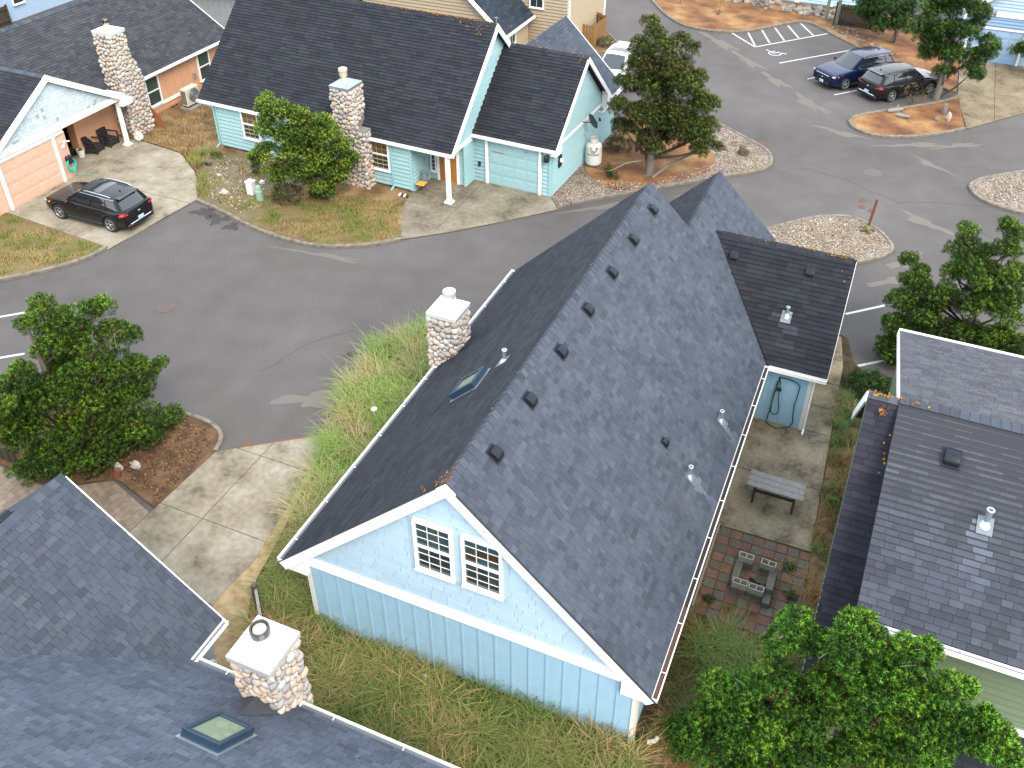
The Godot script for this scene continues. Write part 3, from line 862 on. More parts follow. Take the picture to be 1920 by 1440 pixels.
func aqua_house() -> void:
	var h := thing("cottage", "aqua cottage with dark shingle roof, brown front door and single garage door", "house", V(-16.9, 31.6, 0))
	var nf := Vector3(0, 0.714, 0.7).normalized()   # near slope, faces the camera
	var nb := Vector3(0, 0.714, -0.7).normalized()
	var s := 0.98
	var aq := [L(176, 218, 224, 0.64), L(179, 220, 226, 0.64), L(174, 216, 223, 0.64)]
	part(h, "wall", prism_vh([[31.64, 0.2], [39.9, 0.2], [39.9, 2.4], [35.8, 6.4], [31.64, 2.35]], -29.4, -18.8), M.wall_aqua)
	part(h, "wall", prism_vh([[33.15, 0.1], [39.9, 0.1], [39.9, 2.4], [35.8, 6.4], [33.15, 3.8]], -18.8, -17.0), M.wall_aqua)
	part(h, "wall", prism_vh([[31.7, 2.2], [33.2, 2.2], [33.2, 3.7]], -18.8, -17.0), M.wall_aqua)
	part(h, "wall", prism_vh([[34.02, 0.05], [41.3, 0.05], [41.3, 2.3], [40.3, 2.3], [37.1, 5.2], [34.02, 2.4]], -17.0, -13.2), M.wall_aqua)
	part(h, "wall", prism_uh([[-19.0, 0.1], [-13.2, 0.1], [-13.2, 2.3], [-16.05, 5.1], [-19.0, 2.4]], 39.5, 41.7), M.wall_aqua)
	var f := MB.new()
	f.box(V(-24.1, 35.7, 0.1), Vector3(10.56, 0.24, 8.0))
	f.box(V(-15.1, 37.7, 0.04), Vector3(3.76, 0.1, 7.3))
	part(h, "foundation", f, M.found)
	for u in [-28.2, -19.9]:
		var vb := MB.new()
		vb.box(V(u, 31.69, 0.12), Vector3(0.4, 0.14, 0.02))
		part(h, "foundation_vent", vb, M.iron)
	# siding
	lap_wall(h, [V(-29.4, 31.63, 0.2), V(-18.8, 31.63, 0.2), V(-18.8, 31.63, 2.36), V(-29.4, 31.63, 2.36)], Vector3.RIGHT, Vector3.BACK, aq)
	lap_wall(h, [V(-18.79, 31.64, 0.12), V(-18.79, 33.14, 0.12), V(-18.79, 33.14, 2.3), V(-18.79, 31.64, 2.3)], Vector3.FORWARD, Vector3.RIGHT, aq)
	lap_wall(h, [V(-18.79, 33.14, 0.12), V(-17.0, 33.14, 0.12), V(-17.0, 33.14, 2.3), V(-18.79, 33.14, 2.3)], Vector3.RIGHT, Vector3.BACK, aq)
	lap_wall(h, [V(-16.99, 33.0, 0.1), V(-16.99, 34.02, 0.1), V(-16.99, 37.2, 5.25), V(-16.99, 35.85, 6.4), V(-16.99, 33.0, 3.5)], Vector3.FORWARD, Vector3.RIGHT, aq)
	lap_wall(h, [V(-16.99, 31.7, 2.3), V(-16.99, 33.0, 2.3), V(-16.99, 33.0, 3.55)], Vector3.FORWARD, Vector3.RIGHT, aq)
	lap_wall(h, [V(-17.0, 34.01, 0.05), V(-16.4, 34.01, 0.05), V(-16.4, 34.01, 2.36), V(-17.0, 34.01, 2.36)], Vector3.RIGHT, Vector3.BACK, aq)
	lap_wall(h, [V(-13.62, 34.01, 0.05), V(-13.2, 34.01, 0.05), V(-13.2, 34.01, 2.36), V(-13.62, 34.01, 2.36)], Vector3.RIGHT, Vector3.BACK, aq)
	lap_wall(h, [V(-13.19, 34.02, 0.05), V(-13.19, 41.3, 0.05), V(-13.19, 41.3, 2.2), V(-13.19, 40.2, 2.25), V(-13.19, 37.1, 5.2), V(-13.19, 34.02, 2.4)], Vector3.FORWARD, Vector3.RIGHT, aq)
	for c in [[-29.38, 31.6, 0.2, 2.3], [-18.83, 31.6, 0.15, 2.3], [-13.22, 33.98, 0.06, 2.3]]: board(h, "corner_board", V(c[0], c[1], c[2]), V(c[0], c[1], c[3]), 0.1, 0.06, M.trim_aqua, Vector3.BACK)
	board(h, "band_board", V(-13.165, 34.0, 2.24), V(-13.165, 40.4, 2.24), 0.05, 0.2, M.white)
	board(h, "band_board", V(-16.965, 31.5, 2.2), V(-16.965, 33.95, 2.2), 0.05, 0.22, M.white)
	# roofs
	var fp := [V(-30.3, 31.5, 2.4), V(-16.68, 31.5, 2.4), V(-16.68, 35.85, 6.66), V(-30.3, 35.85, 6.66)]
	deck(h, "roof", fp, nf, M.deck)
	deck(h, "roof", [V(-30.3, 40.2, 2.4), V(-16.68, 40.2, 2.4), V(-16.68, 35.85, 6.66), V(-30.3, 35.85, 6.66)], nb, M.deck)
	var ng := Vector3(0, 3.32, 3.03).normalized()
	var ng2 := Vector3(0, 3.32, -3.03).normalized()
	var gp := [V(-17.1, 33.78, 2.4), V(-12.9, 33.78, 2.4), V(-12.9, 37.1, 5.43), V(-17.1, 37.1, 5.43)]
	deck(h, "roof", gp, ng, M.deck)
	deck(h, "roof", [V(-17.1, 40.4, 2.42), V(-12.9, 40.4, 2.42), V(-12.9, 37.1, 5.43), V(-17.1, 37.1, 5.43)], ng2, M.deck)
	var nr := Vector3(0.69, 0.72, 0).normalized()
	var rp := [V(-12.95, 40.35, 2.42), V(-12.95, 41.95, 2.42), V(-16.05, 41.95, 5.4), V(-16.05, 37.1, 5.4)]
	deck(h, "roof", rp, nr, M.deck)
	deck(h, "roof", [V(-19.15, 37.5, 2.42), V(-19.15, 41.95, 2.42), V(-16.05, 41.95, 5.4), V(-16.05, 37.5, 5.4)], Vector3(-0.69, 0.72, 0).normalized(), M.deck)
	var tabs := []
	courses(fp, Vector3.RIGHT, nf, 0.15, Vector2(0.3, 0.7), 0.034, 0.003, pal(SD, 0.38), tabs, [], 0.003, 0.1)  # near slopes: the darker shingle copy carries painted shade
	courses(gp, Vector3.RIGHT, ng, 0.15, Vector2(0.3, 0.7), 0.034, 0.003, pal(SD, 0.38), tabs, [], 0.003, 0.1)
	courses(rp, Vector3.BACK, nr, 0.15, Vector2(0.2, 0.5), 0.016, 0.004, pal(SH, 0.45), tabs, [], 0.003, 0.1)
	lay(h, tabs, "shingle", "shingles", M.shingle)
	ridge_caps(h, V(-26.0, 35.85, 6.67), V(-16.7, 35.85, 6.67), nf, nb, SD, 0.25)
	ridge_caps(h, V(-16.9, 37.1, 5.44), V(-12.9, 37.1, 5.44), ng, ng2, SD, 0.25)
	lichen(h, [[V(-19.5, 35.8, 6.7), Vector3(1.5, 0.01, 0.05), 150], [V(-18.0, 35.65, 6.5), Vector3(0.8, 0.08, 0.08), 40], [V(-17.4, 35.4, 6.28), Vector3(0.15, 0.1, 0.1), 14]], nf, 8)
	lichen(h, [[V(-13.2, 36.95, 5.33), Vector3(0.1, 0.12, 0.13), 18], [V(-14.5, 37.08, 5.47), Vector3(0.7, 0.01, 0.03), 16]], ng, 9)
	board(h, "rake_board", V(-16.66, 31.48, 2.26), V(-16.66, 35.86, 6.53), 0.045, 0.22, M.white, nf)
	board(h, "rake_board", V(-16.66, 40.2, 2.26), V(-16.66, 35.84, 6.53), 0.045, 0.22, M.white, nb)
	board(h, "rake_board", V(-12.88, 33.76, 2.3), V(-12.88, 37.11, 5.32), 0.045, 0.2, M.white, ng)
	board(h, "rake_board", V(-12.88, 40.4, 2.3), V(-12.88, 37.09, 5.32), 0.045, 0.2, M.white, ng2)
	board(h, "rake_board", V(-12.94, 41.97, 2.3), V(-16.05, 41.97, 5.28), 0.2, 0.045, M.white, Vector3.FORWARD)
	part(h, "eave_return", prism_vh([[33.75, 2.3], [33.75, 2.1], [34.3, 2.1], [34.3, 2.8]], -13.15, -12.86), M.white)
	part(h, "eave_return", prism_vh([[40.45, 2.3], [40.45, 2.05], [39.7, 2.05], [39.7, 2.9]], -13.15, -12.86), M.white)
	peak_v(h, 35.85, 6.53, 0.98, 0.11, -16.69, -16.635)
	peak_v(h, 37.1, 5.32, 0.912, 0.1, -12.91, -12.855)
	gutter(h, V(-30.3, 31.49, 2.38), V(-22.3, 31.49, 2.38), Vector3.BACK)
	gutter(h, V(-20.9, 31.49, 2.38), V(-16.66, 31.49, 2.38), Vector3.BACK)
	gutter(h, V(-17.0, 33.77, 2.38), V(-12.88, 33.77, 2.38), Vector3.BACK)
	gutter(h, V(-12.94, 40.5, 2.4), V(-12.94, 41.95, 2.4), Vector3.RIGHT)
	downspout(h, [V(-30.1, 31.45, 2.3), V(-29.5, 31.55, 2.1), V(-29.5, 31.55, 0.25), V(-29.55, 31.3, 0.1)], M.trim_aqua)
	downspout(h, [V(-19.75, 31.55, 2.3), V(-19.75, 31.55, 0.2), V(-19.75, 31.3, 0.1)], M.trim_aqua)
	downspout(h, [V(-13.3, 33.7, 2.3), V(-13.25, 33.95, 2.15), V(-13.25, 33.95, 0.1)], M.trim_aqua)
	downspout(h, [V(-13.0, 41.4, 2.3), V(-13.0, 41.4, 0.2), V(-12.8, 41.4, 0.1)], M.trim_aqua)
	for u in [-27.42, -20.38]: window(h, V(u, 31.6, 1.62), Vector3.RIGHT, Vector3.BACK, 0.98, 1.52, 3, 3, false, {"glass": [M.glass_tan, M.glass_brown], "bars": M.bars_tan})
	# porch: column, slab, door, sidelight
	var sb := MB.new()
	sb.flat(PackedVector2Array([Vector2(-18.78, 32.15), Vector2(-17.05, 32.15), Vector2(-17.05, 33.14), Vector2(-18.78, 33.14)]), 0.0, 0.14)
	part(h, "porch_step", sb, M.concrete)
	var cb := MB.new()
	cb.cbox(V(-16.95, 31.55, 1.15), Vector3(0.17, 2.2, 0.17), 0.015)
	cb.cbox(V(-16.95, 31.55, 0.07), Vector3(0.36, 0.1, 0.36), 0.02)
	cb.cbox(V(-16.95, 31.55, 0.15), Vector3(0.26, 0.1, 0.26), 0.03)
	part(h, "column", cb, M.white)
	var db := MB.new()
	db.box(V(-17.82, 33.1, 1.14), Vector3(0.86, 2.0, 0.05))
	for p in [[-18.02, 1.65], [-17.62, 1.65], [-18.02, 0.75], [-17.62, 0.75]]: db.cbox(V(p[0], 33.07, p[1]), Vector3(0.26, 0.68, 0.03), 0.01)
	var d := part(h, "door", db, M.door_brown)
	var kb := MB.new()
	kb.ball(V(-18.18, 33.03, 1.1), Vector3(0.03, 0.03, 0.03))
	kb.ball(V(-18.18, 33.03, 1.25), Vector3(0.025, 0.025, 0.02))
	part(d, "handle", kb, M.brass)
	var fb := MB.new()
	for u in [-18.32, -17.32]: fb.box(V(u, 33.08, 1.14), Vector3(0.11, 2.1, 0.08))
	fb.box(V(-17.82, 33.08, 2.2), Vector3(1.1, 0.1, 0.08))
	part(h, "door_frame", fb, M.white)
	window(h, V(-18.57, 33.12, 1.3), Vector3.RIGHT, Vector3.BACK, 0.3, 1.6, 1, 4, false, {"double": false, "fw": 0.06})
	var bell := MB.new()
	bell.cbox(V(-18.76, 32.6, 1.3), Vector3(0.03, 0.16, 0.07), 0.008)
	part(h, "doorbell", bell, M.iron)
	garage_door(h, V(-15.0, 33.98, 1.07), Vector3.RIGHT, Vector3.BACK, 2.46, 2.1, M.garage_aqua, M.white)
	# wear on the top left panels of the garage door
	var wb := MB.new()
	for p in [[-16.0, 1.92, 0.4], [-15.75, 1.66, 0.55], [-16.05, 1.45, 0.4], [-16.12, 1.2, 0.12], [-14.3, 1.95, 0.6]]: wb.box(V(p[0], 33.928, p[1]), Vector3(p[2], 0.025, 0.006))
	part(h, "rust_mark", wb, M.rust)
	var lb := MB.new()
	lb.lathe(V(-13.38, 33.83, 1.72), [Vector2(0.05, 0), Vector2(0.13, 0.05), Vector2(0.12, 0.28), Vector2(0.03, 0.36)], 8)
	lb.box(V(-13.38, 33.93, 1.9), Vector3(0.1, 0.2, 0.16))
	part(h, "lantern", lb, M.iron)
	var ob := MB.new()
	ob.cbox(V(-16.7, 33.96, 0.9), Vector3(0.12, 0.24, 0.08), 0.01)
	part(h, "outlet_box", ob, M.iron)
	var mb := MB.new()
	mb.cbox(V(-13.13, 34.75, 1.45), Vector3(0.1, 0.55, 0.3), 0.012)
	var mm := part(h, "electric_meter", mb, M.iron)
	var md := MB.new()
	md.lathe(V(-13.08, 34.75, 1.5), [Vector2(0.1, 0), Vector2(0.1, 0.08), Vector2(0.06, 0.12), Vector2(0, 0.12)], 14, Basis(Vector3.UP, Vector3.RIGHT, Vector3.UP.cross(Vector3.RIGHT)))
	part(mm, "dial", md, M.white)
	# satellite dish on its arm
	var dish := MB.new()
	var dc := V(-12.70, 37.35, 2.36)
	var dn := Vector3(0.56, 0.30, -0.72).normalized()
	var dx := dn.cross(UP).normalized()
	var dbs := Basis(dx, dn, dx.cross(dn))
	dish.lathe(dc, [Vector2(0.0, 0.0), Vector2(0.2, 0.02), Vector2(0.36, 0.07), Vector2(0.365, 0.075), Vector2(0.36, 0.05), Vector2(0.2, -0.02), Vector2(0, -0.04)], 20, dbs)
	var ds := part(h, "satellite_dish", dish, M.dish)
	var ab := MB.new()
	ab.tube([V(-13.16, 37.3, 2.3), V(-12.95, 37.3, 2.3), dc - dn * 0.05], 0.022, 6)
	ab.tube([dc - dbs.z * 0.3, dc + dn * 0.4 - dbs.z * 0.1], 0.012, 6)
	ab.box(dc + dn * 0.4 - dbs.z * 0.1, Vector3(0.09, 0.07, 0.14), dbs)
	part(ds, "arm", ab, M.iron)
	var pb := MB.new()
	pb.tube([V(-13.1, 39.2, 2.05), V(-12.9, 39.2, 2.05), V(-12.9, 39.6, 2.05)], 0.03, 6)
	pb.box(V(-12.92, 39.6, 2.1), Vector3(0.12, 0.1, 0.16))
	part(h, "floodlight", pb, M.white)
	var an := MB.new()
	an.tube([V(-16.75, 35.9, 6.55), V(-16.75, 35.9, 6.95)], 0.015, 6)
	an.tube([V(-16.85, 35.9, 6.9), V(-16.65, 35.9, 6.9)], 0.01, 5)
	part(h, "antenna", an, M.galv)
	# chimney with its tapering breast
	var ch := chimney(h, -22.1, -20.8, 31.05, 31.7, 0, 2.7)
	var ub := MB.new()
	ub.box(V(-21.75, 31.55, 3.6), Vector3(0.85, 1.9, 0.95))
	part(ch, "stack", ub, M.mortar)
	var n := stones(ch, V(-22.2, 31.05, 0), Vector3.RIGHT, UP, Vector3.BACK, PackedVector2Array([Vector2(0.05, 0), Vector2(1.42, 0), Vector2(1.3, 2.6), Vector2(0.9, 3.4), Vector2(0.88, 4.45), Vector2(0, 4.45)]), 0.125, 0.04, 210)
	n = stones(ch, V(-21.32, 31.1, 0), Vector3.FORWARD, UP, Vector3.RIGHT, PackedVector2Array([Vector2(0, 2.6), Vector2(0.95, 3.4), Vector2(0.95, 4.45), Vector2(0, 4.45)]), 0.115, 0.04, 60)
	n = stones(ch, V(-20.8, 31.05, 0), Vector3.FORWARD, UP, Vector3.RIGHT, PackedVector2Array([Vector2(0, 0), Vector2(0.55, 0), Vector2(0.55, 2.6), Vector2(0, 2.6)]), 0.12, 0.05, 40)
	n = stones(ch, V(-22.2, 31.9, 0), Vector3.BACK, UP, Vector3.LEFT, PackedVector2Array([Vector2(0.0, 0), Vector2(0.9, 0), Vector2(0.9, 4.4), Vector2(0, 4.4)]), 0.13, 0.06, 60)
	var cp := cap(h, -21.77, 31.55, 0.98, 1.08, 4.64, M.galv)
	var fl := MB.new()
	fl.lathe(V(-21.8, 31.5, 4.62), [Vector2(0.1, 0), Vector2(0.1, 0.32), Vector2(0.17, 0.35), Vector2(0.17, 0.55), Vector2(0.19, 0.56), Vector2(0.19, 0.68), Vector2(0.16, 0.68), Vector2(0.15, 0.6), Vector2(0, 0.62)], 18)
	part(cp, "flue", fl, M.flue)
	var pole := MB.new()
	pole.tube([V(-12.75, 33.95, 0.1), V(-12.75, 34.0, 0.1)], 0.01, 5)
	h.rotation.y = -0.038

func garage_door(root: Node, c: Vector3, rt: Vector3, outn: Vector3, w: float, h: float, mat: Material, trim: Material) -> void:
	var bs := Basis(rt, UP, outn)
	var b := MB.new()
	b.box(c, Vector3(w, h, 0.05), bs)
	var d := part(root, "garage_door", b, mat)
	var ph := h / 4
	for j in 4:
		var pb := MB.new()
		pb.box(c + UP * (ph * (j + 0.5) - h / 2) + outn * 0.032, Vector3(w - 0.01, ph - 0.014, 0.02), bs)
		for i in 4:
			var pc: Vector3 = c + UP * (ph * (j + 0.5) - h / 2) + rt * w * ((i + 0.5) / 4 - 0.5) + outn * 0.046
			pb.cbox(pc, Vector3(w / 4 - 0.14, ph - 0.16, 0.022), 0.008, bs)
		part(d, "panel", pb, mat)
	for s in [-1, 1]: board(root, "door_trim", c + rt * s * (w / 2 + 0.07) - UP * h / 2 + outn * 0.04, c + rt * s * (w / 2 + 0.07) + UP * (h / 2 + 0.08) + outn * 0.04, 0.12, 0.14, trim, outn)
	board(root, "door_trim", c - rt * (w / 2 + 0.01) + UP * (h / 2 + 0.06) + outn * 0.041, c + rt * (w / 2 + 0.01) + UP * (h / 2 + 0.06) + outn * 0.041, 0.138, 0.12, trim, UP)

# ---- the peach house ------------------------------------------------------------------------
func peach_house() -> void:
	var h := thing("cottage", "peach cottage with pale shake gable over its garage and a tall stone chimney", "house", V(-35, 27, 0))
	var wall: Material = M.wall_peach
	var nm := Vector3(0.545, 0.838, 0).normalized()
	var s := 0.65
	part(h, "wall", prism_uh([[-43.0, 0.1], [-34.85, 0.1], [-34.85, 2.4], [-38.8, 5.0], [-43, 2.3]], 28.65, 39.8), wall)
	part(h, "wall", prism_uh([[-43.0, 0.1], [-36.4, 0.1], [-36.4, 3.3], [-38.8, 5.0], [-43, 2.3]], 15.0, 28.65), wall)
	part(h, "wall", prism_vh([[22.75, 0.05], [26.98, 0.05], [26.98, 4.5], [26.72, 4.6], [22.75, 2.3]], -39, -33.66), wall)
	part(h, "wall", prism_vh([[22.9, 2.55], [30.6, 2.55], [26.72, 4.75]], -36.0, -33.5), M.siding_gable)
	var f := MB.new()
	f.box(V(-38.9, 34.2, 0.06), Vector3(8.02, 0.16, 11.1))
	part(h, "foundation", f, M.found)
	for i in 11:
		var b := MB.new()
		b.box(V(-34.83, 33.35 + i * 0.585, 1.3), Vector3(0.03, 2.2, 0.572))
		part(h, "panel", b, wall)
	board(h, "band_board", V(-34.79, 33.2, 0.56), V(-34.79, 36.6, 0.56), 0.05, 0.15, M.white)
	for c in [33.8, 37.72]: window(h, V(-34.8, c, 1.38), Vector3.FORWARD, Vector3.RIGHT, 0.95, 1.5, 1, 1, false, {"glass": [M.glass_blind, M.glass_green]})
	for c in [34.9, 35.2]:
		var vb := MB.new()
		vb.box(V(-34.86, c, 0.06), Vector3(0.1, 0.12, 0.2))
		part(h, "foundation_vent", vb, M.iron)
	var jb := MB.new()
	jb.cbox(V(-34.75, 36.85, 1.15), Vector3(0.12, 0.3, 0.16), 0.01)
	part(h, "junction_box", jb, M.galv)
	# shake gable, beam, garage front
	var tabs := []
	courses([V(-33.49, 22.9, 2.62), V(-33.49, 30.55, 2.62), V(-33.49, 26.72, 4.72)], Vector3.FORWARD, Vector3.RIGHT, 0.16, Vector2(0.1, 0.2), 0.022, 0.006, [L(200, 217, 226, 0.84), L(206, 221, 229, 0.84), L(193, 211, 222, 0.84), L(210, 224, 231, 0.84)], tabs, [], 0.005, 0.06)
	for t in tabs:
		if rng.randf() < 0.035: t[2] = L(176, 182, 186, 0.7)
	lay(h, tabs, "shake", "shakes", M.siding)
	board(h, "beam", V(-33.5, 22.5, 2.53), V(-33.5, 30.62, 2.53), 0.12, 0.27, M.white)
	board(h, "fascia", V(-33.56, 22.8, 2.28), V(-33.56, 26.95, 2.28), 0.06, 0.24, M.white)
	garage_door(h, V(-33.63, 24.92, 1.1), Vector3.FORWARD, Vector3.RIGHT, 2.75, 2.15, M.garage_peach, M.white)
	for e in [[22.75, 23.35], [26.5, 27.0]]:
		var b := MB.new()
		b.box(V(-33.64, (e[0] + e[1]) / 2, 1.12), Vector3(0.05, 2.15, e[1] - e[0]))
		part(h, "panel", b, M.garage_peach)
	board(h, "corner_board", V(-33.63, 26.98, 0.06), V(-33.63, 26.98, 2.2), 0.1, 0.08, M.garage_peach, Vector3.RIGHT)
	var fx := MB.new()
	fx.tube([V(-33.6, 26.75, 1.75), V(-33.4, 26.75, 1.85), V(-33.3, 26.6, 1.75)], 0.035, 6)
	fx.ball(V(-33.3, 26.55, 1.7), Vector3(0.07, 0.07, 0.07))
	fx.tube([V(-33.4, 26.75, 1.85), V(-33.3, 26.95, 1.8)], 0.03, 6)
	part(h, "floodlight", fx, M.white)
	# porch
	for i in 5:
		var b := MB.new()
		b.box(V(-35.3, 28.9 + i * 0.46, 1.28), Vector3(0.04, 2.4, 0.45))
		part(h, "panel", b, wall)
	for i in 4:
		var b := MB.new()
		b.box(V(-36.36, 27.2 + i * 0.4, 1.25), Vector3(0.04, 2.3, 0.39))
		part(h, "panel", b, M.wall_peach_shaded)  # recess wall with porch shade in its colour
	part(h, "wall", prism_vh([[28.65, 0.1], [31.0, 0.1], [31.0, 2.3], [28.65, 2.3]], -36.5, -35.33), wall)
	var ce := MB.new()
	ce.box(V(-34.9, 29.0, 2.5), Vector3(2.7, 0.04, 3.8))
	part(h, "porch_ceiling", ce, M.white_dull)
	var ow := MB.new()
	for i in 8:
		var a0 := TAU * (i - 0.5) / 8
		var a1 := TAU * (i + 0.5) / 8
		var oc := V(-35.25, 30.42, 1.48)
		ow.bar(oc + Vector3(0, sin(a0), cos(a0)) * 0.42, oc + Vector3(0, sin(a1), cos(a1)) * 0.42, 0.07, 0.09, Vector3.RIGHT)
	var ocw := part(h, "octagon_window", ow, M.bars_tan)
	var og := MB.new()
	og.lathe(V(-35.275, 30.42, 1.48), [Vector2(0.4, 0.0), Vector2(0.4, 0.015), Vector2(0, 0.016)], 8, Basis(Vector3.UP.rotated(Vector3.RIGHT, PI / 8), Vector3.RIGHT, Vector3.UP.cross(Vector3.RIGHT).rotated(Vector3.RIGHT, PI / 8)), false)
	part(ocw, "pane", og, M.glass_blind)
	var cb := MB.new()
	cb.lathe(V(-33.75, 30.45, 0.05), [Vector2(0.12, 0.1), Vector2(0.115, 1.2), Vector2(0.105, 2.36)], 16)
	cb.cbox(V(-33.75, 30.45, 0.06), Vector3(0.34, 0.08, 0.34), 0.015)
	cb.cbox(V(-33.75, 30.45, 0.13), Vector3(0.27, 0.08, 0.27), 0.02)
	part(h, "column", cb, M.white)
	# roofs
	var rp := [V(-34.5, 14.0, 2.4), V(-34.5, 39.95, 2.4), V(-38.8, 39.95, 5.195), V(-38.8, 14.0, 5.195)]
	deck(h, "roof", rp, nm, M.deck)
	deck(h, "roof", [V(-43.1, 14.0, 2.4), V(-43.1, 39.95, 2.4), V(-38.8, 39.95, 5.195), V(-38.8, 14.0, 5.195)], Vector3(-nm.x, nm.y, 0), M.deck)
	var ng := Vector3(0, 4.15, 2.5).normalized()
	var gp := [V(-40.0, 22.55, 2.37), V(-33.3, 22.55, 2.37), V(-33.3, 26.72, 4.88), V(-40.0, 26.72, 4.88)]
	var gq := [V(-40.0, 30.89, 2.37), V(-33.3, 30.89, 2.37), V(-33.3, 26.72, 4.88), V(-40.0, 26.72, 4.88)]
	deck(h, "roof", gp, ng, M.deck)
	deck(h, "roof", gq, Vector3(0, ng.y, -ng.z), M.deck)
	tabs = []
	courses(rp, Vector3.BACK, nm, 0.15, Vector2(0.22, 0.45), 0.018, 0.004, pal([[92, 95, 102], [97, 100, 107], [86, 90, 97], [102, 105, 111]], 0.47), tabs, [[V(-34.4, 22.5, 2.3), V(-38.4, 26.72, 4.9), V(-34.4, 30.9, 2.3)]], 0.003, 0.12)
	courses(gp, Vector3.RIGHT, ng, 0.15, Vector2(0.22, 0.5), 0.018, 0.004, pal(SD, 0.38), tabs, [], 0.003, 0.12)
	courses(gq, Vector3.RIGHT, Vector3(0, ng.y, -ng.z), 0.15, Vector2(0.22, 0.5), 0.018, 0.004, pal(SD, 0.38), tabs, [], 0.003, 0.12)
	lay(h, tabs, "shingle", "shingles", M.shingle)
	ridge_caps(h, V(-38.6, 26.72, 4.88), V(-33.3, 26.72, 4.88), ng, Vector3(0, ng.y, -ng.z), SH, 0.22)
	ridge_caps(h, V(-38.8, 27, 5.2), V(-38.8, 39.9, 5.2), nm, Vector3(-nm.x, nm.y, 0), SH, 0.25)
	board(h, "rake_board", V(-33.28, 22.5, 2.22), V(-33.28, 26.74, 4.78), 0.05, 0.24, M.white, ng)
	board(h, "rake_board", V(-33.28, 30.95, 2.22), V(-33.28, 26.70, 4.78), 0.05, 0.24, M.white, Vector3(0, ng.y, -ng.z))
	part(h, "eave_return", prism_vh([[30.95, 2.36], [30.95, 2.12], [30.3, 2.12], [30.3, 2.72]], -33.5, -33.26), M.white)
	board(h, "rake_board", V(-34.5, 39.97, 2.3), V(-38.8, 39.97, 5.09), 0.05, 0.2, M.white, nm)
	peak_v(h, 26.72, 4.78, 0.602, 0.12, -33.31, -33.252)
	gutter(h, V(-34.49, 32.6, 2.38), V(-34.49, 39.95, 2.38), Vector3.RIGHT)
	vent_hood(h, V(-36.6, 26.0, 4.88 - 0.72 * 0.602), Vector3(0, -0.516, 0.856), ng, M.vent, 0.8)
	# chimney
	var ch := chimney(h, -34.95, -33.95, 31.2, 32.45, 0, 3.0)
	var ub := MB.new()
	ub.box(V(-34.42, 31.62, 4.0), Vector3(0.94, 2.3, 0.82))
	part(ch, "stack", ub, M.mortar)
	var n := stones(ch, V(-33.95, 31.17, 0), Vector3.FORWARD, UP, Vector3.RIGHT, PackedVector2Array([Vector2(0, 0), Vector2(1.34, 0), Vector2(1.33, 2.9), Vector2(0.9, 4.0), Vector2(0.86, 5.05), Vector2(0, 5.05)]), 0.12, 0.045, 220)
	n = stones(ch, V(-34.95, 31.2, 0), Vector3.RIGHT, UP, Vector3.BACK, PackedVector2Array([Vector2(0, 0.8), Vector2(1.0, 0.2), Vector2(1.0, 5.05), Vector2(0, 5.05)]), 0.105, 0.05, 150)
	var cp := cap(h, -34.42, 31.62, 1.1, 0.96, 5.22, M.cap_bright)
	var fl := MB.new()
	fl.lathe(V(-34.42, 31.6, 5.2), [Vector2(0.12, 0), Vector2(0.12, 0.3), Vector2(0.1, 0.34), Vector2(0.1, 0.5)], 14)
	var fp := part(cp, "flue", fl, M.flue)
	var cw := MB.new()
	for k in 5: cw.bar(V(-34.42, 31.6, 5.62) + Vector3(-0.16 + 0.08 * k, 0.06 - absf(k - 2) * 0.035, -0.16), V(-34.42, 31.6, 5.62) + Vector3(-0.16 + 0.08 * k, 0.06 - absf(k - 2) * 0.035, 0.16), 0.085, 0.03)
	cw.box(V(-34.42, 31.6, 5.56), Vector3(0.05, 0.1, 0.3))
	part(fp, "cowl", cw, M.iron)

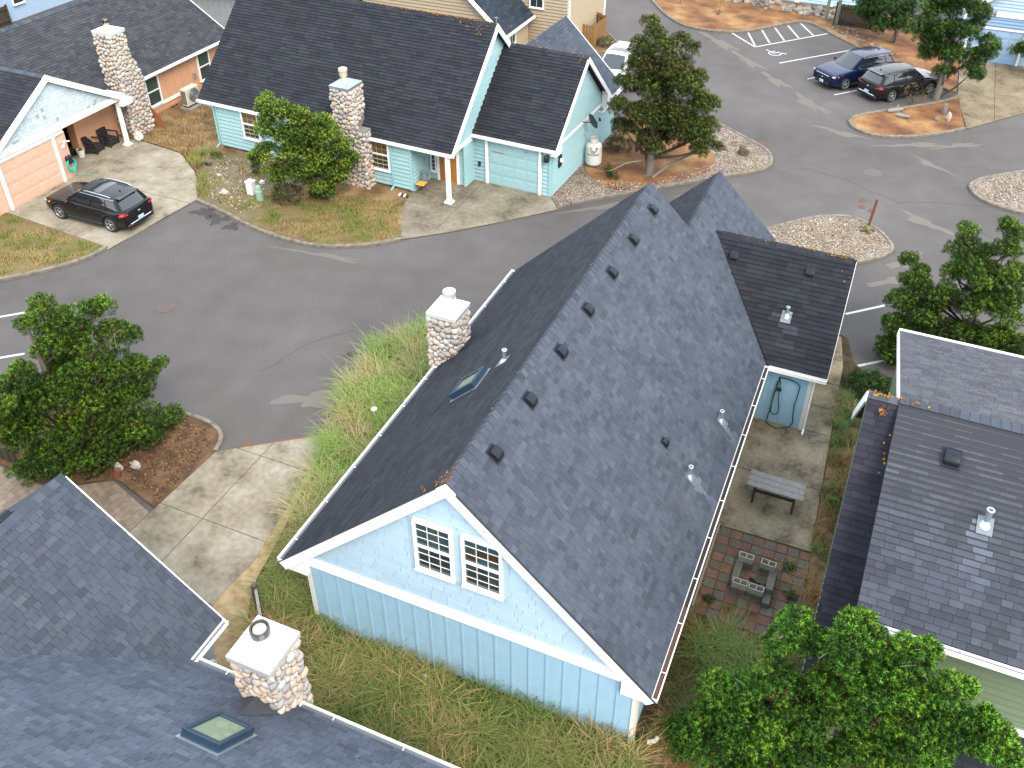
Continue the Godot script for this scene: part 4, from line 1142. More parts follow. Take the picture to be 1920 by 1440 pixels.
# ---- the grey-roofed house in the lower left corner --------------------------------------------
func near_house() -> void:
	var h := thing("cottage", "cottage in the lower left corner with grey shingle roof, large skylight and stone chimney", "house", V(-14, 5, 0))
	var s := 0.875
	part(h, "wall", prism_vh([[7.4, 0.1], [-1.4, 0.1], [-1.4, 2.3], [3.0, 6.4], [7.4, 2.6]], -26, -4.0), M.wall_grey)
	part(h, "wall", prism_uh([[-17.4, 0.1], [-11.2, 0.1], [-11.2, 2.4], [-14.3, 5.1], [-17.4, 2.4]], 4.0, 8.8), M.wall_grey)
	var nr := Vector3(s, 1, 0).normalized()
	var nl := Vector3(-s, 1, 0).normalized()
	var nf := Vector3(0, 1, -s).normalized()
	var rp := [V(-10.86, 4.0, 2.42), V(-10.86, 9.02, 2.42), V(-14.3, 9.02, 5.43), V(-14.3, 4.0, 5.43)]
	var lp := [V(-17.74, 4.0, 2.42), V(-17.74, 9.02, 2.42), V(-14.3, 9.02, 5.43), V(-14.3, 4.0, 5.43)]
	var mp := [V(-26, 7.95, 2.4), V(-3.5, 7.95, 2.4), V(-3.5, 2.8, 6.906), V(-26, 2.8, 6.906)]
	deck(h, "roof", rp, nr, M.deck)
	deck(h, "roof", lp, nl, M.deck)
	deck(h, "roof", mp, nf, M.deck)
	deck(h, "roof", [V(-26, -2.35, 2.4), V(-3.5, -2.35, 2.4), V(-3.5, 2.8, 6.906), V(-26, 2.8, 6.906)], Vector3(0, 1, s).normalized(), M.deck)
	var tabs := []
	courses(rp, Vector3.BACK, nr, 0.145, Vector2(0.1, 0.3), 0.015, 0.004, pal(SH, 0.42), tabs, [[V(-10.8, 7.80, 2.4), V(-14.3, 4.3, 5.45), V(-10.8, 3.7, 2.4)]], 0.004, 0.10)
	courses(lp, Vector3.BACK, nl, 0.145, Vector2(0.2, 0.5), 0.016, 0.004, pal(SH, 0.45), tabs, [], 0.004, 0.14)
	courses(mp, Vector3.RIGHT, nf, 0.145, Vector2(0.1, 0.36), 0.015, 0.004, pal(SH, 0.55), tabs, [[V(-11.04, 8.0, 2.36), V(-14.3, 4.75, 5.2), V(-17.56, 8.0, 2.36)]], 0.004, 0.12)
	lay(h, tabs, "shingle", "shingles", M.shingle)
	ridge_caps(h, V(-14.3, 9.02, 5.43), V(-14.3, 5.0, 5.43), nl, nr, SH)
	board(h, "rake_board", V(-10.86, 9.03, 2.28), V(-14.3, 9.03, 5.3), 0.045, 0.2, M.white, nr)
	gutter(h, V(-10.85, 9.03, 2.4), V(-10.85, 7.9, 2.4), Vector3.RIGHT)
	gutter(h, V(-10.74, 7.96, 2.38), V(-9.2, 7.96, 2.38), Vector3.FORWARD)
	gutter(h, V(-8.2, 7.96, 2.38), V(-3.5, 7.96, 2.38), Vector3.FORWARD)
	skylight(h, V(-8.44, 6.2, 2.4 + 1.75 * s), Vector3.RIGHT, nf, 0.8, 1.05, M.sky_frame)
	vent_hood(h, V(-14.85, 7.9, 5.43 - 0.55 * s), Vector3(-0.753, -0.658, 0), nl, M.vent, 0.8)
	var cb := MB.new()
	cb.lathe(V(-10.45, 8.12, 0.06), [Vector2(0.09, 0), Vector2(0.08, 2.25)], 14)
	cb.cbox(V(-10.45, 8.12, 0.08), Vector3(0.24, 0.1, 0.24), 0.015)
	part(h, "column", cb, M.white_dull)
	var ch := chimney(h, -9.1, -8.27, 7.52, 8.36, 0, 4.05)
	var n := stones(ch, V(-9.1, 7.52, 0), Vector3.RIGHT, UP, Vector3.BACK, PackedVector2Array([Vector2(0, 2.7), Vector2(0.83, 2.7), Vector2(0.83, 3.97), Vector2(0, 3.97)]), 0.105, 0.032, 110)
	n = stones(ch, V(-8.27, 7.52, 0), Vector3.FORWARD, UP, Vector3.RIGHT, PackedVector2Array([Vector2(0, 2.5), Vector2(0.5, 1.6), Vector2(0.85, 0.6), Vector2(0.85, 3.97), Vector2(0, 3.97)]), 0.11, 0.032, 150)
	var cp := cap(h, -8.69, 7.94, 0.98, 1.0, 4.18, M.cap_bright)
	var fl := MB.new()
	fl.lathe(V(-8.75, 8.0, 4.17), [Vector2(0.17, 0), Vector2(0.17, 0.24)], 22)
	var fr := MB.new()
	fr.lathe(V(-8.75, 8.0, 4.17), [Vector2(0.172, 0.22), Vector2(0.19, 0.23), Vector2(0.19, 0.40), Vector2(0.17, 0.41), Vector2(0.155, 0.40), Vector2(0.15, 0.3)], 22)
	part(cp, "flue_ring", fr, M.galv_dark)
	var fp := part(cp, "flue", fl, M.flue)
	var fc := MB.new()
	fc.lathe(V(-8.75, 8.0, 4.17), [Vector2(0.13, 0.30), Vector2(0.13, 0.37), Vector2(0, 0.385)], 20)
	fc.lathe(V(-8.75, 8.0, 4.17), [Vector2(0.15, 0.28), Vector2(0, 0.281)], 20)
	part(fp, "flue_lid", fc, M.flue)
	var cr := MB.new()
	for sd in [-1, 1]:
		var a := V(-8.69, 7.5, 3.15)
		var b := V(-8.69 + 0.5 * sd, 7.52, 2.4 + 0.46 * s)
		var c := V(-8.69, 6.95, 2.4 + 1.0 * s + 0.02)
		if sd > 0: cr.tri(a, b, c)
		else: cr.tri(a, c, b)
	part(h, "cricket", cr, M.shingle_dark)

# ---- the green house ----------------------------------------------------------------------------
func green_house() -> void:
	var h := thing("cottage", "sage green cottage on the right edge with shed dormers and a lichen-spotted ridge", "house", V(5, 17, 0))
	var wall: Material = M.wall_green
	part(h, "wall", prism_vh([[13.0, 0.1], [20.6, 0.1], [20.6, 2.5], [17, 6.35], [13.0, 2.6]], 1.22, 12), wall)
	part(h, "wall", prism_vh([[13.05, 2.4], [22.4, 0.1], [22.4, 4.4], [17, 6.35], [13.05, 4.4]], 1.72, 12), wall)
	lap_wall(h, [V(1.72, 13.04, 2.5), V(11, 13.04, 2.5), V(11, 13.04, 4.5), V(1.72, 13.04, 4.5)], Vector3.RIGHT, Vector3.BACK, [L(122, 142, 112, 0.68), L(124, 144, 114, 0.68), L(120, 140, 110, 0.68)])
	var n1 := Vector3(0, 0.719, 0.695).normalized()
	var n2 := Vector3(0, 0.719, -0.695).normalized()
	var d1 := Vector3(0, 4.25, 2.1).normalized()
	var d2 := Vector3(0, 5.75, -2.1).normalized()
	var sp := [V(0.92, 12.65, 2.38), V(1.7, 12.65, 2.38), V(1.7, 17.0, 6.58), V(0.92, 17.0, 6.58)]
	var bp := [V(0.92, 20.95, 2.76), V(1.8, 20.95, 2.76), V(1.8, 17.0, 6.58), V(0.92, 17.0, 6.58)]
	var dp := [V(1.56, 12.75, 4.5), V(12, 12.75, 4.5), V(12, 17.0, 6.62), V(1.56, 17.0, 6.62)]
	var rp := [V(1.56, 22.75, 4.52), V(12, 22.75, 4.52), V(12, 17.0, 6.62), V(1.56, 17.0, 6.62)]
	deck(h, "roof", sp, n1, M.deck, 0.1)
	deck(h, "roof", bp, n2, M.deck, 0.1)
	deck(h, "roof", dp, d1, M.deck, 0.1)
	deck(h, "roof", rp, d2, M.deck, 0.1)
	streaks = [[V(3.55, 15.0, 6.62 - 2.0 * 0.494), Vector3(0, -0.443, 0.896), 0.16, 1.6, 1.0]]
	var tabs := []
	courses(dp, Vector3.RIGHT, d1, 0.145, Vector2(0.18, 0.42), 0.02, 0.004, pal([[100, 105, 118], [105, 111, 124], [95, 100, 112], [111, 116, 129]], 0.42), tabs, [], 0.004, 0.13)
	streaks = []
	courses(sp, Vector3.RIGHT, n1, 0.145, Vector2(0.3, 0.5), 0.02, 0.004, pal([[70, 70, 82], [75, 75, 86], [66, 66, 78]], 0.5), tabs, [], 0.004, 0.13)  # steep strip's shade painted into a darker shingle palette
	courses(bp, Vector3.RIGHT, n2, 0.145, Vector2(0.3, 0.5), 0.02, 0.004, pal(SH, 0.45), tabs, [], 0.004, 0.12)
	courses(rp, Vector3.RIGHT, d2, 0.145, Vector2(0.14, 0.4), 0.014, 0.004, pal([[128, 130, 140], [120, 122, 132], [134, 136, 146]], 0.38), tabs, [], 0.004, 0.13)  # rear slope's brighter light painted into a paler palette
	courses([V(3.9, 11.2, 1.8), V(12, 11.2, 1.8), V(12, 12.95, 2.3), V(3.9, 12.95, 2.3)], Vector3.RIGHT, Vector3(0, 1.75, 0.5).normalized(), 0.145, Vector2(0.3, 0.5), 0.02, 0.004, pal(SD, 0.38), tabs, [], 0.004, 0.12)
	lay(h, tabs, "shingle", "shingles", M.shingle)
	deck(h, "roof", [V(3.9, 11.2, 1.8), V(12, 11.2, 1.8), V(12, 12.95, 2.3), V(3.9, 12.95, 2.3)], Vector3(0, 1.75, 0.5).normalized(), M.deck, 0.1)
	ridge_caps(h, V(0.92, 17, 6.6), V(1.55, 17, 6.6), n1, n2, SH, 0.2, 0.14)
	ridge_caps(h, V(1.56, 17, 6.64), V(7.0, 17, 6.64), d1, d2, SH, 0.2, 0.14)
	lichen(h, [[V(1.2, 16.97, 6.63), Vector3(0.12, 0.008, 0.04), 24], [V(1.28, 16.7, 6.35), Vector3(0.05, 0.06, 0.07), 14], [V(1.48, 16.1, 5.76), Vector3(0.03, 0.25, 0.26), 16], [V(1.9, 16.95, 6.66), Vector3(0.25, 0.01, 0.05), 14]], n1, 12)
	board(h, "rake_board", V(0.90, 20.97, 2.64), V(0.90, 17.0, 6.46), 0.045, 0.24, M.white, n2)
	board(h, "rake_board", V(0.93, 12.62, 2.26), V(0.93, 17.0, 6.46), 0.03, 0.16, M.wall_green, n1)
	board(h, "rake_board", V(1.54, 22.77, 4.42), V(1.54, 17.0, 6.52), 0.045, 0.16, M.white, d2)
	gutter(h, V(1.54, 12.74, 4.48), V(12, 12.74, 4.48), Vector3.BACK)
	gutter(h, V(1.54, 22.76, 4.5), V(12, 22.76, 4.5), Vector3.FORWARD)
	board(h, "band_board", V(1.5, 12.99, 2.42), V(12, 12.99, 2.42), 0.08, 0.16, M.white)
	board(h, "corner_board", V(1.74, 13.01, 2.6), V(1.74, 13.01, 4.4), 0.1, 0.05, M.white_dull, Vector3.BACK)
	window(h, V(2.6, 12.98, 4.02), Vector3.RIGHT, Vector3.BACK, 0.8, 0.62, 2, 1, false, {"double": false, "mat": M.white_dull})
	vent_hood(h, V(2.75, 16.05, 6.62 - 0.95 * 0.494), Vector3(0, -0.443, 0.896), d1, M.vent, 0.9)
	var vp := vent_pipe(h, V(3.55, 15.0, 6.62 - 2.0 * 0.494), Vector3(0, -0.443, 0.896), d1, 0.4, 0.06)
	var sb := MB.new()
	sb.box(V(1.95, 12.95, 4.2), Vector3(0.14, 0.14, 0.1))
	part(h, "floodlight", sb, M.white)

# ---- houses along the back ------------------------------------------------------------------------
func far_houses() -> void:
	# tan house behind the aqua one
	var h := thing("house", "tan two-storey house behind the aqua cottage, slate roof and white corner boards", "house", V(-24, 50, 0))
	part(h, "wall", prism_uh([[-31, 0], [-21.1, 0], [-21.1, 2.2], [-26, 6.6], [-31, 2.2]], 46.3, 50), M.wall_tan)
	var b := MB.new()
	b.box(V(-21.4, 53.5, 2.9), Vector3(5.6, 5.8, 6.5))
	part(h, "wall", b, M.wall_tan)
	var tan := [L(206, 188, 156, 0.55), L(209, 191, 160, 0.55)]
	lap_wall(h, [V(-31, 46.29, 0), V(-21.1, 46.29, 0), V(-21.1, 46.29, 2.2), V(-26, 46.29, 6.5), V(-31, 46.29, 2.2)], Vector3.RIGHT, Vector3.BACK, tan)
	lap_wall(h, [V(-18.59, 50.3, 0), V(-18.59, 56.7, 0), V(-18.59, 56.7, 5.8), V(-18.59, 50.3, 5.8)], Vector3.FORWARD, Vector3.RIGHT, tan)
	lap_wall(h, [V(-24.2, 50.24, 0), V(-18.6, 50.24, 0), V(-18.6, 50.24, 5.8), V(-24.2, 50.24, 5.8)], Vector3.RIGHT, Vector3.BACK, tan)
	lap_wall(h, [V(-21.09, 46.3, 0), V(-21.09, 50, 0), V(-21.09, 50, 2.3), V(-21.09, 46.3, 2.3)], Vector3.FORWARD, Vector3.RIGHT, tan)
	var nr := Vector3(0.695, 0.719, 0).normalized()
	var rp := [V(-20.75, 46.0, 2.4), V(-20.75, 50.1, 2.4), V(-26, 50.1, 7.1), V(-26, 46.0, 7.1)]
	deck(h, "roof", rp, nr, M.deck)
	deck(h, "roof", [V(-31.3, 46.0, 2.4), V(-31.3, 50.1, 2.4), V(-26, 50.1, 7.1), V(-26, 46.0, 7.1)], Vector3(-nr.x, nr.y, 0), M.deck)
	var tabs := []
	courses(rp, Vector3.BACK, nr, 0.16, Vector2(0.25, 0.5), 0.018, 0.004, pal([[84, 96, 112], [92, 104, 120], [78, 90, 106]], 0.35), tabs, [], 0.003, 0.12)
	lay(h, tabs, "shingle", "shingles", M.shingle, 80)
	board(h, "rake_board", V(-20.75, 45.97, 2.3), V(-26, 45.97, 6.98), 0.05, 0.24, M.white, nr)
	gutter(h, V(-20.74, 46.0, 2.38), V(-20.74, 50.1, 2.38), Vector3.RIGHT)
	for c in [[-18.62, 50.28], [-18.58, 56.6], [-21.12, 46.32]]: board(h, "corner_board", V(c[0], c[1], 0), V(c[0], c[1], 5.8 if c[0] > -20 else 2.2), 0.14, 0.14, M.white, Vector3.BACK)
	window(h, V(-20.6, 50.2, 3.1), Vector3.RIGHT, Vector3.BACK, 0.9, 0.6, 2, 1, false, {"double": false})
	window(h, V(-21.05, 47.6, 1.4), Vector3.FORWARD, Vector3.RIGHT, 0.9, 1.4, 2, 1, false)
	var fx := MB.new()
	fx.ball(V(-19.6, 50.15, 3.9), Vector3(0.14, 0.14, 0.1))
	part(h, "porch_light", fx, M.white)
	vent_pipe(h, V(-22.6, 48.2, 4.05), Vector3(0.719, -0.695, 0), nr, 0.3, 0.05)
	# grey house behind the peach one
	h = thing("house", "grey house with vertical siding behind the peach cottage's roof", "house", V(-38, 45, 0))
	part(h, "wall", prism_uh([[-46, 0], [-33.0, 0], [-33.0, 4.3], [-46, 5.0]], 42.6, 52), M.wall_grey)
	for i in 14:
		var t := MB.new()
		t.box(V(-40.2 + i * 0.42, 42.585, 2.2), Vector3(0.05, 4.3, 0.03))
		part(h, "batten", t, M.wall_grey)
	var nf := Vector3(0, 1, 0.7).normalized()
	var gp := [V(-46.5, 42.0, 4.1), V(-32.6, 42.0, 4.1), V(-32.6, 47.5, 7.95), V(-46.5, 47.5, 7.95)]
	deck(h, "roof", gp, nf, M.deck)
	tabs = []
	courses(gp, Vector3.RIGHT, nf, 0.16, Vector2(0.3, 0.6), 0.018, 0.004, pal(SD, 0.38), tabs, [], 0.003, 0.12)
	lay(h, tabs, "shingle", "shingles", M.shingle, 60)
	gutter(h, V(-46.5, 41.98, 4.08), V(-32.6, 41.98, 4.08), Vector3.BACK)
	board(h, "rake_board", V(-32.58, 42.0, 4.0), V(-32.58, 47.5, 7.85), 0.05, 0.22, M.white, nf)
	# pale blue house at the upper left corner
	h = thing("house", "pale blue house beyond the peach roof in the upper left corner", "house", V(-56, 42, 0))
	b = MB.new()
	b.box(V(-58, 44, 1.6), Vector3(9, 3.2, 10))
	part(h, "wall", b, M.wall_paleblue)
	for v in [40.4, 42.6]: window(h, V(-53.46, v, 1.6), Vector3.FORWARD, Vector3.RIGHT, 0.9, 1.3, 1, 1, false)
	deck(h, "roof", [V(-53.0, 38.6, 3.2), V(-53.0, 49.4, 3.2), V(-58, 49.4, 6.4), V(-58, 38.6, 6.4)], Vector3(0.54, 0.84, 0), M.shingle_dark)
	board(h, "corner_board", V(-53.46, 39.05, 0), V(-53.46, 39.05, 3.1), 0.14, 0.14, M.white, Vector3.BACK)
	# blue garage house at the upper right
	h = thing("house", "pale blue house with a wide garage door at the upper right corner", "house", V(6, 63, 0))
	part(h, "wall", prism_uh([[2.6, 0], [10.5, 0], [10.5, 2.9], [6.5, 5.6], [2.6, 2.9]], 60.3, 70), M.wall_paleblue)
	var pb := [L(176, 203, 228, 0.8), L(179, 206, 230, 0.8)]
	lap_wall(h, [V(2.6, 60.29, 2.95), V(10.5, 60.29, 2.95), V(6.5, 60.29, 5.5)], Vector3.RIGHT, Vector3.BACK, pb)
	lap_wall(h, [V(2.6, 60.29, 2.0), V(10.5, 60.29, 2.0), V(10.5, 60.29, 2.8), V(2.6, 60.29, 2.8)], Vector3.RIGHT, Vector3.BACK, [L(140, 172, 208, 0.75)])
	board(h, "band_board", V(2.5, 60.24, 2.85), V(10.6, 60.24, 2.85), 0.08, 0.24, M.white)
	board(h, "band_board", V(2.8, 60.24, 2.06), V(10.2, 60.24, 2.06), 0.08, 0.12, M.white)
	garage_door(h, V(4.6, 60.26, 1.0), Vector3.RIGHT, Vector3.BACK, 2.9, 2.0, M.garage_blue, M.white)
	board(h, "corner_board", V(2.66, 60.25, 0), V(2.66, 60.25, 2.8), 0.14, 0.1, M.white, Vector3.BACK)
	var g1 := Vector3(-0.56, 0.83, 0).normalized()
	var g2 := Vector3(0.56, 0.83, 0).normalized()
	deck(h, "roof", [V(2.1, 59.9, 2.75), V(2.1, 70.2, 2.75), V(6.5, 70.2, 5.75), V(6.5, 59.9, 5.75)], g1, M.shingle_dark)
	deck(h, "roof", [V(10.9, 59.9, 2.75), V(10.9, 70.2, 2.75), V(6.5, 70.2, 5.75), V(6.5, 59.9, 5.75)], g2, M.shingle_dark)
	board(h, "rake_board", V(2.1, 59.88, 2.66), V(6.5, 59.88, 5.66), 0.05, 0.22, M.white, g1)
	board(h, "rake_board", V(10.9, 59.88, 2.66), V(6.5, 59.88, 5.66), 0.05, 0.22, M.white, g2)
	# long pale house along the top
	h = thing("house", "long pale aqua house above the rock bank at the top edge", "house", V(-9, 69, 0))
	b = MB.new()
	b.box(V(-9.5, 70.5, 1.7), Vector3(13, 3.0, 7.4))
	part(h, "wall", b, M.wall_paleaqua)
	lap_wall(h, [V(-16, 66.79, 0.3), V(-3.0, 66.79, 0.3), V(-3.0, 66.79, 3.0), V(-16, 66.79, 3.0)], Vector3.RIGHT, Vector3.BACK, [L(186, 222, 230, 0.8), L(188, 224, 232, 0.8)])
	b = MB.new()
	b.box(V(-9.5, 70.5, 0.1), Vector3(12.9, 0.4, 7.3))
	part(h, "foundation", b, M.found)
	deck(h, "roof", [V(-16.4, 66.3, 3.1), V(-2.6, 66.3, 3.1), V(-2.6, 70.5, 6.0), V(-16.4, 70.5, 6.0)], Vector3(0, 1, 0.69).normalized(), M.shingle_dark)
	for u in [-7.9, -5.6]:
		b = MB.new()
		b.box(V(u, 66.74, 0.32), Vector3(0.3, 0.2, 0.08))
		part(h, "wall_vent", b, M.white)

# ---- plants -----------------------------------------------------------------------------------
func tuft_verts(n: int, sd: int, ln: float, wd: float, flat := 0.0) -> Array: # a shoot tip: needles all round, yellower towards the bud
	var r := RandomNumberGenerator.new()
	r.seed = sd
	var b := MB.new()
	for i in n:
		var t := i * 2.399 + r.randf_range(-0.2, 0.2)
		var k := (i + 0.5) / n
		var el := asin(clampf(lerpf(-0.45, 1.0, k), -1, 1))
		var d := Vector3(cos(t) * cos(el), sin(el), sin(t) * cos(el))
		var base := Vector3(0, (k - 0.5) * 0.35 + flat * 0.3, 0) + d * 0.05
		var s := d.cross(Vector3(r.randf_range(-1, 1), r.randf_range(-1, 1), r.randf_range(-1, 1))).normalized() * wd
		var tip := base + d * ln * r.randf_range(0.8, 1.12)
		var mid := base.lerp(tip, 0.35)
		var nn := (d * 0.9 + Vector3(0, 0.3, 0)).normalized()
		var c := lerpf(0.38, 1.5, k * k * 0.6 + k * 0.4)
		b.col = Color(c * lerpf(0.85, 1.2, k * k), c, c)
		b.tris(mid - s, mid + s, tip, nn, nn, nn)
		if i % 2 == 0: b.tris(mid + s * 0.7, mid - s * 0.7, base, nn, nn, nn)
	return [b.v, b.n, b.c]

func crown_mesh(items: Array, tufts: Array) -> ArrayMesh: # items: [transform, colour]
	var v := PackedVector3Array()
	var n := PackedVector3Array()
	var c := PackedColorArray()
	var made := {}
	for i in items.size():
		var t: Transform3D = items[i][0]
		var tv: Array = tufts[i % tufts.size()]
		v.append_array(t * (tv[0] as PackedVector3Array))
		n.append_array(Transform3D(t.basis.orthonormalized(), Vector3.ZERO) * (tv[1] as PackedVector3Array))
		var q: Color = items[i][1]
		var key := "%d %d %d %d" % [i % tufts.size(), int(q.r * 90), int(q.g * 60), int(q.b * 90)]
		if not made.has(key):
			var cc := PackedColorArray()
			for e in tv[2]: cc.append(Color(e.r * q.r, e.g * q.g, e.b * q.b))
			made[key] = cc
		c.append_array(made[key])
	var arr := []
	arr.resize(Mesh.ARRAY_MAX)
	arr[Mesh.ARRAY_VERTEX] = v
	arr[Mesh.ARRAY_NORMAL] = n
	arr[Mesh.ARRAY_COLOR] = c
	var m := ArrayMesh.new()
	m.add_surface_from_arrays(Mesh.PRIMITIVE_TRIANGLES, arr)
	m.surface_set_material(0, M.leaf)
	return m

func pine(called: String, label: String, category: String, at: Vector3, lobes: Array, o: Dictionary) -> Node3D: # lobes: (du, dv, height, radius) in fours
	var r := RandomNumberGenerator.new()
	r.seed = o.get("seed", 1)
	var h := thing(called, label, category, at, o.get("group", ""))
	var depth: float = o.get("depth", 0.8)
	var ts: float = o.get("tuft", 0.1)
	var dens: float = o.get("dens", 1.0)
	var green: Array = o.get("green", [L(104, 150, 24, 0.52), L(88, 132, 22, 0.52), L(124, 162, 30, 0.52), L(74, 112, 22, 0.52), L(100, 134, 34, 0.52)])
	var top := 0.0
	var ls := []
	for i in range(0, lobes.size(), 4):
		var p := at + V(lobes[i], lobes[i + 1], maxf(0.15, lobes[i + 2]))
		var away := (p - CAM)
		var dist := away.length()
		top = maxf(top, lobes[i + 2])
		var copies: int = o.get("copies", 2)
		for k in copies:
			var off := 0.0 if copies == 1 else lerpf(-depth, depth, (k + r.randf_range(0.2, 0.8)) / copies)
			var q: Vector3 = CAM + away * (1.0 + off / dist)
			q.y = maxf(q.y, 0.12)
			ls.append([q, lobes[i + 3] * o.get("grow", 1.1)])
	# trunk and limbs
	var lean: Vector3 = o.get("lean", Vector3.ZERO)
	var tr := MB.new()
	var path := []
	var rad := []
	var tk: float = o.get("trunk", 0.14)
	for i in 9:
		var k := i / 8.0
		path.append(at + Vector3(lean.x * k + sin(k * 5.0 + r.randf()) * 0.08, k * top * 0.9, lean.z * k + cos(k * 4.0) * 0.07))
		rad.append(tk * (1.0 - k * 0.8))
	tr.tube(path, rad, 9)
	part(h, "trunk", tr, M.bark)
	for l in ls:
		if l[1] < 0.30 or r.randf() < o.get("limbless", 0.55): continue
		var k := clampf((l[0].y - at.y - l[1] * 1.4) / maxf(top * 0.9, 0.1), 0.1, 0.95)
		var i0 := int(k * 8)
		var a: Vector3 = path[i0]
		var m := a.lerp(l[0], 0.55) + Vector3(r.randf_range(-0.15, 0.15), -0.1, r.randf_range(-0.15, 0.15))
		var lb := MB.new()
		lb.tube([a, m, l[0]], [rad[i0] * 0.4 + 0.012, rad[i0] * 0.22 + 0.01, 0.01], 5)
		part(h, "limb", lb, M.bark_dark)
	# dead twigs inside
	var tw := MB.new()
	for k in o.get("twigs", 0):
		var l: Array = ls[r.randi() % ls.size()]
		var d := Vector3(r.randf_range(-1, 1), r.randf_range(-0.5, 0.5), r.randf_range(-1, 1)).normalized()
		var a: Vector3 = l[0] + d * l[1] * 0.2
		a.y = maxf(a.y, 0.3)
		tw.tube([a - d * 0.25, a + Vector3(0, 0.04, 0), a + d * 0.22], [0.012, 0.009, 0.004], 4, false)
	if tw.v.size() > 0: part(h, "dead_twigs", tw, M.twig)
	# needles: shoot tips spread over the upper sides of many small boughs
	var tufts := []
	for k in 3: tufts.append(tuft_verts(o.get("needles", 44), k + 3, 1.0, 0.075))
	var items := []
	var spacing := ts * 1.75
	for l in ls:
		var rr: float = l[1]
		var ns := int(o.get("subs", 4)) + (1 if rr > 0.5 else 0) + (2 if rr > 0.75 else 0)
		for s in ns:
			var d := Vector3(r.randfn(0, 1), r.randfn(0.3, 0.8), r.randfn(0, 1)).normalized()
			var sr := maxf(ts * 1.5, rr * r.randf_range(0.34, 0.5))
			var sc: Vector3 = l[0] + d * maxf(0.02, rr * r.randf_range(0.65, 1.0) - sr * 0.75)
			var tone: Color = green[r.randi() % green.size()]
			var bri := r.randf_range(0.78, 1.2)
			var cnt := int(12.5 * sr * sr / (spacing * spacing) * dens)
			var turn := r.randf() * TAU
			for k in cnt:
				var y := 1.0 - 1.5 * (k + 0.5) / cnt
				var a := k * 2.399 + turn
				var e := Vector3(cos(a) * sqrt(1.0 - y * y), y, sin(a) * sqrt(1.0 - y * y))
				e = (e + Vector3(r.randfn(0, 0.14), r.randfn(0, 0.14), r.randfn(0, 0.14))).normalized()
				var p := sc + e * sr * r.randf_range(0.78, 1.05) * Vector3(1.08, 0.8, 1.08)
				if p.y < 0.05: continue
				var up := (e * 0.9 + Vector3(0, 0.7, 0)).normalized()
				var x := up.cross(Vector3(r.randf_range(-1, 1), r.randf_range(-1, 1), r.randf_range(-1, 1))).normalized()
				var sz := ts * r.randf_range(0.78, 1.15)
				var kk := r.randf_range(0.7, 1.25) * bri * 1.55
				var c := Color(tone.r * kk * r.randf_range(0.92, 1.12), tone.g * kk, tone.b * kk)
				if r.randf() < o.get("brown", 0.008): c = [L(150, 92, 40, 0.5), L(120, 70, 36, 0.5), L(110, 96, 40, 0.5)][r.randi() % 3]
				items.append([Transform3D(Basis(x, up, x.cross(up)) * sz, p - at), c])
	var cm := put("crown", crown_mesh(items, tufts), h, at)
	return h

func shrub(called: String, label: String, category: String, at: Vector3, rad: Vector3, n: int, ts: float, cols: Array, sd: int, group := "") -> Node3D:
	var r := RandomNumberGenerator.new()
	r.seed = sd
	var h := thing(called, label, category, at, group)
	var st := MB.new()
	for k in 5:
		var d := Vector3(r.randfn(0, 1) * rad.x, rad.y * 1.1, r.randfn(0, 1) * rad.z) * 0.5
		st.tube([at, at + d * 0.5 + Vector3(0, 0.05, 0), at + d], [0.02, 0.014, 0.006], 5, false)
	part(h, "stem", st, M.bark_dark)
	var tufts := []
	for k in 3: tufts.append(tuft_verts(24, k + 31, 0.62, 0.05))
	var items := []
	for k in n:
		var e := Vector3(r.randfn(0, 1), r.randfn(0.5, 0.8), r.randfn(0, 1)).normalized()
		var p := Vector3(e.x * rad.x, maxf(0.03, rad.y * 0.8 + e.y * rad.y), e.z * rad.z) * r.randf_range(0.7, 1.0)
		var up := (e + Vector3(0, 0.6, 0)).normalized()
		var x := up.cross(Vector3(r.randf_range(-1, 1), r.randf_range(-1, 1), r.randf_range(-1, 1))).normalized()
		var c: Color = cols[r.randi() % cols.size()]
		var kk := r.randf_range(0.75, 1.2) * 1.5
		items.append([Transform3D(Basis(x, up, x.cross(up)) * ts * r.randf_range(0.7, 1.2), p), Color(c.r * kk, c.g * kk, c.b * kk)])
	put("foliage", crown_mesh(items, tufts), h, at)
	return h

func clump(n: int, sd: int, ln: float, wd: float, spread: float, arch: float) -> ArrayMesh:
	var r := RandomNumberGenerator.new()
	r.seed = sd
	var b := MB.new()
	for i in n:
		var t := r.randf() * TAU
		var o := Vector3(r.randfn(0, spread), 0, r.randfn(0, spread))
		var d := Vector3(cos(t), 0, sin(t))
		var s := Vector3(-sin(t), 0, cos(t)) * wd * 0.5
		var l := ln * r.randf_range(0.6, 1.15)
		var a := arch * r.randf_range(0.4, 1.4)
		var prev := o
		var ang := PI / 2 - 0.1 - 0.25 * a
		var k := r.randf_range(0.85, 1.15)
		b.col = Color(k, k, k)
		for j in 3:
			var nx: Vector3 = prev + (d * cos(ang) + UP * sin(ang)) * l / 3
			var nrm := (UP * cos(ang) - d * sin(ang) + UP * 0.8).normalized()
			var w0 := s * (1.0 - j * 0.25)
			var w1 := s * (1.0 - (j + 1) * 0.28)
			b.tris(prev - w0, prev + w0, nx + w1, nrm, nrm, nrm)
			b.tris(prev - w0, nx + w1, nx - w1, nrm, nrm, nrm)
			prev = nx
			ang -= 0.55 * a
	return b.mesh(M.blade)

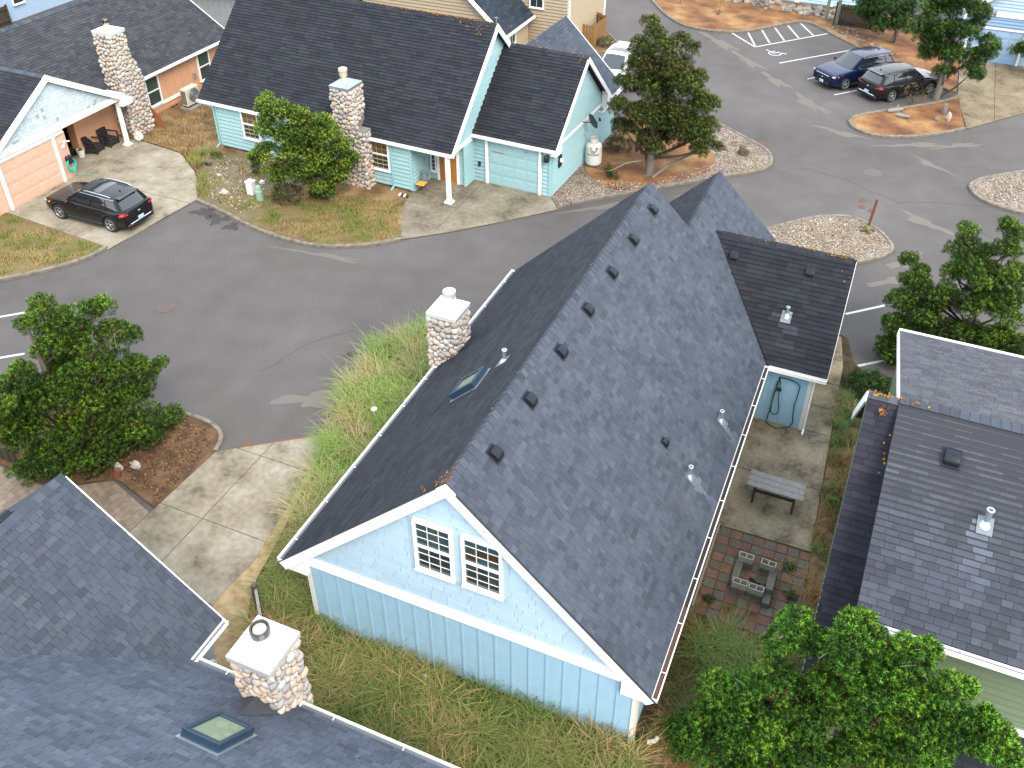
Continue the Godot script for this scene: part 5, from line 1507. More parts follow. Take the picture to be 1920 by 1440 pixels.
func grass(called: String, label: String, poly: Array, per_m2: float, mesh: ArrayMesh, sc: Vector2, cols: Array, h0: float, sd: int, patchy := 0.0, wind := Vector3.ZERO) -> void:
	var r := RandomNumberGenerator.new()
	r.seed = sd
	var pg := PackedVector2Array(poly)
	var lo := pg[0]
	var hi := pg[0]
	for p in pg:
		lo = lo.min(p)
		hi = hi.max(p)
	var nz := FastNoiseLite.new()
	nz.seed = sd
	nz.frequency = 0.28
	nz.fractal_octaves = 3
	var got := []
	for k in int((hi.x - lo.x) * (hi.y - lo.y) * per_m2):
		var p := Vector2(r.randf_range(lo.x, hi.x), r.randf_range(lo.y, hi.y))
		if not Geometry2D.is_point_in_polygon(p, pg): continue
		var q := nz.get_noise_2dv(p)
		if q * 1.6 < patchy * 2.0 - 1.0 + r.randf_range(-0.25, 0.25): continue
		var s := r.randf_range(sc.x, sc.y)
		var bs := Basis(UP, r.randf() * TAU) * s
		bs.y += wind * s
		var ci := clampi(int((nz.get_noise_2dv(p * 1.7 + Vector2(50, 9)) * 0.9 + 0.5 + r.randf_range(-0.3, 0.3)) * cols.size()), 0, cols.size() - 1)
		var kk := r.randf_range(0.75, 1.25) * 1.35
		var c: Color = cols[ci]
		got.append([Transform3D(bs, V(p.x, p.y, h0)), Color(c.r * kk, c.g * kk, c.b * kk)])
	scatter(called, label, "grass", mesh, got)

func scatter(called: String, label: String, category: String, mesh: Mesh, got: Array) -> void:
	var mm := MultiMesh.new()
	mm.transform_format = MultiMesh.TRANSFORM_3D
	mm.use_colors = true
	mm.mesh = mesh
	mm.instance_count = got.size()
	for i in got.size():
		mm.set_instance_transform(i, got[i][0])
		mm.set_instance_color(i, got[i][1])
	var mi := MultiMeshInstance3D.new()
	mi.multimesh = mm
	mi.name = numbered(self, called)
	add_child(mi)
	tag(mi, label, category)
	mi.set_meta("kind", "stuff")

func pebbles(called: String, label: String, poly: Array, per_m2: float, size: Vector2, cols: Array, h0: float, sd: int, category := "gravel") -> void:
	var r := RandomNumberGenerator.new()
	r.seed = sd
	var pg := PackedVector2Array(poly)
	var lo := pg[0]
	var hi := pg[0]
	for p in pg:
		lo = lo.min(p)
		hi = hi.max(p)
	var b := MB.new()
	b.ball(Vector3.ZERO, Vector3(1, 0.7, 0.8), Basis.IDENTITY, 6, 4)
	var mesh := b.mesh(M.pebble)
	var got := []
	for k in int((hi.x - lo.x) * (hi.y - lo.y) * per_m2):
		var p := Vector2(r.randf_range(lo.x, hi.x), r.randf_range(lo.y, hi.y))
		if not Geometry2D.is_point_in_polygon(p, pg): continue
		var s := r.randf_range(size.x, size.y)
		var kk := r.randf_range(0.75, 1.2)
		var c: Color = cols[r.randi() % cols.size()]
		got.append([Transform3D(Basis(UP, r.randf() * TAU) * s, V(p.x, p.y, h0 + s * 0.2)), Color(c.r * kk, c.g * kk, c.b * kk)])
	scatter(called, label, category, mesh, got)

# ---- ground -----------------------------------------------------------------------------------
func smooth(pts: Array, n := 5) -> Array: # Catmull-Rom through (u, v) points
	var out := []
	for i in pts.size() - 1:
		var p0: Vector2 = pts[maxi(i - 1, 0)]
		var p3: Vector2 = pts[mini(i + 2, pts.size() - 1)]
		for k in n: out.append((pts[i] as Vector2).cubic_interpolate(pts[i + 1], p0, p3, float(k) / n))
	out.append(pts[pts.size() - 1])
	return out

func pv(nums: Array) -> Array:
	var o := []
	for i in range(0, nums.size(), 2): o.append(Vector2(nums[i], nums[i + 1]))
	return o

func area(called: String, pts: Array, h0: float, h1: float, mat: Material) -> MeshInstance3D:
	var b := MB.new()
	b.flat(PackedVector2Array(pts), h0, h1)
	return struct(called, b, mat)

func kerb(pts: Array, w := 0.16, h := 0.13) -> void: # a concrete kerb along a line, cast in lengths
	var n := pts.size()
	var l := []
	var rr := []
	for i in n:
		var d: Vector2 = ((pts[mini(i + 1, n - 1)] as Vector2) - (pts[maxi(i - 1, 0)] as Vector2)).normalized()
		var s := Vector2(-d.y, d.x) * w * 0.5
		l.append(pts[i] + s)
		rr.append(pts[i] - s)
	var root := MeshInstance3D.new()
	var b := MB.new()
	for i in n - 1:
		var a0 := V(l[i].x, l[i].y, 0)
		var a1 := V(l[i + 1].x, l[i + 1].y, 0)
		var b0 := V(rr[i].x, rr[i].y, 0)
		var b1 := V(rr[i + 1].x, rr[i + 1].y, 0)
		var e := UP * h
		var c := UP * (h - 0.03)
		var ia := (b0 - a0).normalized() * 0.025
		var ib := (b1 - a1).normalized() * 0.025
		b.quad(a0 + e + ia, b0 + e - ia, b1 + e - ib, a1 + e + ib)
		b.quad(a0 + c, a0 + e + ia, a1 + e + ib, a1 + c)
		b.quad(b0 + e - ia, b0 + c, b1 + c, b1 + e - ib)
		b.quad(a0, a0 + c, a1 + c, a1)
		b.quad(b0 + c, b0, b1, b1 + c)
		if i == 0: b.quad(a0, b0, b0 + c, a0 + c)
		if i == n - 2: b.quad(b1, a1, a1 + c, b1 + c)
	struct("kerb", b, M.kerb)

func slabs(called: String, poly: Array, cu: Array, cv: Array, h: float, mat: Material) -> void: # cast concrete cut into panels by joints
	var base := area(called, poly, 0.0, h - 0.03, M.soil)
	var pg := PackedVector2Array(poly)
	for i in cu.size() - 1:
		for j in cv.size() - 1:
			var g := 0.012
			var cell := PackedVector2Array([Vector2(cu[i] + g, cv[j] + g), Vector2(cu[i + 1] - g, cv[j] + g), Vector2(cu[i + 1] - g, cv[j + 1] - g), Vector2(cu[i] + g, cv[j + 1] - g)])
			for q in Geometry2D.intersect_polygons(cell, pg):
				if q.size() < 3: continue
				var b := MB.new()
				b.flat(q, 0.0, h + rng.randf_range(-0.004, 0.004))
				part(base, "slab", b, mat)

func stripe(p: Vector2, q: Vector2, w := 0.1) -> void:
	var d := (q - p).normalized()
	var s := Vector2(-d.y, d.x) * w * 0.5
	area("parking_line", [p - s, q - s, q + s, p + s], 0.004, 0.004, M.paint)

func disc(called: String, u: float, v: float, r: float, h: float, mat: Material) -> void:
	var pts := []
	for i in 20: pts.append(Vector2(u + cos(TAU * i / 20) * r, v + sin(TAU * i / 20) * r))
	var b := MB.new()
	b.flat(PackedVector2Array(pts), 0.0, h)
	for k in 3:
		var rr := r * (0.35 + 0.25 * k)
		var row := [[], []]
		for i in 25:
			for e in 2: row[e].append(V(u + cos(TAU * i / 24) * (rr + 0.02 * e), v + sin(TAU * i / 24) * (rr + 0.02 * e), h + 0.004))
		for i in 24: b.quad(row[0][i], row[1][i], row[1][i + 1], row[0][i + 1])
	struct(called, b, mat)

func blob(called: String, c: Vector2, r: float, stretch: float, turn: float, mat: Material) -> void: # ragged flat patch lying on the asphalt
	var pts := []
	var n := 26
	for i in n:
		var t := TAU * i / n
		var k := r * (1.0 + 0.35 * sin(t * 3 + c.x * 3) + 0.25 * sin(t * 7 + c.y * 5) + rng.randf_range(-0.12, 0.12))
		pts.append(c + Vector2(cos(t) * k * stretch, sin(t) * k).rotated(turn))
	area(called, pts, 0.004, 0.004, mat)

func crack(p: Vector2, turn: float, ln: float) -> void: # a wandering crack in the asphalt
	var b := MB.new()
	var n := int(ln / 0.22)
	for i in n:
		turn += rng.randfn(0, 0.22)
		var q := p + Vector2(cos(turn), sin(turn)) * 0.22
		var s := Vector2(-sin(turn), cos(turn)) * rng.randf_range(0.005, 0.011)
		b.quad(V(p.x - s.x, p.y - s.y, 0.006), V(q.x - s.x, q.y - s.y, 0.006), V(q.x + s.x, q.y + s.y, 0.006), V(p.x + s.x, p.y + s.y, 0.006))
		p = q
	struct("road_crack", b, M.crack)

func ground() -> void:
	var b := MB.new()
	b.flat(PackedVector2Array([Vector2(-700, -500), Vector2(700, -500), Vector2(700, 900), Vector2(-700, 900)]), -0.03, -0.03)
	struct("ground", b, M.ground)
	area("road", pv([-70, 9, 40, 9, 40, 78, -70, 78]), 0.0, 0.0, M.asphalt)
	# peach house's lawn and drive
	var k1 := smooth(pv([-27.75, 22.7, -27.85, 21.9, -28.15, 21.2, -28.7, 20.4, -29.7, 19.3, -31.6, 17.9, -34, 16.8, -40, 15.2]))
	area("lawn", k1 + pv([-45, 15, -45, 23.2, -33.3, 23.15]), 0.0, 0.08, M.lawn)
	kerb(k1)
	slabs("driveway", pv([-27.6, 22.6, -27.1, 27.4, -28.0, 28.5, -28.9, 29.4, -30.8, 30.7, -33.2, 31.0, -36.5, 31, -36.5, 26.95, -33.6, 26.95, -33.6, 23.2, -33.4, 23.1]), [-37, -33.4, -30.4, -27], [22, 26.95, 32], 0.06, M.concrete_cream)
	# yard between the peach and the aqua house
	var k2 := smooth(pv([-27.05, 27.3, -26.2, 27.12, -25.3, 26.9, -23.2, 26.3, -21.5, 26.1, -20.1, 26.2, -18.5, 26.9, -17.35, 27.95]))
	var arc := smooth(pv([-17.35, 27.95, -18.0, 29.1, -18.6, 30.4, -18.9, 31.7]))
	area("yard", k2 + arc + pv([-18.9, 32.2, -29.3, 32.2, -29.3, 48, -36, 48, -36, 31.1, -33.2, 31.1, -30.8, 30.8, -28.8, 29.4]), 0.0, 0.07, M.dry)
	var k2b := []
	for p in k2: k2b.append(p + Vector2(0.1, 0.12))
	area("weedy_bed", k2b.slice(0, 14) + smooth(pv([-23.6, 26.7, -23.9, 27.8, -23.3, 28.9, -23.6, 30.2, -22.9, 31.6])) + pv([-29.2, 31.6, -29.4, 30.6, -28.5, 29.5]), 0.0, 0.078, M.weeds)
	area("lawn", smooth(pv([-23.6, 26.5, -23.9, 27.8, -23.3, 28.9, -22.4, 29.8, -21.0, 30.2, -19.6, 30.4, -18.75, 30.3])) + smooth(pv([-18.6, 30.0, -18.1, 29.1, -17.5, 28.1, -18.6, 27.0, -20.1, 26.35, -21.5, 26.25, -23.0, 26.45])), 0.0, 0.082, M.lawn)
	kerb(k2)
	slabs("driveway", arc + pv([-18.9, 33.2, -17, 33.2, -17, 34.1, -13.2, 33.95, -12.4, 32.9, -14.2, 30.9, -15.8, 29.3]), [-20, -16.4, -11], [27, 30.9, 35], 0.055, M.concrete_grey)
	# gravel yard with the big pine
	var k3 := smooth(pv([-12.05, 33.6, -10.6, 35.1, -8.7, 36.9, -6.9, 38.6, -5.5, 39.8, -4.9, 40.6, -4.8, 41.3, -5.2, 42.4, -6.4, 43.4, -8.3, 44.7, -10.5, 46.0, -12.5, 46.6]))
	area("gravel_bed", k3 + pv([-12.8, 41.5, -13.25, 34.0, -12.4, 32.95]), 0.0, 0.09, M.gravel)
	area("needle_litter", smooth(pv([-12.6, 40.6, -12.8, 37.6, -12.0, 36.2, -10.6, 35.5, -9.0, 36.9, -7.6, 38.4, -7.2, 40.0, -8.4, 42.2, -10.4, 44.4, -12.4, 45.2, -12.6, 40.8])), 0.0, 0.096, M.straw)
	kerb(k3)
	# island with the post
	var k4 := smooth(pv([-5.6, 33.2, -3.7, 34.9, -2.2, 36.5, -1.2, 37.15, -0.4, 37.25, 0.5, 36.7, 1.0, 36.0, 1.25, 35.3, 0.9, 34.5, 0.0, 33.6, -2.0, 31.6]))
	area("gravel_island", k4 + pv([-4, 30.6, -6.5, 32]), 0.0, 0.09, M.gravel)
	kerb(k4)
	var k5 := smooth(pv([9.5, 48.2, 6.4, 45.2, 4.8, 43.8, 4.2, 43.0, 4.05, 42.3, 4.5, 41.4, 5.4, 40.9, 6.5, 40.8, 9.5, 41.4]))
	area("gravel_island", k5 + pv([14, 42, 14, 48]), 0.0, 0.09, M.gravel)
	kerb(k5)
	# straw bed beside the parked cars, and its drive
	var k6 := smooth(pv([3.6, 49.25, 2.6, 48.2, 1.4, 47.25, 0.4, 46.7, -0.6, 46.5, -1.5, 46.85, -1.95, 47.7, -1.6, 48.7, -0.4, 49.9, 0.9, 51.1, 2.5, 52.7, 3.2, 53.9]))
	area("straw_bed", k6 + pv([3.15, 53.2]), 0.0, 0.09, M.straw)
	kerb(k6)
	slabs("driveway", pv([3.1, 54.3, 3.3, 52, 3.7, 49.3, 6.5, 52.8, 12, 59.6, 12, 60.35, 3.0, 60.35]), [2, 5.0, 8.4, 13], [49, 54.9, 61], 0.05, M.concrete_tan)
	var k7 := smooth(pv([-18.6, 65.4, -17.3, 63.4, -15.5, 60.7, -14.1, 59.3, -12.9, 58.85, -11.3, 58.95, -9.9, 59.7, -8.5, 61.4, -7.2, 63.0, -6.1, 62.9, -4.4, 61.1, -2.8, 59.5, -1.0, 57.7, 0.8, 55.9, 2.7, 54.3]))
	area("straw_bed", k7 + pv([3.0, 54.4, 2.95, 60.3, 2.6, 60.4, 2.6, 67, -19, 67]), 0.0, 0.09, M.straw)
	kerb(k7)
	area("yard", pv([-24.5, 62.5, -20.5, 58.4, -17.5, 55.1, -16.7, 54.0, -16.9, 52.3, -18.5, 50.2, -25, 50]), 0.0, 0.08, M.dry)
	kerb(pv([-24.5, 62.5, -20.5, 58.4, -17.5, 55.1, -16.7, 54.0]))
	# parking: stall lines, hatching, the wheelchair mark
	for s in [[-10.7, 59.1, -8.8, 57.1], [-8.8, 57.1, -5.0, 61.6], [-9.75, 59.6, -8.85, 57.35], [-9.05, 60.5, -8.1, 58.2], [-8.35, 61.3, -7.35, 59.05], [-7.65, 62.1, -6.6, 59.95], [-6.95, 62.9, -5.8, 60.8], [-6.9, 54.9, -3.0, 59.3], [-4.95, 53.0, -1.1, 57.4], [-3.2, 51.2, 0.7, 55.6], [-28.8, 16.6, -27.2, 18.1], [-26.9, 14.9, -25.3, 16.3], [0.1, 29.9, 3.4, 32.9], [0.6, 26.7, 3.0, 28.7]]: stripe(Vector2(s[0], s[1]), Vector2(s[2], s[3]), 0.11)
	var wm := MB.new()
	var c0 := Vector2(-7.45, 56.45)
	var ax := Vector2(0.66, 0.75)
	var ay := Vector2(-0.75, 0.66)
	var pl := func(p: Vector2, q: Vector2, w: float) -> void:
		var d := (q - p).normalized()
		var s := Vector2(-d.y, d.x) * w * 0.5
		var q4 := []
		for e in [p - s, q - s, q + s, p + s]:
			var g: Vector2 = c0 + ax * e.x + ay * e.y
			q4.append(V(g.x, g.y, 0.005))
		if (q4[1] - q4[0]).cross(q4[2] - q4[0]).y > 0: wm.quad(q4[0], q4[1], q4[2], q4[3])
		else: wm.quad(q4[0], q4[3], q4[2], q4[1])
	for i in 14:
		var a0 := 2.2 + i * 0.32
		pl.call(Vector2(cos(a0), sin(a0)) * 0.36, Vector2(cos(a0 + 0.33), sin(a0 + 0.33)) * 0.36, 0.09)
	for s in [[-0.05, 0.6, -0.05, 0.05], [-0.05, 0.05, 0.35, 0.05], [0.35, 0.05, 0.5, -0.35], [0.5, -0.35, 0.65, -0.3], [-0.05, 0.32, 0.28, 0.32], [-0.12, 0.7, 0.02, 0.7]]: pl.call(Vector2(s[0], s[1]), Vector2(s[2], s[3]), 0.1)
	struct("wheelchair_mark", wm, M.paint)
	disc("manhole_cover", -22.8, 20.4, 0.36, 0.006, M.cover)
	disc("manhole_cover", -0.2, 42.2, 0.42, 0.006, M.asphalt_dark)
	for p in [[-0.35, 39.2], [-0.3, 38.55], [0.15, 38.35]]: disc("valve_cover", p[0], p[1], 0.18, 0.006, M.rust_dark)
	disc("manhole_cover", -5.6, 43.3, 0.22, 0.006, M.rust_dark)
	for p in [[-6.75, 42.5], [-6.45, 42.35]]: disc("valve_cover", p[0], p[1], 0.24, 0.105, M.rust_dark)
	# oil spots, damp by the kerb, sand washed over the asphalt, needles along the slab edge
	for s in [[-14.6, 20.6, 0.16], [-15.1, 20.6, 0.22], [-13.95, 23.3, 0.12], [-26.05, 26.7, 0.5], [-25.2, 26.35, 0.38], [-24.3, 26.1, 0.3]]: blob("oil_stain", Vector2(s[0], s[1]), s[2], 1.0, 0.0, M.damp)
	for s in [[-11.0, 57.0, 0.35, 5.0, -0.75], [-8.7, 54.5, 0.3, 5.0, -0.8], [-6.6, 52.0, 0.3, 4.0, -0.8], [-4.2, 49.4, 0.35, 4.0, -0.8], [-2.2, 46.2, 0.25, 5.0, -0.2], [1.4, 46.2, 0.22, 7.0, 0.45], [3.4, 47.0, 0.2, 6.0, 0.6], [2.3, 44.2, 0.2, 5.0, -0.6], [2.4, 38.2, 0.28, 4.0, -0.5], [1.9, 34.6, 0.3, 3.0, 0.9], [1.6, 33.0, 0.25, 4.0, 0.7], [-6.6, 37.5, 0.18, 8.0, 0.75], [-10.8, 33.9, 0.16, 9.0, 0.72], [-19.5, 25.7, 0.14, 12.0, 0.1], [-15.0, 18.2, 0.4, 2.5, 0.5]]: blob("sand_drift", Vector2(s[0], s[1]), s[2], s[3], s[4], M.drift)
	for s in [[-9.0, 33.0, 0.9, 5.0], [-4.5, 40.2, 0.35, 7.0], [-1.0, 42.6, -0.5, 8.0], [0.6, 39.0, 0.7, 6.0], [-17.5, 18.6, 1.1, 4.0], [-9.6, 55.6, -0.82, 9.0], [-3.4, 48.8, -0.8, 4.0], [3.6, 38.5, 0.2, 5.0], [2.2, 32.0, 1.3, 5.0]]: crack(Vector2(s[0], s[1]), s[2], s[3])
	blob("needle_strip", Vector2(-15.0, 15.97), 0.07, 26.0, 0.64, M.straw)
	blob("needle_strip", Vector2(-15.95, 15.0), 0.1, 7.0, 1.2, M.straw)
	# own yard of the blue house and what lies left of it
	area("yard", pv([-13.35, 16.9, -14.0, 18.9, -14.35, 21.4, -13.5, 22.9, -11.8, 25.0, -8.6, 29.2, -2.0, 29.2, 0.35, 28.4, 0.75, 27.0, 2.2, 25.8, 5, 29.6, 16, 33, 24, 30, 24, -30, -45, -30, -45, 8, -13, 8]), -0.02, 0.04, M.soil)
	area("sand_strip", smooth(pv([-13.5, 16.6, -13.0, 14.6, -12.5, 12.4, -12.2, 11.2, -11.2, 9.6, -10.4, 8.4])) + smooth(pv([-11.4, 8.4, -12.7, 10.0, -13.0, 11.6, -13.2, 14.0, -13.7, 16.4])), 0.0, 0.046, M.sand)
	area("dry_grass_bed", smooth(pv([-2.1, 18.0, -2.0, 14.0, -1.9, 11.3, -3.5, 10.9, -3.0, 9.0, 0.5, 8.0, 3.0, 9.0, 1.4, 13.0, 1.3, 19.0, 1.2, 24.6, 0.5, 25.6, 0.6, 22, 0.66, 18.0])), 0.0, 0.047, M.dry_brown)
	var mb := smooth(pv([-22.5, 14.6, -19.8, 15.6, -18.0, 15.95, -17.2, 15.9, -16.6, 15.6, -16.3, 15.0]))
	area("mulch_bed", mb + pv([-16.4, 12.5, -18.2, 12.95, -19.6, 12.0, -24, 12.2]), -0.02, 0.07, M.mulch)
	kerb(smooth(pv([-18.3, 15.95, -17.6, 15.97, -17.0, 15.85, -16.55, 15.55, -16.3, 14.95])), 0.15, 0.12)
	slabs("driveway", pv([-16.35, 14.95, -13.6, 16.95, -13.4, 16.0, -13.05, 13.9, -12.75, 12.0, -12.9, 10.6, -11.0, 8.2, -11.0, 5, -16.6, 5, -16.4, 12.3]), [-17, -14.95, -10], [4, 10.5, 12.7, 15.35, 18], 0.055, M.concrete)
	# brick pavers in front of the near house
	var pb := area("paver_court", pv([-25, 5, -16.6, 5, -16.42, 12.3, -18.2, 12.85, -19.6, 11.9, -25, 12.2]), 0.0, 0.02, M.soil)
	var tabs := []
	courses([V(-25, 6, 0.02), V(-16.6, 6, 0.02), V(-16.42, 12.3, 0.02), V(-18.2, 12.85, 0.02), V(-19.6, 11.9, 0.02), V(-25, 12.2, 0.02)], Vector3(0.93, 0, 0.36).normalized(), UP, 0.13, Vector2(0.2, 0.25), 0.035, 0.035, [L(150, 132, 114, 0.6), L(140, 124, 108, 0.6), L(160, 140, 120, 0.6)], tabs, [], 0.006, 0.12)
	org[pb] = Vector3.ZERO
	lay(pb, tabs, "paver", "pavers", M.siding, 200)
	# patio, walk and chequered pavers beside the blue house
	slabs("patio", pv([-2.15, 18.08, 0.66, 18.12, 0.52, 22.9, -2.15, 22.9]), [-3, 1.5], [17, 20.5, 23], 0.07, M.concrete_dirty)
	slabs("path", pv([0.52, 22.92, 0.42, 26.6, 0.15, 28.3, -0.36, 28.3, -0.36, 22.92]), [-1, 1.5], [22.9, 24.2, 25.5, 26.9, 29], 0.07, M.concrete_dirty)
	var pc := area("paver_patio", pv([-1.76, 15.0, 0.74, 15.0, 0.74, 18.06, -1.76, 18.06]), 0.0, 0.045, M.soil)
	for i in 8:
		for j in 10:
			if j > 7 and rng.randf() < 0.15: continue
			var q := MB.new()
			var k := rng.randf_range(0.85, 1.12)
			var red := (i + j) % 2 == 1
			q.col = L(160, 122, 110, 0.54 * k) if red else L(138, 132, 120, 0.54 * k)
			var bs := Basis(UP, rng.randfn(0, 0.02))
			bs = bs.rotated(Vector3.RIGHT, rng.randfn(0, 0.012))
			q.cbox(V(-1.58 + i * 0.306 + rng.randfn(0, 0.006), 17.9 - j * 0.306, 0.05 + rng.randf_range(-0.006, 0.006)), Vector3(0.288, 0.05, 0.288), 0.01, bs)
			part(pc, "paver", q, M.shingle)
	var tb := MB.new()
	tb.cbox(V(-1.80, 16.6, 0.08), Vector3(0.05, 0.12, 2.9), 0.008)
	struct("edging_board", tb, M.edging)

func plantings() -> void:
	var tall := clump(44, 1, 0.95, 0.019, 0.10, 1.0)
	var mid := clump(34, 2, 0.6, 0.016, 0.11, 1.1)
	var short := clump(20, 3, 0.13, 0.012, 0.08, 0.8)
	var g1 := [L(118, 150, 58, 0.52), L(104, 142, 50, 0.52), L(132, 160, 66, 0.52), L(148, 156, 88, 0.5), L(166, 160, 98, 0.5), L(190, 168, 118, 0.5)]
	var g2 := [L(92, 112, 38, 0.52), L(104, 122, 46, 0.52), L(130, 132, 64, 0.55), L(150, 136, 78, 0.55), L(170, 142, 92, 0.58), L(96, 118, 40, 0.52)]
	var g3 := [L(84, 112, 40, 0.52), L(100, 128, 50, 0.52), L(118, 140, 62, 0.52)]
	var gb := [L(150, 116, 68, 0.55), L(132, 100, 58, 0.55), L(164, 132, 84, 0.55), L(112, 112, 50, 0.52)]
	grass("dune_grass", "tall pale green dune grass along the left side of the blue cottage by the road", pv([-13.4, 22.8, -14.2, 21.3, -13.9, 18.9, -13.6, 17.3, -12.9, 15.6, -12.3, 13.6, -11.0, 12.8, -10.4, 12.4, -10.4, 18.6, -11.1, 19.9, -10.6, 23.6]), 17.0, tall, Vector2(0.75, 1.3), g1, 0.04, 301, 0.05, Vector3(-0.35, 0, 0.1))
	grass("dune_grass", "long trampled green and straw grass in front of the blue cottage's gable", pv([-12.4, 13.2, -12.0, 11.8, -11.3, 9.9, -10.0, 8.6, -9.2, 8.3, -3.4, 8.0, -1.6, 8.0, -1.9, 10.9, -10.2, 10.95, -10.4, 13.2]), 26.0, tall, Vector2(0.6, 1.25), g2, 0.04, 302, 0.08, Vector3(0.2, 0, 0.35))
	grass("dry_grass", "matted brown grass between the blue cottage and the checkered pavers", pv([-2.0, 15.0, -1.9, 11.3, -1.9, 8.2, 0.8, 8.2, 1.2, 12.8, 0.9, 14.9]), 26.0, mid, Vector2(0.5, 0.95), gb, 0.04, 303, 0.1, Vector3(0.3, 0, 0.5))
	grass("dune_grass", "green arching dune grass clump beside the near right pine", pv([-1.5, 13.9, -1.0, 14.7, -0.3, 14.6, 0.2, 14.0, 0.1, 13.2, -0.8, 12.9]), 24.0, tall, Vector2(0.8, 1.15), g3, 0.04, 304, 0.0, Vector3(0.2, 0, 0.2))
	grass("dune_grass", "small green grass clump at the blue cottage's right front corner", pv([-1.7, 12.9, -1.1, 12.9, -0.9, 12.1, -1.5, 11.9]), 16.0, tall, Vector2(0.6, 0.95), g3, 0.04, 305, 0.0, Vector3(0.3, 0, 0.3))
	grass("dry_grass", "strip of green and brown grass between the patio and the green cottage", pv([0.66, 14.8, 1.3, 13.2, 1.35, 20.6, 1.15, 24.0, 0.6, 25.2, 0.62, 22.0, 0.7, 18.0]), 26.0, mid, Vector2(0.4, 0.9), gb + [g3[0], g3[1]], 0.045, 306, 0.05)
	grass("grass_tuft", "grass tuft growing by the walk behind the green cottage's bush", pv([0.4, 23.6, 1.0, 23.4, 1.1, 24.8, 0.5, 25.2]), 22.0, tall, Vector2(0.4, 0.7), g1, 0.045, 307)
	var lw := [L(118, 132, 44, 0.52), L(132, 136, 54, 0.52), L(156, 140, 76, 0.55), L(176, 148, 94, 0.55)]
	grass("short_grass", "patchy green and tan lawn in front of the aqua cottage", pv([-23.4, 26.7, -23.7, 27.8, -23.2, 28.9, -22.0, 30.0, -19.4, 30.5, -18.7, 30.2, -18.0, 29.0, -17.5, 28.1, -18.6, 27.1, -20.1, 26.4, -21.5, 26.3]), 34.0, short, Vector2(0.7, 1.3), lw, 0.08, 311, 0.25)
	grass("short_grass", "patchy lawn at the corner of the peach cottage's drive", pv([-28.0, 22.6, -28.1, 21.6, -28.8, 20.6, -29.8, 19.5, -33, 17.5, -38, 16.2, -38, 22.8, -33.4, 23.0]), 26.0, short, Vector2(0.7, 1.4), lw, 0.075, 312, 0.35)
	grass("short_grass", "sparse weeds in the stony bed in front of the aqua cottage", pv([-26.8, 27.5, -24, 26.9, -23.6, 29.6, -22.6, 31.4, -29.0, 31.4, -28.6, 29.8]), 14.0, short, Vector2(0.8, 1.8), [L(132, 132, 50, 0.52), L(150, 140, 70, 0.55), L(170, 150, 100, 0.55)], 0.075, 313, 0.4)
	grass("short_grass", "dry tan grass between the peach and the aqua cottage", pv([-33.2, 31.2, -30.8, 30.9, -29.4, 30.2, -29.4, 38, -34.4, 38]), 24.0, short, Vector2(0.8, 1.5), [L(176, 146, 96, 0.55), L(160, 128, 80, 0.55), L(188, 158, 108, 0.55)], 0.07, 314, 0.1)
	grass("short_grass", "bright green edge of weeds along the drive", pv([-27.1, 27.5, -28.7, 29.3, -30.7, 30.8, -30.4, 31.1, -28.4, 29.8, -26.8, 27.8]), 30.0, short, Vector2(0.8, 1.8), [L(140, 146, 50, 0.52), L(120, 130, 46, 0.52)], 0.075, 315, 0.1)
	grass("grass_tuft", "green grass tufts by the aqua cottage's left corner", pv([-30.0, 30.9, -29.4, 30.6, -29.2, 31.6, -29.7, 31.9]), 14.0, mid, Vector2(0.7, 1.1), [L(120, 136, 70, 0.55), L(140, 140, 80, 0.55)], 0.07, 316)
	grass("grass_tuft", "weeds growing in the joints of the checkered pavers", pv([-1.6, 15.1, 0.6, 15.1, 0.6, 17.9, 0.2, 17.6, -1.5, 17.6]), 14.0, short, Vector2(0.5, 1.2), [L(110, 132, 44, 0.52), L(160, 140, 70, 0.55), L(170, 130, 80, 0.55)], 0.07, 317, 0.4)
	grass("short_grass", "sparse weeds in the mulch bed", pv([-17.4, 14.0, -16.6, 14.9, -16.5, 12.8, -17.6, 13.2]), 12.0, short, Vector2(0.5, 1.0), lw, 0.065, 318, 0.4)
	var gc := [L(188, 172, 152, 0.6), L(160, 142, 124, 0.6), L(206, 196, 182, 0.6), L(140, 126, 112, 0.6), L(176, 150, 120, 0.6), L(150, 146, 142, 0.6)]
	pebbles("gravel", "gravel around the tall pine by the aqua cottage", pv([-12.4, 33.2, -10.6, 35.3, -8.7, 37.1, -6.9, 38.8, -5.1, 40.3, -5.0, 41.3, -5.4, 42.3, -8.3, 44.5, -7.2, 40.2, -9.2, 36.9, -12.0, 36.0, -13.1, 34.2]), 110.0, Vector2(0.02, 0.05), gc, 0.09, 401)
	pebbles("gravel", "gravel on the island with the leaning post", pv([-5.4, 32.6, -3.7, 34.7, -2.2, 36.3, -0.5, 37.0, 0.7, 36.2, 1.1, 35.3, 0.8, 34.6, -0.1, 33.8, -2.2, 31.8, -4, 30.8]), 130.0, Vector2(0.02, 0.05), gc + [L(200, 176, 110, 0.6)], 0.09, 402)
	pebbles("gravel", "gravel on the island at the right edge", pv([9, 47.6, 6.4, 45.0, 4.8, 43.5, 4.25, 42.4, 4.7, 41.5, 6.4, 41.0, 9, 41.6]), 110.0, Vector2(0.02, 0.055), gc, 0.09, 403)
	pebbles("pebbles", "stones strewn over the bed in front of the aqua cottage", pv([-26.6, 27.6, -24.4, 27.0, -24.0, 29.5, -23.4, 31.4, -29.0, 31.4, -28.4, 29.8]), 60.0, Vector2(0.02, 0.06), gc, 0.075, 404)
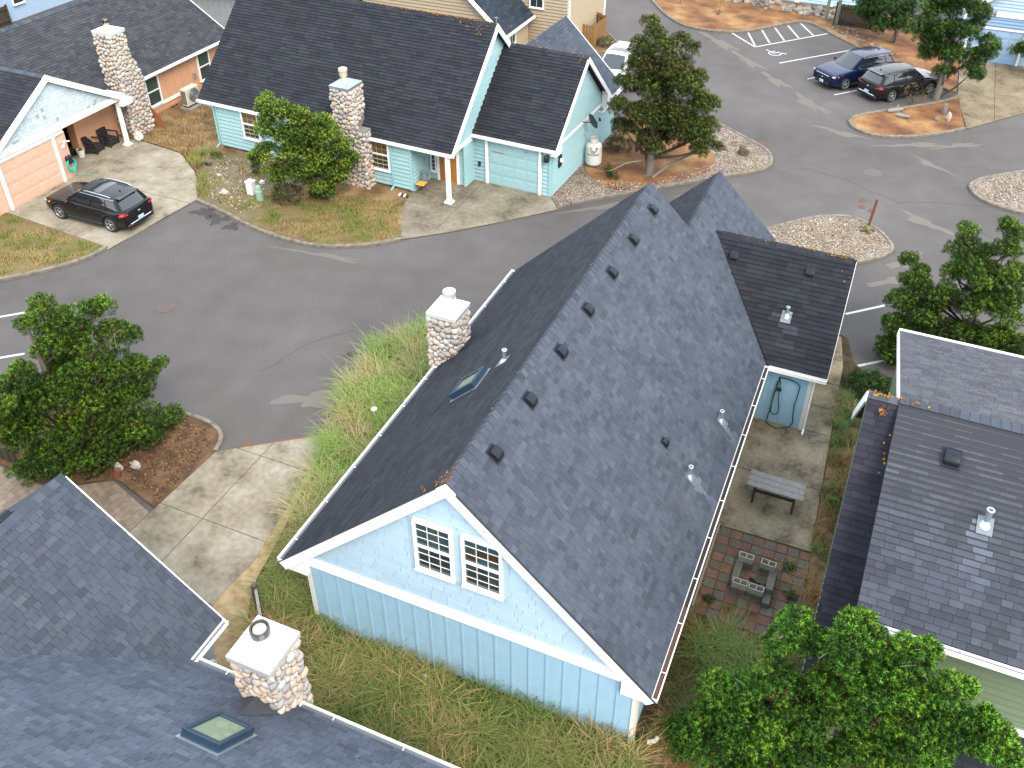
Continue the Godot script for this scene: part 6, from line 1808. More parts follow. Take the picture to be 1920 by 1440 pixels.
	pebbles("wood_chips", "bark chips in the mulch bed", pv([-18.6, 15.8, -17.2, 15.7, -16.5, 15.1, -16.5, 12.7, -18.2, 13.1, -20.5, 12.6]), 110.0, Vector2(0.015, 0.05), [L(122, 86, 56, 0.6), L(150, 110, 76, 0.6), L(84, 58, 38, 0.6)], 0.07, 405, "mulch")
	pebbles("riprap", "grey rocks piled along the foot of the long pale house", pv([-13.8, 66.7, -12.6, 65.3, -9.6, 64.7, -6.6, 64.4, -3.8, 63.6, -3.2, 64.6, -5.5, 66.5]), 9.0, Vector2(0.12, 0.3), [L(150, 142, 134, 0.6), L(128, 122, 116, 0.6), L(170, 160, 148, 0.6)], 0.1, 406, "rocks")
	pebbles("riprap", "smaller rocks below the dark fence panel", pv([-5.6, 63.0, -2.6, 60.0, -1.0, 58.4, -0.4, 59.0, -4.4, 63.6]), 8.0, Vector2(0.08, 0.2), [L(150, 138, 124, 0.6), L(128, 118, 108, 0.6)], 0.08, 407, "rocks")
	# pines and shrubs
	pine("pine_tree", "spreading shore pine left of the concrete drive, by the mulch bed", "tree", V(-19.5, 12.9, 0), T1, {"seed": 1, "depth": 1.1, "tuft": 0.1, "trunk": 0.17, "twigs": 120, "dens": 0.95})
	pine("pine_tree", "tall shore pine with bare grey lower limbs on the gravel beside the aqua cottage", "tree", V(-9.8, 37.7, 0.09), T2, {"seed": 2, "depth": 1.1, "tuft": 0.115, "trunk": 0.2, "twigs": 420, "dens": 0.8, "brown": 0.012, "green": [L(98, 128, 34, 0.46), L(86, 112, 30, 0.46), L(112, 138, 36, 0.46), L(98, 106, 44, 0.46), L(112, 114, 56, 0.46)]})
	pine("pine_tree", "small leaning pine in front of the aqua cottage's chimney", "tree", V(-21.8, 29.7, 0.08), T3, {"seed": 3, "depth": 0.7, "tuft": 0.105, "trunk": 0.12, "twigs": 90, "dens": 0.95, "grow": 1.3, "lean": Vector3(-0.9, 0, 0.2), "green": [L(124, 160, 50, 0.64), L(108, 144, 40, 0.64), L(142, 172, 60, 0.64), L(90, 124, 36, 0.64)]})
	pine("pine_tree", "group of upright pines behind the green cottage", "tree", V(3.8, 27.6, 0), T4, {"seed": 4, "depth": 1.3, "tuft": 0.105, "trunk": 0.16, "twigs": 100, "dens": 0.9, "copies": 3, "grow": 1.25, "brown": 0.012, "green": [L(98, 144, 30, 0.5), L(84, 126, 26, 0.5), L(118, 156, 38, 0.5), L(74, 106, 26, 0.5)]})
	pine("pine_tree", "broad bright green pine filling the lower right corner", "tree", V(1.6, 11.3, 0), T5, {"seed": 5, "depth": 0.9, "tuft": 0.092, "trunk": 0.16, "twigs": 60, "dens": 1.0, "copies": 2, "grow": 1.25, "subs": 6, "brown": 0.01, "needles": 52, "limbless": 0.8, "green": [L(98, 158, 30, 0.52), L(82, 142, 26, 0.52), L(118, 170, 38, 0.52), L(70, 124, 24, 0.52)]})
	pine("pine_tree", "dark pine beside the grey fence panel at the top", "tree", V(-1.0, 61.3, 0), T6, {"seed": 6, "depth": 0.8, "tuft": 0.16, "trunk": 0.18, "twigs": 40, "dens": 0.9, "green": [L(72, 122, 50, 0.46), L(60, 106, 40, 0.46), L(84, 134, 52, 0.46)]})
	pine("pine_tree", "large pine overhanging the two cars parked together", "tree", V(2.0, 52.9, 0), T7, {"seed": 7, "depth": 0.9, "tuft": 0.15, "trunk": 0.2, "twigs": 160, "dens": 0.9, "brown": 0.01, "green": [L(76, 122, 36, 0.46), L(64, 108, 32, 0.46), L(90, 136, 40, 0.46)]})
	pine("pine_tree", "pine branch end reaching in at the right edge by the garage", "tree", V(6.8, 59.0, 0), [-0.99, 0.11, 1.34, 0.37, -0.62, 0.07, 1.56, 0.43, -0.23, 0.03, 1.16, 0.46, -0.09, 0.01, 1.66, 0.55, 0.3, 0, 1.4, 0.6, 0.6, 0, 2.2, 0.7], {"seed": 8, "depth": 0.3, "tuft": 0.14, "trunk": 0.1, "dens": 0.9})
	shrub("bush", "low dark pine bush at the corner of the green cottage by the walk", "bush", V(1.35, 25.4, 0), Vector3(0.85, 0.5, 0.7), 420, 0.16, [L(72, 124, 34, 0.5), L(56, 104, 30, 0.5), L(88, 140, 40, 0.5)], 21)
	shrub("bush", "grey green bush at the foot of the wooden fence", "bush", V(-17.3, 53.2, 0.05), Vector3(0.6, 0.35, 0.5), 160, 0.14, [L(130, 140, 104, 0.5), L(116, 128, 90, 0.5)], 22)
	shrub("bush", "leafy bush in front of the small leaning pine, beside the green utility pedestal", "bush", V(-23.3, 28.7, 0.07), Vector3(0.75, 0.55, 0.6), 260, 0.15, [L(86, 122, 44, 0.5), L(110, 128, 50, 0.5), L(140, 90, 50, 0.5)], 23)
	shrub("bush", "low green bush behind the propane tank", "bush", V(-11.8, 39.5, 0.09), Vector3(0.7, 0.4, 0.5), 150, 0.15, [L(82, 118, 44, 0.48), L(96, 132, 50, 0.48)], 24)
	shrub("seedling", "small pine seedling on the needle litter right of the propane tank, the upper of two", "plant", V(-11.55, 37.1, 0.09), Vector3(0.25, 0.2, 0.25), 40, 0.14, [L(66, 110, 40, 0.5), L(80, 126, 44, 0.5)], 25)
	shrub("seedling", "small pine seedling on the needle litter right of the propane tank, the lower of two", "plant", V(-11.1, 36.6, 0.09), Vector3(0.35, 0.16, 0.25), 50, 0.14, [L(66, 110, 40, 0.5), L(80, 126, 44, 0.5)], 26)
	shrub("seedling", "spiky green plant in the stony bed below the aqua cottage's first window", "plant", V(-26.2, 30.4, 0.07), Vector3(0.22, 0.4, 0.22), 50, 0.16, [L(90, 124, 60, 0.5), L(76, 110, 50, 0.5)], 27)
	shrub("weed", "low weed beside the white downspout at the aqua cottage's left corner", "plant", V(-28.9, 31.0, 0.07), Vector3(0.35, 0.14, 0.3), 50, 0.12, [L(110, 140, 50, 0.5), L(126, 150, 60, 0.5)], 28)
	shrub("weed", "bright weed at the green cottage's left wall", "plant", V(1.05, 19.9, 0.05), Vector3(0.2, 0.2, 0.25), 30, 0.16, [L(110, 160, 60, 0.5)], 29)
	shrub("weed", "green weed at the lower left corner of the checkered pavers", "plant", V(-1.45, 15.5, 0.07), Vector3(0.16, 0.1, 0.14), 24, 0.1, [L(90, 130, 46, 0.5)], 30)
	shrub("weed", "green weed near the upper right of the checkered pavers", "plant", V(0.2, 17.35, 0.07), Vector3(0.18, 0.1, 0.16), 26, 0.1, [L(120, 160, 56, 0.5)], 31)
	shrub("weed", "green weed at the right rim of the checkered pavers", "plant", V(0.42, 16.4, 0.07), Vector3(0.2, 0.1, 0.14), 26, 0.1, [L(86, 126, 44, 0.5)], 32)
	shrub("dry_shrub", "thin reddish shrub beside the dark wagon", "bush", V(0.9, 51.6, 0.09), Vector3(0.7, 0.6, 0.6), 60, 0.12, [L(170, 130, 60, 0.6), L(140, 130, 60, 0.6), L(190, 150, 90, 0.6)], 33)
	shrub("twig_bush", "leafless twiggy bush on the straw bed at the top", "bush", V(-12.3, 62.1, 0.09), Vector3(0.5, 0.6, 0.5), 14, 0.14, [L(150, 120, 80, 0.5)], 34)

const T1 := [0.27, 0.41, 5.57, 0.39, 0.48, 0.72, 4.99, 0.54, 0.92, 1.38, 4.95, 0.46, 0.06, 0.09, 5.12, 0.39, 0.16, 0.24, 4.34, 0.57, 0.56, 0.85, 4.04, 0.65, 1.06, 1.60, 4.03, 0.56, 1.29, 1.95, 3.96, 0.33, 0.31, 0.46, 3.31, 0.73, 0.82, 1.24, 3.09, 0.67, 1.27, 1.92, 2.54, 0.54, 1.56, 2.35, 2.50, 0.31, -0.30, -0.45, 3.24, 0.72, -0.58, -0.88, 3.29, 0.71, 0.02, 0.03, 2.40, 0.74, 0.51, 0.77, 1.98, 0.76, 0.97, 1.46, 1.79, 0.62, -0.55, -0.83, 2.12, 0.73, -0.90, -1.36, 2.63, 0.71, 0.01, 0.01, 1.21, 0.68, 0.52, 0.78, 0.85, 0.70, 1.06, 1.61, 0.88, 0.63, 1.46, 2.21, 0.62, 0.45, 0.98, 1.48, -0.13, 0.61, 0.48, 0.72, -0.08, 0.63, 0.01, 0.02, 0.15, 0.70, -0.38, -0.57, 0.75, 0.61, -0.71, -1.08, 0.56, 0.45, 0.15, 0.23, -0.64, 0.40, -0.28, -0.42, -0.20, 0.39]
const T2 := [-0.48, -0.13, 7.00, 0.40, -0.34, -0.09, 6.32, 0.63, -0.79, -0.20, 5.83, 0.57, 0.11, 0.03, 5.66, 0.68, 0.82, 0.21, 6.17, 0.50, -0.51, -0.13, 5.02, 0.92, 0.71, 0.18, 5.11, 0.87, 1.28, 0.33, 5.96, 0.41, -1.12, -0.29, 4.26, 0.65, 0.03, 0.01, 3.97, 0.98, 1.23, 0.32, 4.30, 0.81, 1.74, 0.45, 4.70, 0.46, -1.39, -0.36, 3.12, 0.59, -0.32, -0.08, 2.69, 1.07, 0.91, 0.24, 2.91, 1.07, 1.99, 0.52, 3.49, 0.70, 2.42, 0.63, 3.65, 0.33, -1.21, -0.31, 2.11, 0.60, 0, 0, 1.55, 0.73, 1.57, 0.41, 2.07, 1.00, 2.46, 0.64, 2.27, 0.67, 2.67, 0.69, 1.51, 0.43, 2.11, 0.55, 1.33, 0.48]
const T3 := [-1.65, -1.21, 4.52, 0.43, -1.36, -1.00, 4.15, 0.54, -1.76, -1.29, 3.61, 0.48, -0.96, -0.71, 3.87, 0.48, -0.69, -0.51, 3.96, 0.39, -0.04, -0.03, 3.53, 0.40, -0.62, -0.45, 3.00, 0.67, 0.08, 0.06, 2.91, 0.63, -1.31, -0.96, 3.08, 0.44, 0.55, 0.41, 2.24, 0.50, -0.37, -0.27, 1.99, 0.68, -1.06, -0.78, 2.20, 0.56, -1.91, -1.40, 2.43, 0.44, 0.79, 0.58, 1.84, 0.41, 0.10, 0.07, 1.17, 0.64, -0.80, -0.58, 1.29, 0.57, -1.85, -1.36, 1.43, 0.45, 0.66, 0.48, 1.35, 0.34, -0.34, -0.25, 0.46, 0.46, -2.28, -1.67, 2.23, 0.27]
const T4 := [-2.21, 0.30, 3.81, 0.27, -1.84, 0.25, 3.32, 0.38, -2.03, 0.28, 3.05, 0.31, -1.58, 0.22, 2.90, 0.35, -0.86, 0.12, 5.41, 0.23, -0.74, 0.10, 4.97, 0.30, -0.89, 0.12, 4.64, 0.36, -0.25, 0.03, 4.85, 0.26, -0.46, 0.06, 4.19, 0.46, -0.85, 0.12, 3.87, 0.37, 0.13, -0.02, 5.90, 0.19, 0.36, -0.05, 5.60, 0.35, 0.33, -0.05, 4.94, 0.40, 0.06, -0.01, 3.98, 0.53, 0.76, -0.10, 4.22, 0.49, -0.75, 0.10, 2.88, 0.48, 0.03, 0, 2.96, 0.54, 0.83, -0.11, 3.15, 0.58, -2.06, 0.28, 2.09, 0.49, -1.36, 0.19, 2.02, 0.56, -2.13, 0.29, 1.29, 0.45, -1.64, 0.23, 1.04, 0.50, -0.76, 0.10, 1.60, 0.53, 0.19, -0.03, 1.76, 0.55, 1.10, -0.15, 1.91, 0.54, -1.98, 0.27, 0.22, 0.33, -2.33, 0.32, 0.19, 0.26, -1.92, 0.26, -0.45, 0.37, -1.71, 0.24, -0.96, 0.33, 0.93, -0.13, 1.40, 0.43, 1.58, -0.22, 1.88, 0.42]
const T5 := [-1.12, 0.16, 5.35, 0.24, -1.20, 0.17, 4.91, 0.27, -1.28, 0.18, 4.52, 0.25, -0.82, 0.12, 5.02, 0.27, -0.28, 0.04, 5.88, 0.22, -0.06, 0.01, 6.11, 0.16, -0.12, 0.02, 5.54, 0.30, 0.18, -0.03, 5.84, 0.23, -0.39, 0.06, 5.03, 0.29, 0.73, -0.10, 5.95, 0.22, 1.00, -0.14, 6.08, 0.18, 0.54, -0.08, 5.43, 0.32, 0.94, -0.13, 5.59, 0.29, -2.26, 0.32, 2.36, 0.27, -2.01, 0.28, 2.65, 0.24, -1.65, 0.23, 2.85, 0.30, -1.25, 0.18, 3.71, 0.31, -1.78, 0.25, 2.19, 0.38, -1.26, 0.18, 2.44, 0.37, -0.87, 0.12, 3.31, 0.36, -0.40, 0.06, 4.05, 0.38, 0.05, -0.01, 4.73, 0.33, 0.54, -0.08, 4.64, 0.36, 1.07, -0.15, 5.07, 0.35, 1.50, -0.21, 5.43, 0.22, 1.71, -0.24, 5.60, 0.13, -2.24, 0.32, 1.31, 0.34, -2.60, 0.37, 0.28, 0.33, -2.74, 0.39, -0.72, 0.36, -2.11, 0.30, 0.30, 0.46, -1.40, 0.20, 1.16, 0.44, -0.87, 0.12, 2.03, 0.43, -0.37, 0.05, 2.84, 0.41, 0.20, -0.03, 3.52, 0.45, 0.80, -0.11, 3.86, 0.41, 1.30, -0.18, 4.46, 0.39, 1.74, -0.25, 4.84, 0.25, 2.18, -0.31, 5.07, 0.16, 2.49, -0.35, 4.86, 0.20, 2.70, -0.38, 4.40, 0.20, 2.23, -0.32, 4.29, 0.32, 1.73, -0.24, 3.83, 0.40, 1.24, -0.17, 3.20, 0.41, 0.67, -0.10, 2.68, 0.42, 0.02, 0, 1.87, 0.44, -0.69, 0.10, 1.00, 0.44, -1.37, 0.19, 0.15, 0.46]
const T6 := [-1.95, -0.03, 1.83, 0.73, -0.93, -0.02, 2.29, 0.82, 0.09, 0.00, 1.92, 0.82, -1.00, -0.02, 1.12, 0.73, 0.00, 0.00, 0.92, 0.66, 0.25, 0.00, 2.59, 0.65, -2.24, -0.04, 2.45, 0.66, -1.69, -0.03, 2.84, 0.82]
const T7 := [-1.51, 0.06, 4.65, 0.70, -0.28, 0.01, 4.96, 0.77, 1.07, -0.04, 4.74, 0.60, -1.77, 0.07, 3.48, 0.62, -0.73, 0.03, 3.64, 0.84, 0.54, -0.02, 3.83, 0.84, 1.81, -0.07, 3.46, 0.50, -1.01, 0.04, 2.59, 0.71, 0.32, -0.01, 2.65, 0.79, 1.65, -0.06, 2.58, 0.70, 2.13, -0.08, 3.23, 0.28, 1.37, -0.05, 1.66, 0.62, 0.05, 0, 1.58, 0.57, 0.75, -0.03, 4.97, 0.60, -1.20, 0.05, 5.52, 0.83, 0.02, 0, 5.82, 0.82]

# ---- vehicles: built along +x (front), y up, z to the right ------------------------------------
func car(label: String, category: String, at: Vector3, heading: float, o: Dictionary) -> Node3D:
	var h := thing("parked_car", label, category, Vector3.ZERO, o.get("group", "parked cars"))
	var ln: float = o.get("len", 4.5)
	var wd: float = o.get("wid", 1.84)
	var ht: float = o.get("hgt", 1.62)
	var wb: float = o.get("base", 2.68)
	var paint: Material = o.paint
	var hl := ln / 2
	var hw := wd / 2
	var xf := wb / 2 + 0.02
	var xr := -wb / 2 + 0.02
	var rw: float = o.get("wheel", 0.34)
	var ra := rw + 0.055
	var belt: float = o.get("belt", 0.98)
	var cowl: float = o.get("cowl", 0.95)     # x of the windscreen's foot
	var nose: float = o.get("nose", 0.80)
	var topy := func(x: float) -> float:
		if x > cowl:
			var k := (x - cowl) / (hl - cowl)
			return lerpf(belt + 0.02, nose, k * k * 0.55 + k * 0.45)
		if x < -hl + 0.25: return belt + 0.03
		return belt + 0.02
	var rows := []
	var n := 92
	for i in n + 1:
		var x := lerpf(-hl, hl, float(i) / n)
		var e := minf(hl - x, x + hl)
		var rnd := 0.22 if x > 0 else 0.14
		var f := 1.0
		if e < rnd: f = pow(1.0 - pow(1.0 - e / rnd, 2.6), 0.42)
		var yb := 0.24 if e > 0.5 else lerpf(0.36, 0.24, e / 0.5)
		for xw in [xf, xr]:
			var dx: float = absf(x - xw)
			if dx < ra: yb = maxf(yb, rw - 0.02 + sqrt(ra * ra - dx * dx))
		var yt: float = topy.call(x)
		var mid := 0.55
		if e < rnd:
			yt = lerpf(mid + 0.1, yt, f)
			yb = lerpf(mid - 0.08, yb, f)
		var taper := 1.0 - 0.13 * pow(maxf(0.0, (absf(x) - hl * 0.55) / (hl * 0.45)), 2.2)
		var w := hw * taper * lerpf(0.86, 1.0, f)
		var sec := [Vector3(x, yb, w * 0.93), Vector3(x, yb + 0.05, w * 0.985), Vector3(x, lerpf(yb, yt, 0.4), w), Vector3(x, lerpf(yb, yt, 0.62), w * 1.0), Vector3(x, lerpf(yb, yt, 0.72), w * 0.985), Vector3(x, lerpf(yb, yt, 0.9), w * 0.965), Vector3(x, yt - 0.012, w * 0.93), Vector3(x, yt + 0.008, w * 0.86), Vector3(x, yt + 0.022, w * 0.5), Vector3(x, yt + 0.026, 0)]
		var row := []
		for p in sec: row.append(p)
		for k in range(sec.size() - 2, -1, -1): row.append(Vector3(sec[k].x, sec[k].y, -sec[k].z))
		rows.append(row)
	var b := MB.new()
	b.grid(rows, true)
	var m: int = rows[0].size()
	for e in [0, n]:
		for k in range(m / 2):
			var q: Array = rows[e]
			if e == 0: b.quad(q[k], q[k + 1], q[m - 2 - k], q[m - 1 - k])
			else: b.quad(q[m - 1 - k], q[m - 2 - k], q[k + 1], q[k])
	var body := part(h, "body", b, paint)
	var wb_ := MB.new()
	for xw in [xf, xr]: wb_.box(Vector3(xw, 0.46, 0), Vector3(ra * 1.9, 0.5, wd * 0.8))
	wb_.box(Vector3(0, 0.36, 0), Vector3(ln * 0.82, 0.24, wd * 0.84))
	part(h, "underbody", wb_, M.rubber)
	# greenhouse: side = ruled surface between the belt line and the roof edge
	var fb := cowl
	var ft: float = o.get("front_top", 0.20)
	var rb: float = o.get("rear_bottom", -hl + 0.18)
	var rt: float = o.get("rear_top", -hl + 0.55)
	var tum: float = o.get("roof_half", 0.66)
	var bot := func(s: float) -> Vector3:
		return Vector3(lerpf(rb, fb, s), belt + 0.012, hw * (0.93 - 0.10 * pow(maxf(0, s - 0.55) / 0.45, 2) - 0.10 * pow(maxf(0, 0.3 - s) / 0.3, 2)))
	var top := func(s: float) -> Vector3:
		return Vector3(lerpf(rt, ft, s), ht - 0.055 - 0.05 * pow(absf(s - 0.55) / 0.55, 2.2) - 0.03 * (1.0 - s), hw * (tum + 0.06 - 0.06 * pow(maxf(0, s - 0.6) / 0.4, 2) - 0.08 * pow(maxf(0, 0.3 - s) / 0.3, 2)))
	var side := func(s: float, t: float, sg: float, off: float) -> Vector3:
		var p: Vector3 = (bot.call(s) as Vector3).lerp(top.call(s), t)
		p.z += 0.035 * sin(t * PI) + off
		return Vector3(p.x, p.y, p.z * sg)
	var patch := func(s0: float, s1: float, t0: float, t1: float, sg: float, off: float, skew: float) -> MB:
		var g := MB.new()
		var rs := []
		for i in 5:
			var t := lerpf(t0, t1, i / 4.0)
			var r := []
			for j in 9:
				var s := lerpf(s0, s1, j / 8.0)
				r.append(side.call(s, t, sg, off))
			if sg < 0: r.reverse()
			rs.append(r)
		g.grid(rs, true)
		return g
	for sg in [1.0, -1.0]:
		part(body, "cabin_side", patch.call(0.0, 1.0, 0.0, 1.0, sg, 0.0, 0.0), paint)
		for w in o.get("windows", [[0.05, 0.22], [0.25, 0.52], [0.55, 0.93]]): part(h, "side_window", patch.call(w[0], w[1], 0.1, 0.88, sg, 0.008, 0.0), M.car_glass)
	# roof, windscreen, rear window
	var rs := []
	for i in 10:
		var s := i / 9.0
		var r := []
		for j in 9:
			var t := j / 8.0 * 2.0 - 1.0
			var p: Vector3 = top.call(s)
			r.append(Vector3(p.x + (0.05 * (1 - t * t) if i == 9 else (-0.05 * (1 - t * t) if i == 0 else 0.0)), p.y + 0.05 * (1.0 - pow(absf(t), 2.4)), -p.z * t))
		rs.append(r)
	for r in rs: r.reverse()
	var rg := MB.new()
	rg.grid(rs, true)
	part(h, "roof", rg, o.get("roof_paint", paint))
	for e in [[1.0, 1.0], [0.0, -1.0]]:
		for layer in 2:
			var gs := []
			for i in 7:
				var t := i / 6.0
				if layer == 1: t = lerpf(0.05 if e[1] > 0 else 0.14, 0.97 if e[1] > 0 else 0.88, t)
				var p: Vector3 = (bot.call(e[0]) as Vector3).lerp(top.call(e[0]), t)
				var hz := p.z * (1.0 if layer == 0 else 0.9)
				var r := []
				for j in 11:
					var q := j / 10.0 * 2.0 - 1.0
					var bulge: float = (0.16 * (1.0 - t) + 0.05 * t) * (1.0 - pow(absf(q * hz / p.z), 2.0)) * e[1]
					r.append(Vector3(p.x + bulge + e[1] * 0.008 * layer, p.y + (0.05 * (1.0 - pow(absf(q), 2.4)) * t) + 0.006 * layer, -hz * q * e[1]))
				gs.append(r)
			var g := MB.new()
			g.grid(gs, true)
			if layer == 0: part(body, "cabin_end", g, paint)
			else: part(h, "windscreen" if e[1] > 0 else "rear_window", g, M.car_glass)
	# wheels
	for xw in [xf, xr]:
		for sg in [1.0, -1.0]:
			var zc: float = sg * (hw - 0.115)
			var tb := MB.new()
			var ax := Basis(Vector3.RIGHT, Vector3(0, 0, sg), Vector3.RIGHT.cross(Vector3(0, 0, sg)))
			tb.lathe(Vector3(xw, rw, zc), [Vector2(rw * 0.66, -0.1), Vector2(rw * 0.93, -0.1), Vector2(rw, -0.07), Vector2(rw, 0.07), Vector2(rw * 0.94, 0.1), Vector2(rw * 0.70, 0.105), Vector2(rw * 0.66, 0.08)], 26, ax)
			var wh := part(h, "wheel", tb, M.rubber)
			var rb_ := MB.new()
			rb_.lathe(Vector3(xw, rw, zc), [Vector2(rw * 0.69, 0.04), Vector2(rw * 0.70, 0.106), Vector2(rw * 0.64, 0.106), Vector2(rw * 0.62, 0.05)], 26, ax)
			for k in 5:
				var t := TAU * k / 5 + 0.3
				var d := Vector3(cos(t), sin(t), 0)
				for w in [-0.13, 0.13]:
					var d2 := d.rotated(Vector3(0, 0, 1), w)
					rb_.bar(Vector3(xw, rw, zc + sg * 0.085) + d2 * 0.03, Vector3(xw, rw, zc + sg * 0.08) + d2 * rw * 0.66, 0.026, 0.035, Vector3(0, 0, 1))
			rb_.lathe(Vector3(xw, rw, zc), [Vector2(0.055, 0.05), Vector2(0.05, 0.105), Vector2(0, 0.108)], 14, ax)
			part(wh, "rim", rb_, M.rim)
			var db := MB.new()
			db.lathe(Vector3(xw, rw, zc), [Vector2(rw * 0.66, 0.02), Vector2(0, 0.021)], 20, ax)
			part(wh, "brake_disc", db, M.iron)
	# trim and lights
	for sg in [1.0, -1.0]:
		var sb := MB.new()
		sb.cbox(Vector3((xf + xr) / 2, 0.27, sg * (hw - 0.02)), Vector3(wb - 2 * ra - 0.02, 0.13, 0.05), 0.015)
		part(h, "sill", sb, M.black)
		var mb := MB.new()
		mb.ball(Vector3(fb - 0.32, belt + 0.09, sg * (hw + 0.08)), Vector3(0.07, 0.075, 0.1), Basis.IDENTITY, 12, 8)
		mb.bar(Vector3(fb - 0.3, belt + 0.04, sg * (hw - 0.1)), Vector3(fb - 0.31, belt + 0.06, sg * (hw + 0.05)), 0.05, 0.03)
		part(h, "mirror", mb, paint)
		for x in [0.12, -0.82]:
			var hb := MB.new()
			hb.cbox(Vector3(x, belt - 0.13, sg * (hw - 0.008)), Vector3(0.2, 0.028, 0.035), 0.008)
			part(h, "door_handle", hb, o.get("handle", paint))
		var lb := MB.new()
		var tilt := Basis(UP, -sg * 0.62)
		lb.ball(Vector3(hl - 0.20, nose - 0.07, sg * (hw - 0.22)), Vector3(0.24, 0.065, 0.12), tilt, 12, 8)
		part(h, "headlight", lb, M.headlight)
		var ab := MB.new()
		ab.ball(Vector3(hl - 0.40, nose - 0.07, sg * (hw - 0.085)), Vector3(0.1, 0.05, 0.03), tilt, 10, 6)
		part(h, "indicator", ab, M.amber)
		var tb := MB.new()
		var ty: float = o.get("tail_y", 0.86)
		tb.ball(Vector3(-hl + 0.14, ty, sg * (hw - 0.17)), Vector3(0.1, 0.08, 0.21), Basis(UP, sg * 0.42), 12, 8)
		part(h, "taillight", tb, M.tail)
		var fgb := MB.new()
		fgb.ball(Vector3(-hl + 0.03, 0.42, sg * (hw - 0.32)), Vector3(0.03, 0.04, 0.08), Basis.IDENTITY, 10, 6)
		part(h, "reflector", fgb, M.tail)
		if o.get("rails", true):
			var rl := MB.new()
			var pth := []
			for i in 9:
				var p: Vector3 = top.call(lerpf(0.12, 0.86, i / 8.0))
				pth.append(Vector3(p.x, p.y + 0.03 + (0.025 if i > 0 and i < 8 else -0.01), sg * (p.z - 0.035)))
			rl.tube(pth, 0.017, 6)
			part(h, "roof_rail", rl, o.get("rail_mat", M.chrome))
		var cb := MB.new()
		var pth2 := []
		for i in 9: pth2.append(side.call(lerpf(0.03, 0.95, i / 8.0), 0.93, sg, 0.012))
		cb.tube(pth2, 0.011, 5)
		part(h, "window_trim", cb, o.get("trim_mat", M.chrome))
	var gb := MB.new()
	gb.cbox(Vector3(hl - 0.035, 0.60, 0), Vector3(0.08, 0.14, wd * 0.5), 0.02)
	gb.cbox(Vector3(hl - 0.05, 0.36, 0), Vector3(0.1, 0.14, wd * 0.62), 0.02)
	for k in 4: gb.box(Vector3(hl + 0.004, 0.55 + k * 0.033, 0), Vector3(0.02, 0.012, wd * 0.46))
	part(h, "grille", gb, M.black)
	var eb := MB.new()
	eb.cbox(Vector3(hl + 0.008, 0.64, 0), Vector3(0.02, 0.07, 0.1), 0.008)
	eb.cbox(Vector3(-hl + 0.005, 0.80, 0), Vector3(0.02, 0.06, 0.11), 0.008)
	eb.cbox(Vector3(hl - 0.01, nose - 0.075, 0), Vector3(0.06, 0.022, wd * 0.56), 0.008)
	part(h, "badge", eb, M.chrome)
	for e in [[hl + 0.012, 0.42], [-hl - 0.012, o.get("plate_y", 0.52)]]:
		var pb := MB.new()
		pb.cbox(Vector3(e[0], e[1], 0), Vector3(0.02, 0.15, 0.31), 0.005)
		part(h, "number_plate", pb, M.plate)
	var bb := MB.new()
	bb.cbox(Vector3(-hl + 0.01, 0.43, 0), Vector3(0.06, 0.045, wd * 0.62), 0.015)
	part(h, "bumper_strip", bb, o.get("bumper_mat", M.chrome))
	var bl := MB.new()
	bl.cbox(Vector3(-hl + 0.04, 0.34, 0), Vector3(0.1, 0.16, wd * 0.8), 0.03)
	part(h, "bumper", bl, M.black)
	var sp := MB.new()
	var tp: Vector3 = top.call(0.0)
	sp.cbox(Vector3(tp.x - 0.1, tp.y + 0.025, 0), Vector3(0.26, 0.035, tp.z * 1.9), 0.012)
	part(h, "spoiler", sp, paint)
	if o.get("fin", true):
		var fn := MB.new()
		fn.tri(Vector3(tp.x + 0.2, tp.y + 0.06, 0.015), Vector3(tp.x + 0.36, tp.y + 0.06, 0.015), Vector3(tp.x + 0.22, tp.y + 0.15, 0))
		fn.tri(Vector3(tp.x + 0.36, tp.y + 0.06, -0.015), Vector3(tp.x + 0.2, tp.y + 0.06, -0.015), Vector3(tp.x + 0.22, tp.y + 0.15, 0))
		fn.tri(Vector3(tp.x + 0.2, tp.y + 0.06, -0.015), Vector3(tp.x + 0.2, tp.y + 0.06, 0.015), Vector3(tp.x + 0.22, tp.y + 0.15, 0))
		part(h, "antenna", fn, M.black)
	if o.has("sunroof"):
		var gsr := MB.new()
		var sr := []
		for i in 6:
			var ps: Vector3 = top.call(lerpf(o.sunroof, 0.82, i / 5.0))
			var r := []
			for j in 9:
				var t := (j / 8.0 * 2.0 - 1.0) * 0.74
				r.append(Vector3(ps.x, ps.y + 0.05 * (1.0 - pow(absf(t), 2.4)) + 0.007, ps.z * t))
			sr.append(r)
		gsr.grid(sr, true)
		part(h, "sunroof", gsr, M.car_glass)
	h.position = at
	h.rotation.y = heading
	org[h] = at
	return h

